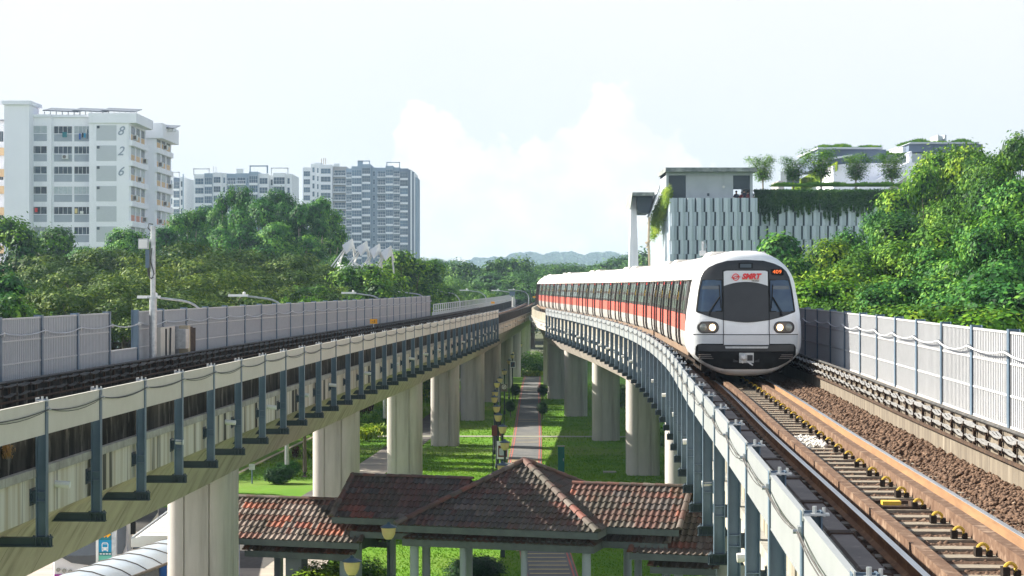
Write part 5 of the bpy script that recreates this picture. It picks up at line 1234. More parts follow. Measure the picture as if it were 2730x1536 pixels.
# ------------------------------------------------------------------ foliage
def leafquads(C, Nrm, size, aspect=.6, tri=False):
    n = len(C); Nrm = Nrm / (np.linalg.norm(Nrm, axis=1, keepdims=True) + 1e-9)
    r = rng.normal(size=(n, 3)); A = np.cross(Nrm, r); A /= np.linalg.norm(A, axis=1, keepdims=True) + 1e-9; B = np.cross(Nrm, A)
    s = (size * rng.uniform(.6, 1.3, n))[:, None] if np.isscalar(size) else size[:, None]
    a = A * s * .5; b = B * s * .5 * aspect
    V = np.stack([C - a, C - b + a * .1, C + a, C + b + a * .1], 1).reshape(-1, 3); return V, np.arange(4 * n).reshape(-1, 4)
FLIP = [True]
def blobleaves(blobs, n, size, clump=.35, per=9, shell=(.72, 1.04), up=.45, flat=1.0):
    w = np.array([(rx * ry + ry * rz + rx * rz) for _, (rx, ry, rz) in blobs]); w = w / w.sum()
    nc = max(1, n // per); idx = rng.choice(len(blobs), nc, p=w)
    c0 = np.array([b[0] for b in blobs])[idx]; rr = np.array([b[1] for b in blobs])[idx]
    d = rng.normal(size=(nc, 3)); d /= np.linalg.norm(d, axis=1, keepdims=True); d[:, 2] = np.where((d[:, 2] < -.35) & FLIP[0], -d[:, 2] * rng.choice([1, -.6], nc), d[:, 2])
    s = rng.uniform(*shell, (nc, 1)); P = c0 + d * rr * s
    P = np.repeat(P, per, 0); D = np.repeat(d, per, 0); off = rng.normal(size=P.shape) * clump * np.array([1, 1, .6]); P = P + off
    Nm = D * .7 + off / max(clump, .01) * .15 + np.array([0, 0, up]) + rng.normal(size=P.shape) * .26
    return leafquads(P, Nm, size)
def tree_proto(name, blobs, n, size, lm, trunk, bm, clump=.35, per=9, up=.45, inner=0):
    root = thing(name, 'tree', 'tree')
    V, Fq = blobleaves(blobs, n, size, clump, per, up=up)
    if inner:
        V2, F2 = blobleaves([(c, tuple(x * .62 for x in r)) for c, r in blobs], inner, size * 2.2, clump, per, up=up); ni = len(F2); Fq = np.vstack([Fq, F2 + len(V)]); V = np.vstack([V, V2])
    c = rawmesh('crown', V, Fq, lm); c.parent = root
    if inner: c.data.materials.append(M['lf_dark']); c.data.polygons.foreach_set('material_index', np.concatenate([np.zeros(len(Fq) - ni, np.int32), np.ones(ni, np.int32)]))  # inner leaves darker, shade of the crown gaps put into their colour
    mb = MB()
    for pts, r in trunk: mb.tube(pts, r, 7)
    mb.obj('trunk', bm, root, True); return root
def limbs(blobs, base=(0, 0, 0), h0=2.5, r=.25, fan=None):
    out = []; top = Vector((0, 0, h0)); out.append(([Vector(base), Vector((.05, 0, h0 * .5)), top], [r, r * .8, r * .65]))
    for c, _ in blobs:
        c = Vector(c); m = top.lerp(c, .5) + Vector((0, 0, -.12 * (c - top).length + .1)); out.append(([top - Vector((0, 0, .3)), m, c], [r * .5, r * .33, r * .1]))
    return out
def rblobs(n, R, H0, H1, r0, r1, seed, sq=.8, cone=0.0):
    q = random.Random(seed); B = []
    for i in range(n):
        t = (i + .5) / n; z = H0 + (H1 - H0) * t; rad = R * (1 - cone * t) * math.sqrt(max(.05, 1 - ((t - .42) / .75) ** 2)) * q.uniform(.45, 1); th = i * 2.4 + q.uniform(-.5, .5); r = q.uniform(r0, r1) * (1 - cone * t * .5)
        B.append(((math.cos(th) * rad, math.sin(th) * rad, z), (r * q.uniform(.9, 1.2), r * q.uniform(.9, 1.2), r * sq)))
    B.append(((0, 0, H1), (r0, r0, r0 * sq))); return B
PR = {}
# tall trees of separate puffy heads on upright limbs
for k in range(3):
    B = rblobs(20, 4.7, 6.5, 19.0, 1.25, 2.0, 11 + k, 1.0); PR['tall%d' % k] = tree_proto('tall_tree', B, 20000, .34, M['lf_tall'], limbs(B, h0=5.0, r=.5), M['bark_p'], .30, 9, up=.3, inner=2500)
# rain trees: layered umbrella
for k in range(3):
    q = random.Random(60 + k); B = []
    for i in range(36):
        th = i * 2.4; rad = 8.2 * math.sqrt((i + .5) / 36); z = 9.6 - .033 * rad * rad + q.uniform(-1.0, .5); B.append(((math.cos(th) * rad, math.sin(th) * rad, z), (q.uniform(1.1, 2.1), q.uniform(1.1, 2.1), q.uniform(.40, .65))))
    PR['rain%d' % k] = tree_proto('rain_tree', B, 24000, .22, M['lf_rain'], limbs(B[::3], h0=3.5, r=.42), M['bark'], .20, 9, up=.7, inner=0)
# dense hillside trees
for k in range(4):
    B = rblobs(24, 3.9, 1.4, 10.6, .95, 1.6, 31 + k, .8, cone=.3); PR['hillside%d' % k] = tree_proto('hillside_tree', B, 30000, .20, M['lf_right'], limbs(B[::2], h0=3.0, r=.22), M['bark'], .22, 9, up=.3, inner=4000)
# feathery mid tree
for k in range(2):
    B = rblobs(20, 2.9, 2.0, 9.1, .7, 1.2, 51 + k, .9, cone=.3); PR['mid%d' % k] = tree_proto('broadleaf_tree', B, 16000, .21, M['lf_mid'], limbs(B[::2], h0=2.6, r=.16), M['bark'], .24, 8, up=.3, inner=2500)
B = rblobs(20, 2.3, .8, 7.6, .8, 1.25, 71, .7, cone=.65); PR['cone'] = tree_proto('conical_tree', B, 16000, .26, M['lf_tall'], limbs(B[::2], h0=2, r=.16), M['bark'], .26, 8, up=.7, inner=3000)
# slender vase-shaped roof trees
for k in range(2):
    q = random.Random(81 + k); B = []; T = [([Vector((0, 0, 0)), Vector((.05, 0, 1.3)), Vector((0, 0, 2.0))], [.09, .08, .07])]
    for i in range(26):
        t = (i + .5) / 26; th = i * 2.4; z = 2.1 + 3.3 * t; rad = (.25 + 1.25 * t) * (.35 + .65 * ((i * .618) % 1)); c = (math.cos(th) * rad, math.sin(th) * rad, z); B.append((c, (.42, .42, .5)))
        if i % 2 == 0: T.append(([Vector((0, 0, 1.7)), Vector((c[0] * .45, c[1] * .45, 1.7 + (z - 1.7) * .6)), Vector(c)], [.045, .03, .012]))
    PR['roof%d' % k] = tree_proto('rooftop_tree', B, 5200, .17, M['lf_mid'], T, M['bark_p'], .26, 7, up=.8)
# shrubs
FLIP[0] = False
B = rblobs(7, .8, .35, 1.3, .4, .6, 91, .8); PR['shrub'] = tree_proto('shrub', B, 4200, .10, M['lf_mid'], limbs(B[::3], h0=.3, r=.04), M['bark'], .12, 8)
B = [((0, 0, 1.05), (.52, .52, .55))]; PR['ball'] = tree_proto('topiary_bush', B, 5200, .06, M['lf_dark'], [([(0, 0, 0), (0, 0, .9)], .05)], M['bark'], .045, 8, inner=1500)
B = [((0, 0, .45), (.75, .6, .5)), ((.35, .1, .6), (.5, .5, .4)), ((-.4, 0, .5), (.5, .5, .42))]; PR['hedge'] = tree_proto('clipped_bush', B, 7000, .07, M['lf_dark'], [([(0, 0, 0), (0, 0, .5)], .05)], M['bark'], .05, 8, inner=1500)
FLIP[0] = True
def strapplant(name, n, L_, m, hgt=.3, spread=1.0, w=.05):
    root = thing(name, 'plant', 'plant'); V = []; Fc = []
    for i in range(n):
        th = random.uniform(0, 6.28); b = Vector((random.gauss(0, spread * .3), random.gauss(0, spread * .3), random.uniform(0, hgt))); o = Vector((math.cos(th), math.sin(th), 0)); s = Vector((-o.y, o.x, 0)) * w; l = L_ * random.uniform(.6, 1.1)
        p1 = b + o * l * .35 + Vector((0, 0, l * .75)); p2 = b + o * l * .85 + Vector((0, 0, l * random.uniform(.45, .85))); k = len(V); V += [b - s * .4, b + s * .4, p1 + s, p1 - s, p2]; Fc += [(k, k + 1, k + 2, k + 3), (k + 3, k + 2, k + 4)]
    mb = MB(); mb.add(V, Fc); mb.obj('leaves', m, root); mb = MB(); mb.tube([(0, 0, 0), (0, 0, hgt)], .04, 5); mb.obj('stem', M['bark'], root); return root
PR['yplant'] = strapplant('yellow_leaf_plant', 150, .75, M['lf_yel'], .45, 1.1)
PR['rplant'] = strapplant('dark_red_plant', 130, .6, M['lf_red'], .9, .8, .04)
B = [((0, 0, 5.2), (1.4, 1.4, 1.0)), ((.6, .3, 5.8), (1, 1, .8)), ((-.7, -.2, 5.6), (1, 1, .8))]; PR['lawn'] = tree_proto('lawn_tree', B, 5000, .2, M['lf_mid'], [([(0, 0, 0), (.03, 0, .4), (0, 0, 2.5), (0, 0, 5)], [.26, .17, .14, .1])], M['bark'], .25)
# far trees: fewer larger leaves
for k in range(3):
    B = rblobs(18, 5.2, 2.5, 13, 1.8, 2.9, 101 + k, .85); PR['far%d' % k] = tree_proto('distant_tree', B, 9000, .55, M['lf_far'], limbs(B[::3], h0=4, r=.4), M['bark'], .5, 8, inner=2000)
q = random.Random(5); B = []
for i in range(30): th = i * 2.4; rad = 12 * math.sqrt((i + .5) / 30); B.append(((math.cos(th) * rad, math.sin(th) * rad, 13.5 - .028 * rad * rad + q.uniform(-.9, .5)), (2.6, 2.6, 1.0)))
PR['farrain'] = tree_proto('distant_rain_tree', B, 14000, .5, M['lf_far'], limbs(B[::4], h0=5, r=.5), M['bark'], .5, 8, up=1.0)
USED = {}
HT = {}
for k, v in PR.items():
    z = max(max(c.co.z for c in ch.data.vertices) for ch in v.children); HT[k] = z
def plant(kind, px, ytop, D, label, group, base=None, wide=1.0, rz=None, leaf=None, zb=GZ):
    # placed at distance D with its top at height matching the view
    X = (px - CX) * D / F; ztop = CZ - (ytop - HY) * D / F; s = max(.05, (ztop - zb) / HT[kind])
    src = PR[kind]; rz = random.uniform(0, 6.28) if rz is None else rz
    if kind not in USED: o = src; USED[kind] = 1
    else: o = dup(src)
    o.location = (X, D, zb); o.rotation_euler = (0, 0, rz); o.scale = (s * wide, s * wide, s); o['label'] = label
    if group: o['group'] = group
    if leaf:
        for c in o.children:
            if c.name.split('.')[0] in ('crown', 'leaves'): c.material_slots[0].link = 'OBJECT'; c.material_slots[0].material = leaf
    return o
def run(kinds, rows, group):
    for i, r in enumerate(rows):
        kw = dict(r[4]) if len(r) > 4 else {}
        if kinds[0].startswith('tall'): kw['wide'] = kw.get('wide', 1) * .84
        plant(kinds[i % len(kinds)], *r[:3], r[3], group, **kw)
# left: tall trees in front of the towers
run(['tall0', 'tall1', 'tall2'], [
    (500, 552, 205, 'tall tree at the left end of the tall group, beside the numbered block', {'wide': .9}), (566, 540, 215, 'tall tree second from the left of the tall group, below the far white towers', {'wide': .85}), (617, 490, 210, 'tall tree with the high left head in front of the middle towers', {'wide': .72}), (690, 520, 205, 'broad tall tree in the middle of the tall group', {'wide': 1.0}), (752, 494, 218, 'tall tree whose top just reaches the roof of the middle towers', {'wide': .75}), (800, 530, 204, 'tall tree with bare pale limbs right of the middle', {'wide': .85}), (858, 520, 208, 'rightmost tall tree, rising before the large tower', {'wide': .85}), (892, 672, 200, 'lower bushy tree right of the tall group beside the white spiked canopy', {'wide': .8}), (640, 600, 195, 'lower tree in front of the middle of the tall group', {'wide': 1.2}), (450, 600, 200, 'dark tree between the mast and the tall group', {'wide': 1.2}), (745, 585, 197, 'low full tree at the right foot of the tall group', {'wide': 1.2})], 'tall puffy trees in front of the towers')
run(['tall1', 'mid0', 'tall2', 'mid1'], [
    (345, 600, 190, 'tree in front of the right corner of the numbered block', {'wide': 1.1}), (140, 592, 170, 'green tree covering the lower floors of the numbered block', {'wide': 1.1}), (60, 650, 150, 'tree at the foot of the white stair tower', {}), (-10, 560, 150, 'feathery tree at the left edge below the orange block', {'wide': 1.2}), (230, 650, 160, 'low tree left of the mast below the numbered block', {'wide': 1.2}), (30, 770, 85, 'near green tree at the left edge above the noise barrier', {'wide': 1.3}), (-40, 700, 92, 'near tree cut off by the left edge', {'wide': 1.4})], 'trees below the numbered block')
run(['rain0', 'rain1', 'rain2'], [
    (430, 640, 150, 'rain tree with the highest flat crown behind the mast', {}), (600, 665, 160, 'rain tree with a yellowish flat crown below the tall group'), (760, 668, 158, 'dark flat rain tree below the bare pale limbs'), (835, 700, 168, 'rain tree left of the white spiked canopy'), (300, 655, 150, 'rain tree right of the low block windows'), (180, 690, 135, 'dark rain tree above the left noise barrier gap'), (60, 730, 120, 'dark spreading rain tree near the left edge'), (520, 720, 140, 'rain tree behind the second street lamp from the left'), (690, 730, 140, 'rain tree above the middle of the left noise barrier'), (370, 700, 118, 'rain tree behind the mast with dark limbs'), (240, 740, 108, 'nearest dark rain tree with limbs showing through the barrier gap'), (820, 745, 145, 'rain tree between the second and third street lamps'), (120, 700, 150, 'rain tree below the trees at the block foot', {'wide': 1.1}), (480, 690, 140, 'rain tree just right of the mast'), (650, 695, 142, 'layered rain tree in the middle of the left woods'), (-60, 745, 105, 'rain tree beyond the left edge')], 'flat crowned rain trees behind the left barrier')
run(['mid0', 'mid1'], [
    (988, 690, 140, 'feathery tree in front of the white spiked canopy', {'wide': 1.1}), (1070, 655, 165, 'tree right of the spiked canopy, below the dark tower side', {'wide': 1.0}), (1110, 680, 180, 'last tree on the right of the left woods', {'wide': 1.1}), (930, 740, 150, 'light green tree behind the third street lamp', {'wide': 1.2}), (850, 750, 138, 'yellowish young tree between the lamps', {'wide': 1.0}), (1020, 738, 165, 'low light tree above the end of the left noise barrier', {'wide': 1.3}), (700, 778, 118, 'low tree just above the left noise barrier', {'wide': .7})], 'light green trees near the end of the left barrier')
for i, (x, y, D, l) in enumerate([(760, 782, 105, 'bright green bush top above the noise barrier, left one'), (810, 778, 108, 'bright green bush top above the noise barrier, middle one'), (855, 788, 112, 'bright green bush top above the noise barrier, right one')]): plant('mid%d' % (i % 2), x, y, D, l, 'bright bush tops above the left noise barrier', wide=.5, leaf=M['lf_lime'])
for i in range(15):
    D = 146 + i * 9; X = LX(D) - 4.6 - (i % 3); px = X / D * F + CX; plant('hillside%d' % (i % 4), px, 783 + random.uniform(-5, 6), D, 'leafy bush along the far railing, %s' % ['just past the barrier end', 'second past the barrier end', 'third past the barrier end', 'before the long white roof', 'at the left end of the long white roof', 'under the long white roof', 'sixth of the railing row', 'left of the small white post', 'at the small white post', 'right of the small white post', 'before the farthest yellow sign', 'beside the farthest yellow sign', 'left of the train tail', 'nearest the train tail', 'last of the railing row'][i], 'leafy bushes along the far railing', wide=.5)
# centre distance
run(['far0', 'far1', 'far2'], [
    (1243, 685, 330, 'round tree standing alone left of the centre gap', {'wide': .8}), (1335, 680, 340, 'left half of the twin round trees in the centre gap', {'wide': .8}), (1365, 675, 350, 'right half of the twin round trees in the centre gap', {'wide': .8}), (1290, 705, 420, 'pale tree between the round trees', {}), (1160, 690, 420, 'tree beyond the end of the left woods', {}), (1200, 715, 340, 'low tree right of the left woods', {'wide': 1.2}), (1640, 680, 450, 'dark conical tree left of the white pylon', {}), (1600, 695, 420, 'small tree left of the dark conical tree', {}), (1720, 668, 430, 'tree seen behind the white pylon', {}), (1680, 672, 470, 'tree left behind the white pylon', {}), (1310, 720, 300, 'low dark tree under the round trees', {'wide': 1.2}), (1390, 725, 320, 'low tree right of the twin round trees', {'wide': 1.1}), (1755, 655, 400, 'tree between the pylon and the panelled building', {})], 'distant trees in the centre gap')
run(['farrain'], [(1480, 693, 360, 'wide flat crowned tree behind the train roof, left part', {'wide': 1.2}), (1560, 702, 380, 'wide flat crowned tree behind the train roof, right part', {'wide': 1.1}), (1420, 715, 300, 'flat crowned tree at the train tail', {'wide': 1.0}), (1190, 735, 260, 'flat crowned tree behind the railing bushes', {'wide': .8}), (1150, 682, 520, 'thin umbrella tree against the sky beyond the left woods', {'wide': .8})], 'distant flat crowned trees')
# right hillside
rows = []
cfg = [(2080, 610, 128, 'c'), (2140, 668, 112, 'h'), (2230, 625, 118, 'h'), (2330, 560, 125, 'h'), (2440, 560, 122, 'h'), (2500, 402, 150, 'h'), (2540, 375, 155, 'h'), (2600, 366, 150, 'h'), (2650, 395, 140, 'h'), (2720, 345, 128, 'h'), (2405, 545, 135, 'h'), (2540, 520, 120, 'h'), (2640, 470, 112, 'h'), (2710, 455, 105, 'h'), (2300, 650, 100, 'h'), (2390, 640, 98, 'h'), (2480, 585, 100, 'h'), (2580, 600, 96, 'h'), (2670, 570, 92, 'h'), (2740, 540, 95, 'h'), (2190, 700, 95, 'h'), (2130, 760, 92, 'h'), (2260, 725, 84, 'h'), (2330, 745, 80, 'h'), (2420, 730, 78, 'h'), (2500, 715, 80, 'h'), (2590, 720, 76, 'h'), (2680, 690, 76, 'h'), (2745, 730, 70, 'h'), (2170, 800, 84, 'h'), (2560, 800, 68, 'h'), (2670, 810, 66, 'h'), (2440, 800, 70, 'h')]
place_words = ['dark conical tree directly right of the train antenna', 'yellowish tree above the train right shoulder', 'tree below the hanging creeper wall', 'tree covering the right end of the panelled wall', 'tree under the dark roof boxes', 'tree overlapping the white ramp wall', 'tall tree with open limbs below the right roof box', 'golden topped tree in front of the right roof box', 'tree right of the chimney', 'topmost tree at the right edge', 'tree at the end of the creeper wall', 'dense tree in the middle of the slope', 'tree high on the right slope', 'pale tree near the right edge, upper half', 'tree above the bright bush beside the train', 'rounded tree in mid slope', 'tree of the mid slope right of the rounded one', 'broad tree of the mid slope', 'mid slope tree near the right edge', 'mid slope tree at the right edge', 'tree right beside the train windscreen', 'low tree touching the train side', 'bright yellow green bush behind the barrier beside the train', 'feathery tree behind the sunlit barrier, first', 'feathery tree behind the sunlit barrier, second', 'feathery tree behind the sunlit barrier, third', 'dark tree low on the right slope', 'dark tree at the lower right', 'dark lower tree at the right edge', 'low shrub between the barrier and the train', 'small bush above the right barrier', 'small yellowish bush above the right barrier near the edge', 'low bush in the middle above the barrier']
for i, (x, y, D, k) in enumerate(cfg):
    kd = 'cone' if k == 'c' else ['hillside0', 'mid0', 'hillside1', 'hillside2', 'mid1', 'hillside3'][i % 6]
    lf = {22: M['lf_lime'], 21: M['lf_mid'], 26: M['lf_tall'], 27: M['lf_tall'], 28: M['lf_tall'], 31: M['lf_lime'], 7: M['lf_right'], 12: M['lf_mid'], 13: M['lf_tall'], 16: M['lf_mid'], 18: M['lf_tall']}.get(i)
    lf = lf or [None, M['lf_mid'], None, M['lf_tall'], M['lf_mid'], M['lf_lime'], None][i % 7]
    H_ = (CZ - (y - HY) * D / F - GZ); wd = (min(1.5, max(.75, 13.0 / H_ * 1.0)) if kd.startswith('hill') else min(1.6, max(.8, 14 / H_))) * random.uniform(.75, 1.0)
    plant(kd, x, y, D, place_words[i], 'trees on the slope right of the train', wide=wd, leaf=lf)
# rooftop trees of the green building
for i, (x, y, l) in enumerate([(2034, 405, 'rooftop tree nearest the grey roof box'), (2115, 410, 'rooftop tree second from the grey roof box'), (2190, 385, 'tallest light green rooftop tree before the yellow creeper'), (2282, 402, 'rooftop tree in front of the white wall'), (2378, 395, 'rooftop tree before the ramp')]): plant('roof%d' % (i % 2), x, y, 191, l, 'slender trees on the roof terrace', wide=1.6, zb=12.1, leaf=M['lf_lime'] if i == 2 else None)
# lawn plants
for i, (x, yb, l) in enumerate([(1374, 1068, 'round topiary bush left of the path, farther one'), (1361, 1111, 'round topiary bush left of the path, nearer one'), (1447, 1068, 'round topiary bush right of the path, farther one'), (1446, 1118, 'round topiary bush right of the path, nearer one')]):
    D = GD(yb); plant('ball', x, [1022, 1066, 1022, 1070][i], D, l, 'round topiary bushes flanking the path', wide=1.0)
def gplant(kind, x, yb, h, label, group=None, wide=1.0, leaf=None):
    D = GD(yb); return plant(kind, x, yb - h, D, label, group, wide=wide, leaf=leaf)
gplant('hedge', 745, 1290, 50, 'dark clipped bush on the shaded left lawn', None, 1.0)
gplant('hedge', 768, 1270, 44, 'second dark clipped bush behind the first on the left lawn', None, 1.0, M['lf_tall'])
gplant('lawn', 812, 1272, 240, 'tree with dark bare trunk on the left lawn beside the pier')
for i, (x, yb, h, k, w, lf, l) in enumerate([
    (845, 1252, 30, 'shrub', 1.4, M['lf_mid'], 'green shrub behind the trunk on the left lawn'), (800, 1250, 26, 'shrub', 1.3, M['lf_yel'], 'light green shrub left of the trunk'), (875, 1240, 32, 'shrub', 1.5, M['lf_dark'], 'dark shrub touching the pier'),
    (825, 1222, 26, 'yplant', 1.5, None, 'yellow strap leaved plant left of the trunk'), (850, 1216, 26, 'yplant', 1.5, None, 'yellow strap leaved plant right of the trunk'), (878, 1212, 26, 'yplant', 1.4, None, 'yellow plant at the second pier edge'), (788, 1222, 34, 'rplant', 1.0, None, 'dark red plant under the girder edge'),
    (975, 1176, 40, 'yplant', 1.2, None, 'yellow plant between the second and third piers'), (1000, 1168, 42, 'yplant', 1.2, None, 'yellow plant right of its twin between the piers'), (985, 1150, 60, 'shrub', 1.1, M['lf_mid'], 'tall green shrub between the second and third piers'), (1025, 1140, 62, 'shrub', 1.0, M['lf_tall'], 'dark green shrub beside the third pier'), (968, 1135, 70, 'rplant', .9, None, 'dark red plant beside the second pier'), (1040, 1125, 60, 'yplant', 1.1, None, 'far yellow plant beside the third pier'),
    (1145, 1075, 40, 'shrub', 1.0, M['lf_mid'], 'bright shrub between the third and fourth piers'), (1142, 1050, 55, 'rplant', 1.0, None, 'dark red plant between the third and fourth piers'), (1150, 1040, 45, 'yplant', 1.0, None, 'yellow plant between the third and fourth piers')]): gplant(k, x, yb, h, l, 'planting bed along the left side path', w, lf)
gplant('shrub', 1420, 1000, 72, 'big green shrub at the end of the path', 'shrubs at the end of the path', 1.5); gplant('shrub', 1445, 1000, 45, 'lower green shrub right at the end of the path', 'shrubs at the end of the path', 1.3)
for i, x in enumerate((1408, 1421, 1434)): gplant('yplant', x, 1004, 16, ['yellow hedge plant left at the path end', 'yellow hedge plant in the middle at the path end', 'yellow hedge plant right at the path end'][i], 'yellow hedge at the end of the path', 1.6)
gplant('shrub', 1762, 1190, 75, 'orange flowering shrub between the right piers', 'shrubs right of the right piers', 1.1); gplant('shrub', 1760, 1130, 80, 'green shrub behind the flowering one between the right piers', 'shrubs right of the right piers', 1.2); gplant('shrub', 1655, 1085, 70, 'shrub between the two shaded right piers', 'shrubs right of the right piers', 1.1)
# shrubs near the pavilion
for (x, y, D, k, w, lf, l) in [(840, 1492, 57, 'shrub', 1.5, M['lf_yel'], 'bright leafy shrub left of the glass block column'), (925, 1475, 58.5, 'shrub', 1.6, M['lf_mid'], 'dark leafy shrub behind the near lantern'), (975, 1490, 60, 'shrub', 1.2, M['lf_dark'], 'dark shrub right of the near lantern'), (1265, 1478, 63, 'hedge', 1.9, M['lf_dark'], 'large rounded clipped bush under the pavilion'), (1385, 1462, 72, 'shrub', 1.0, M['lf_dark'], 'potted dark shrub left of the painted word')]: plant(k, x, y, D, l, 'shrubs around the tiled pavilion', wide=w, leaf=lf)
# small sprouting tuft on the left parapet
plant('rplant', 18, 1178, 27.2, 'dry spiky sprout growing from the left parapet', None, wide=.8, zb=.20, leaf=mat('dry_sprout', (.28, .16, .06), rough=.9))
for k, v in list(PR.items()):
    if k not in USED:
        for c in list(v.children): bpy.data.objects.remove(c)
        bpy.data.objects.remove(v)

# ------------------------------------------------------------------ hills
def hills():
    for (yb, d, x0, x1, f, nm) in ((1900, 420, -1400, 1400, lambda x: 27 + 4 * math.sin(x * .012 + 1) + 2 * math.sin(x * .031), 'hills'), (2700, 500, -1700, 1700, lambda x: 51 + 11 * math.exp(-((x - 95) / 120) ** 4) + 2.2 * math.sin(x * .09) + 1.4 * math.sin(x * .19 + 1) + 2 * math.sin(x * .01) + 1.5 * math.sin(x * .023 + 2), 'hills')):
        n = 70000; x = rng.uniform(x0 / 2.6, x1 / 2.6, n); t = rng.random(n) ** .7; H = np.array([f(q) for q in x]); z = GZ + H * np.sin(t * math.pi / 2) + 3.2 * np.abs(np.sin(x * .21 + t * 9) * np.cos(x * .13 + t * 23)); y = yb + d * t
        C = np.stack([x, y, z], 1); V, Fq = leafquads(C, rng.normal(size=(n, 3)) * .6 + np.array([0, -.5, .8]), 5.5)
        mb = MB(); xs = np.linspace(x0, x1, 120)
        for tt in (0, .25, .5, .75, 1): mb.v += [(q, yb + d * tt + 6, GZ + (f(q)) * math.sin(tt * math.pi / 2) - 2) for q in xs]
        for i in range(4):
            for j in range(119): mb.f.append((i * 120 + j, i * 120 + j + 1, (i + 1) * 120 + j + 1, (i + 1) * 120 + j)); mb.m.append(0)
        struct(mb.obj(nm, M['hill'], None, True)); o = rawmesh('hill_forest', V, Fq, M['hill']); tag(o, 'blue green forest covering the distant hills', 'forest', kind='stuff')
hills()

# ------------------------------------------------------------------ street lamps
def street_lamp(loc, rz, label, src=None):
    if src: return dup(src, loc, rz, None, label)
    r = thing('street_lamp', label, 'street lamp', loc, rz, 'street lamps along the expressway')
    H = 8.3; mb = MB(); pts = [(0, 0, 0), (0, 0, 7.4)] + [(-1.15 * (1 - math.cos(t)), 0, 7.4 + 1.0 * math.sin(t)) for t in np.linspace(.2, 1.45, 6)] + [(-2.0, 0, 8.52)]
    mb.tube(pts, [.11, .075] + [.05] * 7, 8); mb.obj('pole', M['galv'], r, True)
    mb = MB(); mb.add([(x, y, z) for x in (-2.95, -1.95) for y, z in ((-.13, 8.5), (.13, 8.5), (.10, 8.62), (-.10, 8.62))], [(0, 1, 2, 3), (7, 6, 5, 4), (0, 4, 5, 1), (1, 5, 6, 2), (2, 6, 7, 3), (3, 7, 4, 0)]); h = mb.obj('lamp_head', M['signwhite'], r)
    mb = MB(); mb.lathe([(.07, 0), (.08, .08), (.03, .13)], (-2.15, 0, 8.62), 8); mb.obj('sensor', M['signwhite'], h, True); return r
sl = None
for i, (X, D) in enumerate([(-17.5, 62), (-13.4, 82), (-11.4, 95), (-8.7, 128), (-6.8, 152), (-4.95, 178), (-2.8, 206), (.35, 240), (2.4, 270)]):
    l = ['street lamp whose head shows at the left edge above the barrier', 'street lamp just right of the mast', 'second street lamp from the mast', 'third street lamp from the mast, before the light trees', 'street lamp at the end of the left noise barrier', 'street lamp just past the barrier end', 'street lamp beside the long white roof', 'street lamp above the long white roof', 'farthest street lamp near the train tail'][i]
    zt = GZ if i else GZ
    o = street_lamp((X, D, GZ + [.9, .9, .9, .9, .9, .9, .9, .8, .8][i]), random.uniform(-.12, .12), l, sl); sl = sl or o
# long white roof in the distance
r = thing('covered_linkway', 'long thin white roof on posts far behind the railing bushes', 'linkway roof', (0, 330, GZ))
mb = MB(); mb.bb(-7.2, 4.0, -2, 2, 9.0, 9.45); mb.obj('roof', M['buswhite'], r)
for i in range(6): mb = MB(); mb.bb(-7 + i * 2.1, -6.7 + i * 2.1, -.2, .2, 0, 9); mb.obj('post', M['cwall'], r)
mb = MB(); mb.bb(-7.0, 3.8, -.5, .5, 6.6, 7.4); mb.obj('railing_wall', M['cwall'], r)
r = thing('white_marker_post', 'small white post with grey box by the far railing', 'post', (-.0 + PX(1367, 790, 200).x, 200, .42)); mb = MB(); mb.tube([(0, 0, 0), (0, 0, 1.1)], .09, 8); mb.obj('pole', M['signwhite'], r); mb = MB(); mb.bb(-.35, .25, -.2, .2, 1.25, 1.7); mb.bb(-.03, .03, -.03, .03, 1.1, 1.3); mb.obj('box', M['steel'], r)

# ------------------------------------------------------------------ buildings
def emit(root, wins, cap=96):
    # wins: list of (x0,x1,y,z0,z1,nx,ny,face) ; each window its own part, the smallest beyond the cap together
    rest = MB(); rest_n = 0; cr_ = random.Random(9)
    wins = sorted(wins, key=lambda w: -(w[1] - w[0]) * (w[4] - w[3]))
    for i, (a0, a1, b, z0, z1, nx, ny, face, fm, gm) in enumerate(wins):
        mb = MB() if i < cap else rest
        def q(a, off, z): return (a, b - off, z) if face == 'f' else ((b + off, a, z) if face == 'r' else (b - off, a, z))
        def bx(A0, A1, o0, o1, Z0, Z1):
            p = q(A0, o0, Z0); r = q(A1, o1, Z1); mb.bb(min(p[0], r[0]), max(p[0], r[0]), min(p[1], r[1]), max(p[1], r[1]), Z0, Z1)
        mb.mi = 0; bx(a0, a1, .01, .03, z0, z1); mb.mi = 1; t = min(.05, (a1 - a0) * .06) if fm else .05; t = max(t, .035); th = t * 1.0
        for k in range(nx + 1): c = a0 + (a1 - a0) * k / nx; bx(c - t / 2 * 1.2, c + t / 2 * 1.2, .03, .06, z0, z1)
        for k in range(ny + 1): c = z0 + (z1 - z0) * k / ny; bx(a0, a1, .031, .058, c - t / 2, c + t / 2)
        if i < cap: mb.obj('window', [M['curtain'] if (gm is not M['twin'] and cr_.random() < .2) else gm, M['bframe']], root)
        else: rest_n += 1; rest.m[len(rest.m):] = []; 
    if rest_n:
        o = rest.obj('windows', [wins[-1][9], M['bframe']], root); o['kind'] = 'stuff'
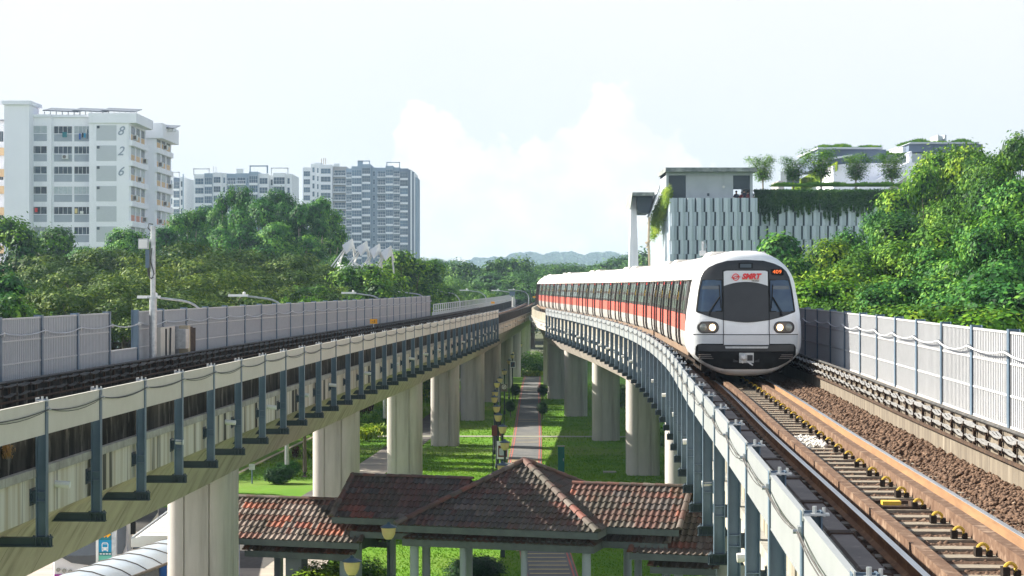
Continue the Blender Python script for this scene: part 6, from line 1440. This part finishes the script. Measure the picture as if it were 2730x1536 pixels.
def block826():
    D0 = 260.; k = D0 / F
    X = lambda px, D=D0: (px - CX) * D / F
    Z = lambda py: CZ - (py - HY) * k
    root = thing('numbered_apartment_block', 'white housing block numbered 826 with grey panels and roof solar canopies', 'apartment block')
    x0, x1, x2, xr = X(54), X(137), X(240), X(346); zr = Z(312); fl = 2.8; nf = 8
    mb = MB(); mb.bb(x0, x1, D0, D0 + 20, GZ, zr); mb.bb(x1, x2, D0 + .5, D0 + 20, GZ, zr - .03); mb.bb(x2, xr, D0 - .6, D0 + 11, GZ, zr + .1); mb.bb(xr - 4, xr - 1.0, D0 + 11, D0 + 30, GZ, zr - .6); mb.bb(xr - 6, xr + .9, D0 + 13.5, D0 + 26, GZ, zr - .55)
    w = mb.obj('wall', M['bwall'], root)
    mb = MB(); mb.bb(x0 - .3, x1 - .01, D0 - .35, D0 + 20, zr, zr + .35); mb.bb(x1, x2 - .01, D0 + .2, D0 + 20, zr - .02, zr + .3); mb.bb(x2, xr + 1.1, D0 - .95, D0 + 11.2, zr - .9, zr + .45); mb.bb(xr - 4, xr + 2.1, D0 + 13.0, D0 + 26.4, zr - 1.9, zr + .3); mb.obj('parapet', M['bwall'], root)
    mb = MB(); mb.bb(X(24), X(90), D0 - 2.5, D0 + 3, GZ, Z(284)); mb.obj('stair_tower', M['bwall'], root); mb = MB(); mb.bb(X(19), X(96), D0 - 3.0, D0 + 3.4, Z(284), Z(274)); mb.obj('tower_cap', M['bwall'], root)
    wins = []; pan = MB(); pan2 = MB(); led = MB(); orp = MB(); pk = MB(); ac = []
    for f in range(nf):
        zt = Z(336) - f * fl
        for a, b, yb, n in ((61, 125, D0, 4), (142, 190, D0 + .5, 4), (196, 239.5, D0 + .5, 4)):
            wins.append((X(a), X(b), yb, zt - 1.02, zt, n, 1, 'f', 1, M['bglass'])); q_ = MB(); q_.bb(X(a), X(b), yb - .03, yb, zt - 2.1, zt - 1.06); q_.obj('grey_wall_panel', M['bgrey'], root); led.bb(X(a) - .05, X(b) + .05, yb - .12, yb, zt - 1.1, zt - 1.03)
        q_ = MB(); q_.bb(X(259.5), X(313), D0 - .63, D0 - .6, zt - 2.08, zt + .05); q_.obj('brick_panel', M['brick'], root)
        wins.append((X(260.5), X(269), D0 - .63, zt - .42, zt, 1, 1, 'f', 1, M['bglass']))
        for (xx, ya, yb) in ((xr, D0 - .1, D0 + 10.5), (xr + .9, D0 + 14, D0 + 25.5)):
            sgm = (yb - ya) / 3; led.bb(xx, xx + .5, ya - .5, yb + .3, zt - 2.75, zt - 2.0)
            for i in range(3):
                y0 = ya + i * sgm + .35; y1 = ya + (i + 1) * sgm - .35; wins.append((y0, y1, xx, zt - 1.05, zt + .05, 3, 1, 'r', 1, M['bglass'])); q_ = MB(); q_.bb(xx, xx + .06, y0, y1, zt - 2.0, zt - 1.1); q_.obj('coloured_wall_panel', M['bpink'] if f == 4 else M['borange'], root)
                pan_x = ya + i * sgm; led.bb(xx, xx + .16, pan_x - .15, pan_x + .2, zt - 2.0, zt + .1)
            led.bb(xx, xx + .16, yb - .1, yb + .25, zt - 2.0, zt + .1)
            i = (f * 2 + (xx > xr)) % 3; ac.append((xx + .38, ya + (i + .6) * sgm, zt - 1.5))
    led.obj('ledge', M['bwall'], root);
    emit(root, wins, 96)
    for x, y, z in ac: mb = MB(); mb.bb(x - .35, x + .3, y - .5, y + .5, z - .35, z + .35); mb.mi = 1; mb.bb(x - .2, x + .2, y - .52, y - .5, z - .25, z + .25); mb.obj('air_conditioner', [M['bframe'], M['grille']], root)
    mb = MB(); mb.bb(X(165), X(182), D0 - .1, D0 + .4, Z(424), Z(412)); mb.mi = 1; mb.tube([(X(172), D0 - .12, Z(418)), (X(172), D0 - .08, Z(418))], .24, 12); mb.obj('air_conditioner', [M['bframe'], M['grille']], root)
    for (a, b, t, bt, m) in ((166, 178, 352, 366, 'signteal'), (210, 215, 356, 372, 'busblue'), (218, 222, 354, 366, 'black'), (223, 228, 355, 367, 'signblue'), (231, 234, 345, 370, 'cap'), (228, 232, 345, 354, 'signwhite'), (95, 102, 555, 566, 'logo'), (199, 206, 556, 569, 'shade'), (213, 222, 563, 570, 'signwhite')):
        mb = MB(); mb.bb(X(a), X(b), D0 + (.5 if a > 140 else 0) - .45, D0 + (.5 if a > 140 else 0) - .40, Z(bt), Z(t)); mb.obj('hanging_laundry', M[m], root)
    for i, ch in enumerate('826'): text(ch, 1.75, M['bnum'], root, 'block_number', (X(323), D0 - .64, Z(351) - i * fl), shear=.35, extr=.01, bold=.012)
    for (a, b, y, D1) in ((104, 200, 294, D0 + 4), (184, 276, 294, D0 + 4), (262, 352, 294, D0 + 4), (140, 225, 306, D0 + 12), (350, 410, 316, D0 + 18)):
        zz = Z(y); cx = (X(a) + X(b)) / 2; w_ = (X(b) - X(a)) / 2; mb = MB()
        mb.box((cx, D1 + .5, zz + .45), (2 * w_, 5.2, .12), M=Matrix.Rotation(math.radians(9), 3, 'X') @ Matrix.Rotation(math.radians(2.5), 3, 'Y')); o = mb.obj('solar_canopy', M['solar'], root)
        mb = MB()
        for j in range(7): xx = cx - w_ + 2 * w_ * j / 6.; mb.bb(xx - .05, xx + .05, D1 - 1, D1 - .9, zr - .5, zz + .1)
        mb.bb(cx - w_, cx + w_, D1 - 1, D1 - .9, zz - .45, zz - .35); mb.obj('canopy_frame', M['bframe'], o)
block826()
def orange_block():
    D0 = 272.; X = lambda px: (px - CX) * D0 / F; Z = lambda py: CZ - (py - HY) * D0 / F
    root = thing('orange_apartment_block', 'neighbouring block with orange balconies cut off by the left edge', 'apartment block')
    mb = MB(); mb.bb(X(-220), X(28), D0, D0 + 14, GZ, Z(330)); mb.obj('wall', M['bwall'], root); mb = MB(); mb.bb(X(-225), X(29), D0 - .5, D0 + 14.4, Z(338), Z(330)); mb.obj('roof_edge', M['bwall'], root)
    wins = []
    for f in range(6):
        zb = Z(400) - f * 5.55
        mb = MB(); mb.bb(X(-220), X(24), D0 - .5, D0, zb - .8, zb + .3); mb.obj('orange_band', M['borange'], root)
        for k in range(4): wins.append((X(-3 - k * 60), X(9 - k * 60), D0, zb + 1.2, zb + 2.7, 2, 1, 'f', 1, M['bglass'])); wins.append((X(15 - k * 60), X(24 - k * 60), D0, zb - 2.5, zb - 1.2, 2, 1, 'f', 1, M['bglass']))
        mb = MB(); mb.bb(X(-220), X(24), D0 - .6, D0 - .02, zb - 3.9, zb - 2.8); mb.obj('balcony_front', M['borange'], root)
    emit(root, wins); mb = MB(); mb.bb(X(-100), X(24), D0 + 2, D0 + 8, Z(318), Z(316)); mb.bb(X(0), X(1), D0 + 3, D0 + 3.2, Z(330), Z(318)); mb.obj('solar_canopy', M['solar'], root)
orange_block()
def tower(name, label, D, segs, ytop, storey, nf, extras):
    k = D / F; X = lambda px: (px - CX) * k; Z = lambda py: CZ - (py - HY) * k
    root = thing(name, label, 'apartment tower', group='distant apartment towers'); wins = []
    walls = {}; bal = MB()
    for (a, b, dep, top, wall, style) in segs:
        mb = walls.setdefault(wall, MB()); y0 = D + dep; mb.bb(X(a), X(b), y0, D + 22, GZ, Z(top)); W = X(b) - X(a)
        for f in range(nf):
            zt = Z(top) - 1.4 - f * storey
            if zt < CZ - 6: break
            if style == 'w': wins.append((X(a) + W * .12, X(b) - W * .12, y0, zt - storey * .62, zt, 3, 2, 'f', 1, M['twin']))
            if style == 'n': wins.append((X(a) + W * .3, X(b) - W * .3, y0, zt - storey * .6, zt, 1, 2, 'f', 1, M['twin']))
            if style == 'b':
                wins.append((X(a) + W * .1, X(b) - W * .1, y0, zt - storey * .75, zt, 3, 1, 'f', 1, M['twin'])); bal.bb(X(a) + W * .02, X(b) - W * .02, y0 - 1.5, y0, zt - storey * .80, zt - storey * .66)
                for j in range(6): q = X(a) + W * (.04 + .92 * j / 5); bal.bb(q - .04, q + .04, y0 - 1.48, y0 - 1.4, zt - storey * .66, zt - storey * .35)
                bal.bb(X(a) + W * .02, X(b) - W * .02, y0 - 1.48, y0 - 1.4, zt - storey * .36, zt - storey * .32)
            if style == 'g': wins.append((X(a) + W * .04, X(b) - W * .04, y0, zt - storey * .72, zt, 4, 2, 'f', 1, M['twin'])); walls.setdefault('twhite', MB()).bb(X(a) + W * .02, X(b) - W * .02, y0 - .25, y0, zt - storey * .96, zt - storey * .74)
    for w_, mb in walls.items(): mb.obj('wall', M[w_], root)
    if bal.v: bal.obj('balconies', M['twhite'], root)
    emit(root, wins, 90)
    for (a, b, t, bt, m) in extras: mb = MB(); mb.bb(X(a), X(b), D + .3, D + .9, Z(bt), Z(t)); mb.obj('roof_frame', M[m], root)
tower('middle_apartment_tower', 'pale low tower with open roof frames behind the tall trees', 600, [(516, 545, .8, 464, 'twhite', 'w'), (545, 566, 0, 462, 'tgreyb', 'g'), (566, 590, .6, 460, 'twhite', 'w'), (590, 602, 1.4, 461, 'twhite', 'n'), (602, 628, 2.0, 462, 'tgreyb', 'b'), (628, 655, 1.8, 461, 'tgreyb', 'b'), (655, 664, .4, 462, 'tgreyb', 'n'), (664, 688, -.4, 458, 'tgreyb', 'g'), (688, 716, .4, 463, 'twhite', 'w'), (716, 728, 2.4, 466, 'twhite', 'n'), (728, 760, .2, 461, 'twhite', 'g'), (760, 776, 1.4, 463, 'twhite', 'n')], 462, 3.0, 6,
      [(515, 558, 449, 451.5, 'bframe'), (515, 517, 449, 466, 'bframe'), (556, 558, 449, 460, 'bframe'), (665, 713, 441, 444, 'tgreyb'), (665, 667.5, 441, 460, 'tgreyb'), (710.5, 714, 441, 462, 'tgreyb'), (722, 768, 447, 449.5, 'bframe'), (722, 724, 447, 466, 'bframe'), (766, 768, 447, 463, 'bframe'), (568.5, 569.3, 443, 462, 'bframe'), (575, 575.8, 445, 462, 'bframe'), (630, 648, 450, 461, 'twhite')])
tower('narrow_apartment_tower', 'narrow tower slice showing between the numbered block and the trees', 620, [(440, 462, 0, 470, 'twhite', 'w'), (462, 478, .5, 474, 'tdarkb', 'g'), (478, 488, 1.0, 472, 'twhite', 'n')], 470, 3.0, 7, [(446, 478, 458, 461, 'bframe'), (476.5, 478.5, 458, 472, 'bframe'), (486.5, 489, 464, 560, 'tgreyb')])
tower('large_apartment_tower', 'large tower with white left bays and a dark blue curved right side', 700, [(806, 828, 1.5, 446, 'twhite', 'w'), (828, 842, 1.0, 436, 'twhite', 'n'), (842, 852, .4, 438, 'twhite', 'n'), (852, 886, -1.0, 440, 'twhite', 'w'), (886, 922, 3.0, 443, 'tbeige', 'b'), (922, 938, 1.0, 449, 'tgreyb', 'b'), (938, 965, -1.2, 444, 'tgreyb', 'g'), (965, 988, -.6, 438, 'tgreyb', 'g'), (988, 1004, 2.0, 446, 'tgreyb', 'n'), (1004, 1028, 2.6, 446, 'tgreyb', 'b'), (1028, 1048, .2, 442, 'tgreyb', 'g'), (1048, 1066, 1.6, 446, 'tgreyb', 'b'), (1066, 1088, .2, 449, 'tdarkb', 'g'), (1088, 1094, .8, 452, 'tdarkb', 'x'), (1094, 1098, .3, 453, 'twhite', 'x'), (1098, 1103, 1.6, 457, 'tdarkb', 'x'), (1103, 1106, 1.3, 460, 'twhite', 'x'), (1106, 1112, 2.6, 472, 'tgreyb', 'x')], 440, 3.02, 17,
      [(953, 986, 428, 430.5, 'tgreyb'), (953, 967, 428, 446, 'tgreyb'), (984, 986, 428, 446, 'tgreyb'), (1030, 1066, 432, 434, 'tgreyb'), (1030, 1032, 432, 444, 'tgreyb'), (1064, 1066, 432, 448, 'tgreyb'), (856, 857.5, 422, 438, 'kerb'), (862, 863.5, 421, 438, 'kerb'), (867, 868.5, 421, 438, 'kerb'), (838, 860, 434, 440, 'twhite'), (890, 905, 436, 444, 'twhite')])

def canopy():
    D = 158.; X = lambda px: (px - CX) * D / F; Z = lambda py: CZ - (py - HY) * D / F
    root = thing('spiked_canopy', 'white spiked tensile canopy of four peaks with slanting trusses among the trees', 'canopy structure')
    for px, py in ((939, 637), (977, 643), (1011, 650), (1042, 656)):
        a = Vector((X(px), D, Z(py))); mb = MB()
        c = [Vector((X(px - 24), D - 1, Z(py + 17))), Vector((X(px - 11), D - 1.6, Z(py + 38))), Vector((X(px + 1), D - .3, Z(py + 22))), Vector((X(px + 8), D + 1.4, Z(py + 38))), Vector((X(px - 8), D + 1.6, Z(py + 18)))]
        mb.add([a] + c + [p - Vector((0, 0, .1)) for p in [a] + c], [(0, 1, 2), (0, 2, 3), (0, 3, 4), (0, 4, 5), (0, 5, 1), (6, 8, 7), (6, 9, 8), (6, 10, 9), (6, 11, 10), (6, 7, 11)]); mb.obj('fabric_peak', M['signwhite'], root)
        mb = MB(); mb.tube([a, Vector((X(px + 10), D, Z(py + 90)))], .075, 5)
        for j in range(5): mb.tube([a + Vector((-.3 * j, -.2, -.5 * j)), Vector((X(px - 50 + 7 * j), D - 2, Z(py + 74 + 3 * j)))], .06, 4)
        mb.obj('truss', M['signwhite'], root)
    mb = MB()
    for px, py in ((925, 710), (955, 703), (990, 700)): mb.tube([(X(px), D - 1.2, Z(py)), (X(px - 9), D - 1.2, Z(py + 18))], [.35, .45], 8)
    mb.obj('truss_foot', M['signwhite'], root)
canopy()

def complex_building():
    D = 180.; k = D / F; X = lambda px, d=D: (px - CX) * d / F; Z = lambda py, d=D: CZ - (py - HY) * d / F
    root = thing('green_roofed_building', 'civic building with pale staggered cladding, planted terraces and dark roof boxes', 'building')
    xa, xb, xc = X(1785), X(2020), X(2560, 186); zt = Z(528)
    mb = MB(); mb.bb(xa + .25, xb - .1, D + .35, D + 24, GZ, zt - .25); mb.bb(xb, xc, D + 6.2, D + 30, GZ, Z(520, 186) - .2); mb.obj('wall', M['cwall'], root)
    mb = MB(); mb.bb(xa - .02, xa + .25, D, D + 24, GZ, zt); 
    for j in range(40): mb.bb(xa - .06, xa - .02, D + .3 + j * .6, D + .5 + j * .6, GZ, zt)
    mb.obj('side_cladding', M['clad'], root)
    rr = random.Random(4)
    def cladding(x0, x1, y, ztop, rows, name, gm):
        mb = MB(); pitch = .86; h = 1.35; n = int((x1 - x0) / pitch)
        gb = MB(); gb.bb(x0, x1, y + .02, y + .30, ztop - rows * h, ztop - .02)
        for r_ in range(rows):
            for i in range(n + 1):
                xo = x0 + i * pitch + (.16 if r_ % 2 else 0); z1 = ztop - r_ * h; z0 = z1 - h + .012; w1 = .40 if r_ % 2 == 0 else .30
                xo = max(xo, x0); e = min(xo + pitch - (.18 if (i * 7 + r_ * 3) % 5 else .10), x1)
                if e - xo < .3: continue
                a = xo; m_ = xo + w1; mb.bb(a, m_, y - .30, y + .1, z0, z1); mb.bb(m_ + .001, e, y - .06, y + .1, z0, z1)
                for t in (.2, .45, .7): xs_ = m_ + (e - m_) * t; mb.bb(xs_ - .015, xs_ + .015, y - .09, y - .061, z0, z1)
                mb.bb(a + w1 * .3, a + w1 * .36, y - .32, y - .301, z0, z1)
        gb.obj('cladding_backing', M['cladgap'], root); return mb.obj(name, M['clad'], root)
    cladding(xa, xb, D, zt, 10, 'staggered_cladding', 0); cladding(xb + .1, X(2560, 186), D + 6, Z(530, 186), 10, 'staggered_cladding', 0)
    # roof box
    zb, z1 = zt, Z(458); x0, x1 = X(1778), X(2006)
    mb = MB(); mb.bb(X(1831), X(1958), D + 1.0, D + 8, zb, z1); mb.bb(x0, X(1785), D + .9, D + 8, zb, z1); mb.bb(X(2003), X(2010), D + .9, D + 8, zb, z1); mb.bb(x0, x1, D + 1.02, D + 8, Z(466), z1 - .01); mb.obj('roof_box_wall', M['cwall'], root)
    mb = MB(); mb.bb(X(1774), X(2017), D - .2, D + 9, z1, Z(447)); mb.obj('roof_slab', M['cslab'], root)
    for a, b, t, bt in ((1785.1, 1830.9, 466, 528), (1958.1, 2002.9, 466, 503)):
        mb = MB(); mb.bb(X(a), X(b), D + 1.2, D + 1.5, Z(bt), Z(t))
        for j in range(int((Z(t) - Z(bt)) / .16)): mb.bb(X(a), X(b), D + 1.14, D + 1.2, Z(bt) + j * .16, Z(bt) + j * .16 + .07)
        mb.obj('louvre', M['louvre'], root)
    mb = MB(); mb.tube([(X(1932), D + .9, Z(497)), (X(1932), D + 1.05, Z(497))], .13, 14); mb.obj('wall_light', M['signwhite'], root); mb = MB(); mb.bb(X(1888), X(1894), D + .95, D + 1.0, Z(521), Z(514)); mb.obj('vent', M['louvre'], root)
    mb = MB(); mb.bb(X(1995), X(2130), D + 9, D + 9.1, Z(508), Z(506))
    for j in range(12): mb.bb(X(1996 + 12 * j), X(1997 + 12 * j), D + 9, D + 9.1, Z(526), Z(506))
    mb.obj('terrace_railing', M['signwhite'], root)
    # left pylon and slab
    mb = MB(); mb.add([(X(px), D + 4 + dy, Z(py)) for dy in (0, 1.2) for px, py in ((1686, 860), (1714, 860), (1709, 690), (1703, 520), (1690, 520), (1685, 690))], [(0, 1, 2, 3, 4, 5), (11, 10, 9, 8, 7, 6), (0, 6, 7, 1), (1, 7, 8, 2), (2, 8, 9, 3), (3, 9, 10, 4), (4, 10, 11, 5), (5, 11, 6, 0)]); recalc(mb.obj('white_pylon', M['bwall'], root))
    mb = MB(); mb.bb(X(1690), X(1750), D + 2, D + 10, Z(519), Z(510)); mb.add([(X(1690), D + 2, Z(519)), (X(1690), D + 10, Z(519)), (X(1684), D + 2, Z(552)), (X(1684), D + 10, Z(552)), (X(1690), D + 2, Z(510)), (X(1690), D + 10, Z(510))], [(0, 1, 3, 2), (4, 2, 3, 5), (4, 0, 2), (1, 5, 3)]); mb.obj('pylon_slab', M['cslab'], root)
    mb = MB(); mb.xzprism([(X(1704), Z(519)), (X(1748), Z(519)), (X(1738), Z(565)), (X(1716), Z(565)), (X(1704), Z(556))], D + 3, D + 9); recalc(mb.obj('dark_soffit_box', M['louvre'], root))
    mb = MB(); mb.add([(X(px), D + 1.8 + dy, Z(py)) for dy in (0, 4) for px, py in ((1762, 492), (1766, 490), (1742, 560), (1736, 575))], [(0, 1, 2, 3), (7, 6, 5, 4), (0, 4, 5, 1), (1, 5, 6, 2), (2, 6, 7, 3), (3, 7, 4, 0)]); recalc(mb.obj('sloping_fin', M['cwall'], root))
    mb = MB(); mb.tube([(X(1737), D + 3, Z(575)), (X(1735), D + 3, Z(640)), (X(1738), D + 3, Z(720))], .12, 6); mb.tube([(X(1728), D + 3, Z(648)), (X(1737), D + 3, Z(640)), (X(1733), D + 3, Z(660))], .22, 6); mb.obj('weathered_pole', M['kerb'], root)
    # upper white walls
    D2 = 205.; U = lambda px, py, dd=0: (X(px, D2 + dd), D2 + dd, Z(py, D2 + dd))
    def slab(poly, y0, y1, name, m): mb = MB(); mb.xzprism([(X(a, D2), Z(b, D2)) for a, b in poly], D2 + y0, D2 + y1); recalc(mb.obj(name, m, root))
    slab([(2221, 516), (2221, 441), (2262, 436), (2436, 434), (2440, 516)], 0, 8, 'upper_wall', M['bwall'])
    slab([(2266, 516), (2305, 484), (2330, 482), (2415, 434), (2436, 436), (2436, 516)], -1.2, -.05, 'ramp_parapet', M['bwall'])
    slab([(2350, 512), (2411, 473), (2411, 512)], -1.25, -1.2, 'ramp_opening', M['tbeige'])
    mb = MB(); mb.add([U(2221, 441), U(2221, 516), U(2130, 516, 20), U(2112, 490, 20), U(2221, 441, .3), U(2221, 516, .3), U(2130, 516, 20.3), U(2112, 490, 20.3)], [(0, 1, 2, 3), (7, 6, 5, 4), (0, 3, 7, 4)]); mb.obj('sloping_side_wall', M['bwall'], root)
    slab([(2205, 437), (2205, 388), (2392, 388), (2388, 437)], 6, 20, 'dark_roof_box', M['tdarkb']); slab([(2200, 388), (2200, 383.5), (2378, 383.5), (2378, 388)], 5, 20, 'roof_edge', M['cwall']); slab([(2215, 437), (2215, 416), (2290, 405), (2290, 409), (2225, 420), (2225, 437)], 4, 5.5, 'grey_stair_edge', M['cwall'])
    slab([(2467, 392), (2467, 370), (2476, 372), (2476, 392)], 12, 20, 'white_end_wall', M['bwall']); slab([(2474, 388), (2476, 366), (2681, 366), (2681, 380), (2640, 392)], 10, 22, 'dark_roof_box', M['tdarkb']); slab([(2470, 366), (2478, 361), (2668, 361), (2668, 366)], 9.5, 22, 'roof_edge', M['cwall'])
    slab([(2437, 440), (2437, 404), (2442, 404), (2442, 440)], 2, 4, 'stair_post', M['bwall']); slab([(2390, 425), (2440, 399), (2442, 403), (2392, 430)], 2, 3, 'stair_rail', M['bwall']); slab([(2388, 516), (2388, 400), (2470, 396), (2640, 392), (2640, 516)], 8, 20, 'rear_wall', M['cwall'])
    slab([(2567, 362), (2567, 336), (2571, 336), (2571, 362)], 12, 16, 'chimney', M['cwall']); slab([(2571, 362), (2571, 337.5), (2586, 337.5), (2586, 362)], 13, 15, 'chimney', M['clad']); slab([(2586, 362), (2586, 336), (2591, 336), (2591, 362)], 12, 16, 'chimney', M['cwall'])
    slab([(2096, 516), (2096, 474), (2112, 474), (2112, 516)], 6, 12, 'beige_end_wall', M['tbeige']); slab([(2130, 476), (2130, 438), (2165, 437), (2165, 476)], 9, 14, 'dark_roof_box', M['louvre'])
    mb = MB(); mb.bb(X(1995), X(2560, D2), D + 6, D + 26, Z(516) - .3, Z(516)); mb.obj('terrace_slab', M['cslab'], root)
    # creepers (things of their own)
    def drape(name, label, x0, x1, y, top, lo, hi, n, m, size, freq=.9, seed=0):
        x = rng.uniform(x0, x1, n); u = rng.random(n); L_ = np.array([lo + (hi - lo) * (.5 + .5 * math.sin(q * freq + seed) * math.cos(q * freq * 2.7 + seed)) for q in x]); tp = np.array([top(q) for q in x]); z = tp - L_ * u ** 1.2 + rng.normal(0, .08, n); yy = y - .35 * (1 - u) * rng.random(n) - .1 * rng.random(n) + np.where(u < .12, rng.uniform(-.3, 1.0, n), 0)
        sid = np.floor(x / .22).astype(int); L_s = .55 + .5 * (((sid * 7919) % 101) / 101.); z = tp - (tp - z) * L_s
        C = np.stack([x, yy, z], 1); V, Fq = leafquads(C, rng.normal(size=(n, 3)) * .5 + np.array([-.2, -1, .4]), size, .45); o = rawmesh(name, V, Fq, m); tag(o, label, 'creeper', kind='thing'); return o
    drape('hanging_creeper', 'dark green creeper hanging over the panelled wall from the terrace edge', X(2010, 186), X(2560, 186), D + 5.6, lambda q: Z(508, 186), 1.7, 3.4, 30000, M['creeper'], .24, .55)
    n = 11000; t = rng.random(n); s = rng.random(n); px = 1738 + (1783 - 1738) * t; py = 585 - 85 * t ** .7 + s * (15 + 70 * (1 - abs(t - .35)) * (1 - t * .35)); yd = D + 8 * (1 - t) - .3
    C = np.stack([(px - CX) * yd / F, yd, CZ - (py - HY) * yd / F], 1) + rng.normal(0, .18, (n, 3)); V, Fq = leafquads(C, rng.normal(size=(n, 3)) * .5 + np.array([-1, -.7, .4]), .15, .5); tag(rawmesh('trailing_creeper', V, Fq, M['lf_yel']), 'yellow green creeper trailing over the left corner of the panelled building', 'creeper')
    n = 12000; t = rng.random(n); s = rng.random(n); px = 2112 + 120 * t; tp = 488 - 56 * t; py = tp + s * (10 + 26 * np.sin(np.clip(t * 2.2 + .5, 0, 3.1))) ; yd = D2 + 18 * (1 - t) - .6
    C = np.stack([(px - CX) * D2 / F * (yd / D2), yd, CZ - (py - HY) * yd / F], 1); V, Fq = leafquads(C, rng.normal(size=(n, 3)) * .5 + np.array([-1, -.5, .5]), .26, .5); tag(rawmesh('sloping_creeper', V, Fq, M['lf_yel']), 'yellow creeper spilling down the white sloping wall behind the rooftop trees', 'creeper')
    def rg(name, label, a, b, py, dd, h, n):
        x = rng.uniform(X(a, D2), X(b, D2), n); yy = D2 + dd + rng.uniform(0, 5, n); hh = h * rng.uniform(.3, 1, n) * (.6 + .4 * np.sin(x * 1.9) * np.sin(x * .7)); zb = Z(py, D2); w = .14
        V = np.zeros((n, 3, 3)); V[:, 0] = np.stack([x - w, yy, np.full(n, zb)], 1); V[:, 1] = np.stack([x + w, yy, np.full(n, zb)], 1); V[:, 2] = np.stack([x + rng.normal(0, .25, n), yy, zb + hh], 1)
        tag(rawmesh(name, V.reshape(-1, 3), np.arange(3 * n).reshape(-1, 3), M['lf_lime']), label, 'grass', kind='stuff')
    rg('roof_grass', 'tufted grass on the middle dark roof box', 2215, 2375, 384, 6, .75, 3500); rg('roof_grass', 'tufted grass on the highest right roof box', 2472, 2655, 362, 11, .75, 3500); rg('roof_grass', 'low grass between the two dark roof boxes', 2390, 2465, 399, 7, .5, 1500); rg('terrace_grass', 'ragged plants along the terrace edge', 2010, 2560, 515, -18, .45, 5000)
complex_building()

# people on the terrace
def person(px, py, D, label, cm, lean=0.0):
    p = PX(px, py, D); me = bpy.data.meshes.new('person'); H = 1.68; z0 = p.z - 1.60
    J = [(0, 0, .92), (0, 0, 1.15), (0, 0, 1.38), (0, -.01, 1.47), (0, -.02, 1.57), (0, -.02, 1.66), (-.17, 0, 1.38), (-.24, -.02, 1.12), (-.16, -.22, 1.02), (.17, 0, 1.38), (.24, -.02, 1.12), (.16, -.22, 1.02), (-.09, 0, .88), (-.10, -.02, .48), (-.10, 0, .06), (-.10, -.14, .03), (.09, 0, .88), (.10, -.02, .48), (.10, 0, .06), (.10, -.14, .03)]
    Ed = [(0, 1), (1, 2), (2, 3), (3, 4), (4, 5), (2, 6), (6, 7), (7, 8), (2, 9), (9, 10), (10, 11), (0, 12), (12, 13), (13, 14), (14, 15), (0, 16), (16, 17), (17, 18), (18, 19)]
    R_ = [.15, .14, .15, .06, .09, .08, .07, .05, .035, .07, .05, .035, .09, .065, .045, .04, .09, .065, .045, .04]
    me.from_pydata(J, Ed, []); o = bpy.data.objects.new('person', me); COL.objects.link(o); md = o.modifiers.new('skin', 'SKIN'); 
    for i, v in enumerate(me.skin_vertices[0].data): v.radius = (R_[i], R_[i] * .8)
    me.skin_vertices[0].data[0].use_root = True
    o.modifiers.new('sub', 'SUBSURF').levels = 1; o.modifiers['sub'].render_levels = 1; me.materials.append(M['skin'])
    o.location = (p.x, D, z0); tag(o, label, 'person', 'people looking over the terrace wall')
    mb = MB(); mb.lathe([(.14, .85), (.19, 1.1), (.21, 1.36), (.09, 1.46)], (0, 0, 0), 12); mb.tube([(-.17, 0, 1.38), (-.25, -.02, 1.12)], .075, 8); mb.tube([(.17, 0, 1.38), (.25, -.02, 1.12)], .075, 8); mb.obj('shirt', cm, o, True)
    mb = MB(); mb.lathe([(.095, 1.60), (.115, 1.66), (.09, 1.74), (.03, 1.77)], (0, 0, 0), 10); mb.obj('hair', M['hair'], o, True)
for px, py, l, c in ((1963, 513, 'leftmost person behind the terrace wall, in black', M['cl1']), (1978, 515, 'person second from the left behind the terrace wall, in dark red', M['cl2']), (1984, 510, 'tallest person in the middle behind the terrace wall, in black', M['cl1']), (1994, 514, 'person in a red top right of the tallest one', M['cl2']), (2002, 510, 'rightmost person beside the terrace wall post, in blue', M['cap'])): person(px, py, 181.2, l, c)
mb = MB(); k = 180 / F; mb.bb((1958 - CX) * k, (2010 - CX) * k, 180.4, 182.4, CZ - (529 - HY) * k - .6, CZ - (529 - HY) * k - .5)

# ------------------------------------------------------------------ haze
hb = MB(); hb.bb(-2600, 2600, -150, 3700, GZ - 1.0, 75); hz = hb.obj('haze', bpy.data.materials.new('haze_air')); hz['kind'] = 'stuff'; hz['label'] = 'pale blue haze in the air over the whole place'; hz['category'] = 'haze'
hm = hz.data.materials[0]; hm.use_nodes = True; nt = hm.node_tree; nt.nodes.clear(); out = nt.nodes.new('ShaderNodeOutputMaterial'); pv = nt.nodes.new('ShaderNodeVolumePrincipled')
pv.inputs['Color'].default_value = (.56, .78, 1.0, 1); pv.inputs['Density'].default_value = .00020; pv.inputs['Anisotropy'].default_value = .2; nt.links.new(pv.outputs[0], out.inputs['Volume'])
